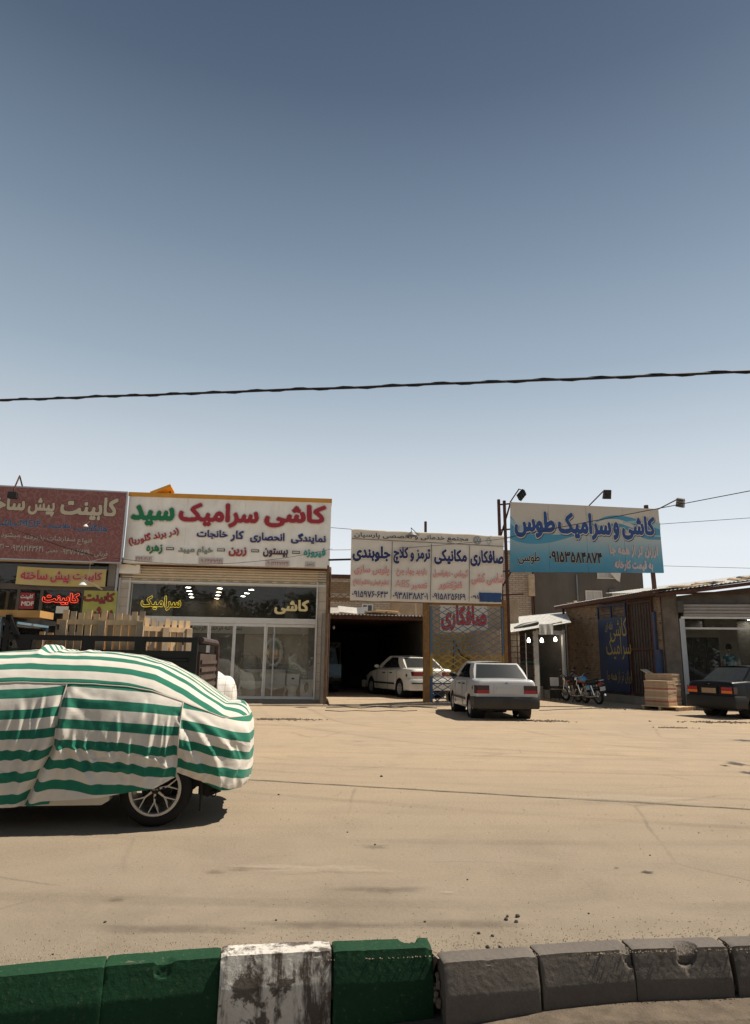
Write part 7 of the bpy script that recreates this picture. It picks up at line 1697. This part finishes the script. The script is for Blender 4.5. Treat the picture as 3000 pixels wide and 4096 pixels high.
# ================================================================== pallet of tile boxes
mat('cardboard', (.42, .30, .19), .85, var=.18, scale=4, bump=.15, bscale=40, dirt=(.30, .20, .13), dirt_amt=.4); mat('cardboard_pale', (.50, .40, .29), .85, var=.15, scale=4, bump=.15); mat('cardboard_red', (.34, .13, .09), .8, var=.25, scale=6, bump=.1)
ORD = 'first second third fourth fifth sixth seventh eighth ninth tenth eleventh twelfth thirteenth fourteenth fifteenth sixteenth seventeenth'.split()
def boxes():
    a, b = gnd(2566, 2836), gnd(2716, 2846); fr = Fr(a.x, a.y, math.degrees(math.atan2(b.y-a.y, b.x-a.x)))
    W = (b-a).length; D = 1.15
    T = Thing('pallet', 'flat wooden pallet under the stacked tile boxes', 'pallet', fr, (W/2, D/2, 0))
    for k in range(3): T.part('runner', MB().box(.02+k*(W-.12)/2, .10+k*(W-.12)/2, 0, D, .002, .10), 'wood_grey')
    for k in range(7): T.part('deck_board', MB().box(0, W, k*D/7, (k+1)*D/7-.03, .102, .125), 'wood_pale')
    zt = fr.pix(2620, 2722, .12)[1]; n = 14; x0, x1 = fr.pix(2578, 2760, .1)[0], fr.pix(2672, 2760, .1)[0]; t = (zt-.126)/n
    for k in range(n):
        j = lambda s: random.uniform(-s, s)
        M = Matrix.Translation(((x0+x1)/2+j(.008), .36+j(.01), .126+k*t)) @ Matrix.Rotation(j(.02), 4, 'Z'); w = (x1-x0)/2
        mm = 'cardboard_red' if k in (2, 9) else random.choice(['cardboard', 'cardboard', 'cardboard_pale'])
        mb = MB().box(-w, w, -.27, .27, .001, t-.004).xf(M)
        solid('tile_box', mb, mm, 'cardboard tile box, '+ORD[k]+' from the pallet in the front stack', 'box', fr, ((x0+x1)/2, .36, .126+k*t), 'tile boxes of the front stack')
    zt2 = fr.pix(2640, 2694, .7)[1]; n2 = 17; x0, x1 = fr.pix(2594, 2760, .8)[0], fr.pix(2702, 2760, .8)[0]; t = (zt2-.126)/n2
    for k in range(n2):
        j = lambda s: random.uniform(-s, s); w = (x1-x0)/2
        M = Matrix.Translation(((x0+x1)/2+j(.02), .90+j(.01), .126+k*t)) @ Matrix.Rotation(j(.03), 4, 'Z')
        solid('tile_box', MB().box(-w, w, -.25, .25, .001, t-.004).xf(M), 'cardboard_red' if k in (4, 10) else random.choice(['cardboard', 'cardboard', 'cardboard_pale']), 'cardboard tile box, '+ORD[k]+' from the pallet in the taller rear stack', 'box', fr, ((x0+x1)/2, .9, .126+k*t), 'tile boxes of the rear stack')
    # torn flaps and a leaning sheet
    for k in range(9):
        z = .2+k*.085+random.uniform(-.03, .03); x = x1-.03 if k % 2 else x1-.12; y = random.uniform(.45, .8); s = random.uniform(.05, .11)
        M = Matrix.Translation((x, y, z)) @ Matrix.Rotation(random.uniform(-.6, .2), 4, 'Y') @ Matrix.Rotation(random.uniform(-.5, .5), 4, 'Z')
        solid('cardboard_flap', MB().box(0, s*1.6, -s, s, -.004, .004).xf(M), 'cardboard_pale', 'torn pale cardboard flap hanging out of the box stacks', 'cardboard', fr, (x, y, z), 'torn flaps of the tile boxes')
    M = Matrix.Translation((x0+.02, .66, zt2+.05)) @ Matrix.Rotation(.5, 4, 'Y')
    solid('cardboard_sheet', MB().box(-.14, .12, -.1, .3, -.01, .01).xf(M), 'cardboard_pale', 'bent cardboard sheet on the corner of the rear box stack', 'cardboard', fr, (x0, .66, zt2))
    for px, py in ((2700, 2760), (2690, 2800), (2705, 2785)): pass
boxes()

# ================================================================== motorcycles, chair
paint('tank_blue', (.05, .22, .38), .3, .6, .1); flat('tank_red', (.42, .06, .05), .4); mat('engine_alloy', (.30, .29, .27), .45, metal=.6, var=.3, scale=12, bump=.1); flat('seat_vinyl', (.018, .017, .017), .5)
def motorcycle(rear_px, front_px, label, tank, off=(0, 0)):
    a, b = gnd(*rear_px), gnd(*front_px); hd = (b-a).normalized(); fr = Fr(a.x+off[0], a.y+off[1], math.degrees(math.atan2(hd.y, hd.x)))   # local x forward, y left
    T = Thing('motorcycle', label, 'motorcycle', fr, (.6, 0, 0), 'motorcycles by the brick wall'); lean = Matrix.Rotation(R(-9), 4, 'X')
    def part(n, mb, m, parent=None, **k): return T.part(n, mb.xf(lean), m, parent, **k)
    WB, r = 1.24, .29
    for x, fat in ((0, .042), (WB, .036)):
        w = part('wheel', MB().tube([(x+(r-fat)*math.cos(2*math.pi*k/28), 0, r+(r-fat)*math.sin(2*math.pi*k/28)) for k in range(28)], fat, 8, closed=True), 'rubber', smooth=True)
        part('rim', MB().tube([(x+(r-.085)*math.cos(2*math.pi*k/28), 0, r+(r-.085)*math.sin(2*math.pi*k/28)) for k in range(28)], .014, 6, closed=True), 'chrome', w, smooth=True)
        for k in range(14): t = 2*math.pi*k/14; part('spoke', MB().bar((x, .03*(-1)**k, r), (x+(r-.085)*math.cos(t), 0, r+(r-.085)*math.sin(t)), .005), 'chrome', w)
        part('hub', MB().lathe([(0, -.06), (.06, -.06), (.06, .06), (0, .06)], (x, 0, r), 'y', 14), 'engine_alloy', w)
    head = (WB-.32, 0, .82)
    part('fork', MB().tube([(WB, .09, r), (head[0]+.02, .09, .86)], .022, 8).tube([(WB, -.09, r), (head[0]+.02, -.09, .86)], .022, 8), 'chrome', smooth=True)
    part('frame', MB().tube([head, (.55, 0, .74), (.1, 0, .72)], .02, 8).tube([head, (.78, 0, .35), (.4, 0, .28)], .02, 8).tube([(.55, 0, .74), (.4, 0, .28)], .02, 8), 'trim_black', smooth=True)
    part('swingarm', MB().tube([(.4, .08, .3), (0, .08, r)], .02, 8).tube([(.4, -.08, .3), (0, -.08, r)], .02, 8), 'trim_black')
    part('shock', MB().tube([(.02, .12, r+.02), (.14, .12, .68)], .028, 8).tube([(.02, -.12, r+.02), (.14, -.12, .68)], .028, 8), 'chrome', smooth=True)
    tk = part('fuel_tank', MB().tube([(.50, 0, .80), (.56, 0, .83), (.68, 0, .86), (.80, 0, .86), (.88, 0, .83), (.92, 0, .80)], [.03, .10, .135, .13, .10, .03], 14), tank, smooth=True)
    part('tank_stripe', MB().box(.6, .84, -.138, -.128, .78, .83).box(.6, .84, .128, .138, .78, .83), 'tank_red', tk, kind='stuff')
    part('seat', MB().tube([(.52, 0, .79), (.4, 0, .79), (.15, 0, .80), (-.08, 0, .82), (-.16, 0, .83)], [.06, .10, .11, .11, .06], 12), 'seat_vinyl', smooth=True)
    part('side_cover', MB().box(.25, .48, -.115, .115, .52, .68), tank)
    part('front_mudguard', MB().grid(lambda u, v: (WB+(r+.035)*math.cos(.35+2.3*u), (v-.5)*.11, r+(r+.035)*math.sin(.35+2.3*u)), 14, 3), 'chrome', smooth=True)
    part('rear_mudguard', MB().grid(lambda u, v: ((r+.04)*math.cos(.9+2.0*u), (v-.5)*.13, r+.01+(r+.04)*math.sin(.9+2.0*u)), 14, 3), 'trim_black', smooth=True)
    part('engine', MB().box(.45, .72, -.11, .11, .26, .42).tube([(.62, 0, .40), (.66, 0, .62)], .075, 10), 'engine_alloy')
    for k in range(5): part('cooling_fin', MB().lathe([(.09, 0), (.095, .008), (.09, .012)], (.632+.008*k, 0, .43+.036*k), 'z', 12), 'engine_alloy')
    part('exhaust', MB().tube([(.70, .1, .58), (.78, .13, .40), (.6, .15, .26), (.25, .15, .27), (-.22, .16, .33)], [.02, .02, .022, .04, .042], 10), 'chrome', smooth=True); part('exhaust', MB().tube([(.70, -.1, .58), (.78, -.13, .40), (.6, -.15, .26), (.25, -.15, .27), (-.22, -.16, .33)], [.02, .02, .022, .04, .042], 10), 'chrome', smooth=True)
    hb = part('handlebar', MB().tube([(.78, .36, 1.02), (.86, .22, 1.06), (.92, .06, .92), (.92, -.06, .92), (.86, -.22, 1.06), (.78, -.36, 1.02)], .012, 8), 'chrome', smooth=True)
    for s in (-1, 1):
        part('grip', MB().tube([(.78, s*.36, 1.02), (.82, s*.27, 1.045)], .018, 8), 'rubber', hb); part('mirror', MB().ball((.80, s*.33, 1.22), (.02, .06, .045), 10, 6).tube([(.83, s*.25, 1.05), (.80, s*.33, 1.2)], .006, 6), 'trim_black', hb)
    hl = part('headlamp', MB().lathe([(0, 1.0), (.07, 1.0), (.095, 1.08), (.1, 1.10), (0, 1.105)], (0, 0, .88), 'x', 16), 'chrome', smooth=True)
    part('rack', MB().tube([(-.12, .1, .86), (-.34, .1, .86), (-.34, -.1, .86), (-.12, -.1, .86)], .01, 6), 'chrome'); part('tail_lamp', MB().box(-.30, -.24, -.06, .06, .70, .78), 'lamp_red')
    part('number_plate', MB().box(-.36, -.345, -.11, .11, .50, .64), 'paper_white'); part('side_stand', MB().bar((.5, .1, .28), (.46, .26, .03), .02), 'trim_black')
    for s in (-1, 1): part('indicator', MB().ball((-.24, s*.15, .72), .028, 8, 6), 'lamp_amber')
    return T
motorcycle((2398, 2818), (2308, 2809), 'blue tanked motorcycle with a red stripe leaning before the brick wall', 'tank_blue')
motorcycle((2398, 2818), (2308, 2809), 'black motorcycle half hidden behind the blue tanked one', 'seat_vinyl', (-.25, .75))
def chair():
    p = gnd(2229, 2803); fr = Fr(p.x, p.y, 12)
    T = Thing('chair', 'metal framed chair with a grey back at the shed doorway', 'chair', fr, (0, 0, 0))
    T.part('seat', MB().box(-.19, .19, -.19, .19, .42, .45), 'wood_grey'); T.part('backrest', MB().box(-.18, .18, .17, .19, .55, .88), 'plaster_white')
    for s in (-1, 1): T.part('leg', MB().tube([(s*.18, -.18, 0), (s*.18, -.18, .42)], .012, 6), 'trim_black'); T.part('leg', MB().tube([(s*.18, .18, 0), (s*.18, .18, .45), (s*.17, .2, .88)], .012, 6), 'trim_black')
chair()

# ================================================================== person in the showroom
def person():
    x, z = FR.pix(2915, 2600, .75); fr = Fr(*FR.w(x, .75, 0)[:2], 172, .36)     # faces into the shop
    V = {'pel': (0, 0, .95, .145, .10), 'wai': (0, 0, 1.08, .135, .095), 'che': (0, .01, 1.30, .155, .11), 'nb': (0, .015, 1.46, .07, .065), 'nt': (0, .0, 1.54, .058, .058), 'hd': (0, -.015, 1.66, .078, .092), 'ht': (0, -.005, 1.745, .055, .07),
         'sl': (.17, .015, 1.42, .06, .06), 'el': (.25, .03, 1.13, .046, .046), 'wl': (.22, -.12, .93, .03, .034), 'hl': (.21, -.17, .86, .024, .04), 'sr': (-.17, .015, 1.42, .06, .06), 'er': (-.26, .03, 1.13, .046, .046), 'wr': (-.24, -.1, .92, .03, .034), 'hr': (-.235, -.15, .85, .024, .04),
         'pl': (.09, 0, .88, .09, .09), 'kl': (.11, -.01, .50, .062, .062), 'al': (.12, .02, .09, .042, .045), 'tl': (.13, -.14, .035, .04, .03), 'pr': (-.09, 0, .88, .09, .09), 'kr': (-.11, -.01, .50, .062, .062), 'ar': (-.12, .02, .09, .042, .045), 'tr': (-.13, -.14, .035, .04, .03)}
    E = [('pel', 'wai'), ('wai', 'che'), ('che', 'nb'), ('nb', 'nt'), ('nt', 'hd'), ('hd', 'ht'), ('che', 'sl'), ('sl', 'el'), ('el', 'wl'), ('wl', 'hl'), ('che', 'sr'), ('sr', 'er'), ('er', 'wr'), ('wr', 'hr'), ('pel', 'pl'), ('pl', 'kl'), ('kl', 'al'), ('al', 'tl'), ('pel', 'pr'), ('pr', 'kr'), ('kr', 'ar'), ('ar', 'tr')]
    K = list(V)
    for s, w in ((1, 'hl'), (-1, 'hr')):          # fingers, each its own short chain
        bx_, by_, bz_ = V[w][:3]
        for k, (dy, ln) in enumerate(((-.03, .06), (-.012, .075), (.008, .07), (.026, .055))):
            a, b_ = w+'a%d' % k, w+'b%d' % k; V[a] = (bx_, by_-.01+dy, bz_-.045, .0095, .0095); V[b_] = (bx_-s*.012, by_-.015+dy, bz_-.045-ln, .0075, .0075); E += [(w, a), (a, b_)]
        V[w+'t'] = (bx_-s*.03, by_-.045, bz_-.03, .010, .010); E.append((w, w+'t'))
    K = list(V); me = bpy.data.meshes.new('person'); me.from_pydata([V[k][:3] for k in K], [(K.index(a), K.index(b)) for a, b in E], [])
    o = bpy.data.objects.new('skin_source', me); COL.objects.link(o); md = o.modifiers.new('skin', 'SKIN'); sub = o.modifiers.new('sub', 'SUBSURF'); sub.levels = 2; md.use_smooth_shade = True
    for i, k in enumerate(K): me.skin_vertices[0].data[i].radius = V[k][3:5]
    me.skin_vertices[0].data[K.index('pel')].use_root = True
    dg = bpy.context.evaluated_depsgraph_get(); bm = bpy.data.meshes.new_from_object(o.evaluated_get(dg)); bpy.data.objects.remove(o)
    for n in ('skin', 'shirt_teal', 'trousers'): bm.materials.append(MATS[n])
    for p in bm.polygons:
        c = p.center; p.use_smooth = True
        p.material_index = 1 if (.93 < c.z < 1.475 and not (abs(c.x) > .2 and c.z < 1.2)) else 2 if c.z < .93 and abs(c.x) < .2 and not (c.z > .75 and abs(c.x) > .19) else 0
    bm.name = 'person'
    ob = bpy.data.objects.new('person', bm); COL.objects.link(ob); ob.location = fr.w(0, 0, 0); ob.rotation_euler = (0, 0, fr.a)
    ob['label'] = 'person in a teal short sleeved shirt standing behind the showroom glass'; ob['category'] = 'person'
    def kid(n, mb, m): link(n, mb.mesh(n, smooth=True, angle=0), m, ob)
    hair = MB().ball((0, .012, 1.715), (.103, .118, .125), 16, 12); hair.v = [(x, y, z if z > 1.64+.5*max(0, -y) else 1.64+.5*max(0, -y)) for x, y, z in hair.v]; kid('hair', hair, 'hair_dark')
    for s in (-1, 1): kid('ear', MB().ball((s*.088, .0, 1.655), (.014, .024, .034), 8, 6), 'skin'); kid('eye', MB().ball((s*.034, -.095, 1.675), (.014, .008, .008), 8, 6), 'hair_dark')
    kid('nose', MB().ball((0, -.112, 1.645), (.014, .018, .024), 8, 6), 'skin'); kid('mouth', MB().ball((0, -.100, 1.605), (.026, .008, .006), 8, 6), 'lamp_smoke')
    for s in (-1, 1): kid('shoe', MB().ball((s*.127, -.06, .04), (.052, .14, .042), 12, 8), 'seat_vinyl')
flat('skin', (.38, .22, .15), .6); mat('shirt_teal', (.03, .20, .23), .8, var=.15, scale=4, bump=.2, bscale=12); mat('trousers', (.05, .055, .07), .85, var=.15, bump=.1); flat('hair_dark', (.012, .010, .009), .6)
person()

# ================================================================== overhead cables
flat('cable_black', (.012, .012, .012), .6)
def cable(pts, r, label, sag=0.0, n=40, twist=False):
    a, b = pts; P = []
    for i in range(n+1):
        t = i/n; p = a.lerp(b, t); p.z -= sag*4*t*(1-t)
        if twist: p.z += .012*noise.noise((t*30, 0, 0)); p.y += .01*noise.noise((t*26, 5, 0))
        P.append(tuple(p))
    mb = MB().tube(P, r, 6)
    if twist: mb.tube([(x, y+r*1.1*math.cos(i*1.1), z+r*1.1*math.sin(i*1.1)) for i, (x, y, z) in enumerate(P)], r*.7, 5)
    c = a.lerp(b, .5); solid('overhead_cable', mb, 'cable_black', label, 'cable', base=tuple(c), smooth=True, group='overhead cables')
def shadow_line():
    # vertical plane of the thick cable follows from its shadow on the ground
    g0, g1 = gnd(1000, 3122), gnd(3000, 3240); k = Vector((SDIR.x/SDIR.z, SDIR.y/SDIR.z, 0))
    out = []
    for px, py in ((0, 1583), (3000, 1463)):
        d = ray(px, py); e = g1-g0; nrm = Vector((-e.y, e.x, 0))
        # point on the view ray whose shadow lies on the shadow line
        t = (g0-EYEP+k*0).dot(nrm)
        # (EYE + d t - k*(EYE_z + d_z t)) . n = g0 . n
        t = ((g0-Vector((0, 0, 0))).dot(nrm) + k.dot(nrm)*EYE) / (d.dot(nrm)-k.dot(nrm)*d.z)
        out.append(EYEP+d*t)
    a, b = out; e = b-a
    return a-e*.9, b+e*.9
_a, _b = shadow_line()
cable((_a, _b), .020, 'thick twisted black cable crossing the sky above the street', .10, 260, True)
cable((aty(2018, 2152, 23.6), aty(3080, 1948, 18)), .012, 'thin cable rising in front of the blue billboard', .0)
cable((aty(1320, 2110, 23.4), aty(2560, 2210, 26)), .009, 'thin cable running behind the cream banner')
cable((aty(2560, 2102, 27), aty(3080, 2066, 25)), .010, 'thin cable leaving the billboard towards the roofs')
cable((aty(2600, 2262, 28), aty(3080, 2275, 26)), .008, 'thin low cable above the showroom roof')
cable((aty(-40, 2075, 21.5), aty(545, 2262, 22.6)), .008, 'thin cable slanting across the maroon billboard', .15)
cable((aty(460, 2232, 22.3), aty(1330, 2195, 22.8)), .007, 'thin cable hanging under the cream fascia sign', .35)
cable((aty(1322, 2200, 23.0), aty(2050, 2150, 22.9)), .008, 'thin cable looped in front of the cream banner', .1)
# ================================================================== drain grates and litter in the yard
mat('grate_rust', (.13, .095, .065), .9, var=.5, scale=18, bump=.5)
def rubble(px, py, w, d, lab):
    p = gnd(px, py); mb = MB()
    for i in range(int(160*w)):
        x, y = p.x+random.gauss(0, .35)*w, p.y+random.gauss(0, .35)*d; s = random.uniform(.015, .05)
        M = Matrix.Translation((x, y, s*.2)) @ Matrix.Rotation(random.random()*6, 4, 'Z') @ Matrix.Rotation(random.uniform(-.5, .5), 4, 'X'); mb.add([tuple(M @ Vector(v)) for v in ((-s, -s*.6, -s*.3), (s, -s*.5, -s*.3), (s*.8, s*.6, -s*.3), (-s*.7, s*.5, -s*.3), (0, 0, s*.45))], [(0, 1, 4), (1, 2, 4), (2, 3, 4), (3, 0, 4)])
    o = solid('rubble_patch', mb, 'grate_rust', lab, 'rubble', base=(p.x, p.y, 0), kind='stuff')
rubble(1120, 2878, 1.3, .35, 'low strip of broken asphalt rubble in front of the tile shop'); rubble(2185, 2885, .8, .35, 'rubble heap at the wheel of the dusty white saloon'); rubble(2890, 2890, 1.4, .35, 'rubble strip in front of the black saloon'); rubble(2690, 2912, .5, .1, 'small line of rubble in the yard'); rubble(2480, 2835, 1.4, .5, 'scattered rubble before the blue gate')

# ================================================================== hose and shadow-line tubes on the ground, street trees on the near side
def hose(pts, r, label):  # also lays the dark tubes that stand for shadow lines
    P = [gnd(*p) for p in pts]; Q = []
    for a, b in zip(P, P[1:]):
        for i in range(6): p = a.lerp(b, i/6); Q.append((p.x+.02*noise.noise((p.x*3, p.y*3, 1)), p.y+.22*noise.noise((p.x*1.3, p.y, 2)), r))
    solid('hose', MB().tube(Q, r, 6), 'cable_black', label, 'hose', base=tuple(P[0]), smooth=True)  # the tubes that stand for shadow lines are named hose here too
hose([(2155, 2842), (2240, 2839), (2330, 2836), (2400, 2834), (2440, 2829), (2490, 2836), (2510, 2842)], .010, 'thin black hose lying across the yard before the motorcycles')
hose([(1300, 2843), (1360, 2846), (1420, 2844), (1500, 2847), (1560, 2843), (1620, 2846), (1680, 2842)], .009, 'thin dark tube standing for a shadow line before the garage mouth')  # dark tube in place of a thin cast shadow on the ground
hose([(1305, 2832), (1380, 2829), (1440, 2833), (1510, 2828), (1580, 2832), (1640, 2827), (1690, 2830), (1760, 2834)], .012, 'thin dark tube standing for a shadow line along the foot of the garage ramp')  # second tube standing for a cast shadow line
mat('leaf_green', (.05, .085, .025), .6, var=.4, scale=1.2, bump=0); mat('bark', (.12, .09, .065), .95, var=.3, scale=6, bump=.6)
def street_trees():
    rng = random.Random(5); crown = MB()
    for i in range(3200):
        while True:
            v = Vector((rng.uniform(-1, 1), rng.uniform(-1, 1), rng.uniform(-1, 1)))
            if .25 < v.length < 1+.25*noise.noise(v*2.2): break
        p = Vector((v.x*2.6, v.y*2.2, 3.7+v.z*2.9)); s = rng.uniform(.10, .22)
        M = Matrix.Translation(p) @ Matrix.Rotation(rng.random()*6.3, 4, 'Z') @ Matrix.Rotation(rng.random()*3.1, 4, 'X')
        crown.add([tuple(M @ Vector(q)) for q in ((-s, 0, 0), (0, -s*.6, .02), (s, 0, 0), (0, s*.6, .02))], [(0, 1, 2, 3)])
    cm = crown.mesh('crown'); cm.materials.append(MATS['leaf_green'])
    tm = MB().tube([(0, 0, -.3), (.05, 0, 1.2), (0, .05, 2.4), (.1, 0, 3.8), (0, 0, 5.4)], [.2, .16, .14, .10, .04], 10)
    for k in range(6): a = k*1.05; tm.tube([(0.03, 0, 2.3+.3*k), (math.cos(a)*.8, math.sin(a)*.8, 3.3+.3*k), (math.cos(a)*1.7, math.sin(a)*1.5, 4.2+.25*k)], [.07, .05, .02], 6)
    tmsh = tm.mesh('trunk', smooth=True); tmsh.materials.append(MATS['bark'])
    for k in range(13):
        o = bpy.data.objects.new('street_tree', None); COL.objects.link(o); o.location = (-20+3.3*k+rng.uniform(-.5, .5), -6.2-.2*k+rng.uniform(-.4, .4), -.225); o.rotation_euler = (0, 0, rng.random()*6); sc = rng.uniform(.9, 1.15); o.scale = (sc, sc, sc)
        o['label'] = 'leafy street tree on the camera side of the road, mirrored in the shop glass'; o['category'] = 'tree'; o['group'] = 'street trees on the near side'
        for n, me in (('trunk', tmsh), ('crown', cm)): link(n, me, None, o)
street_trees()
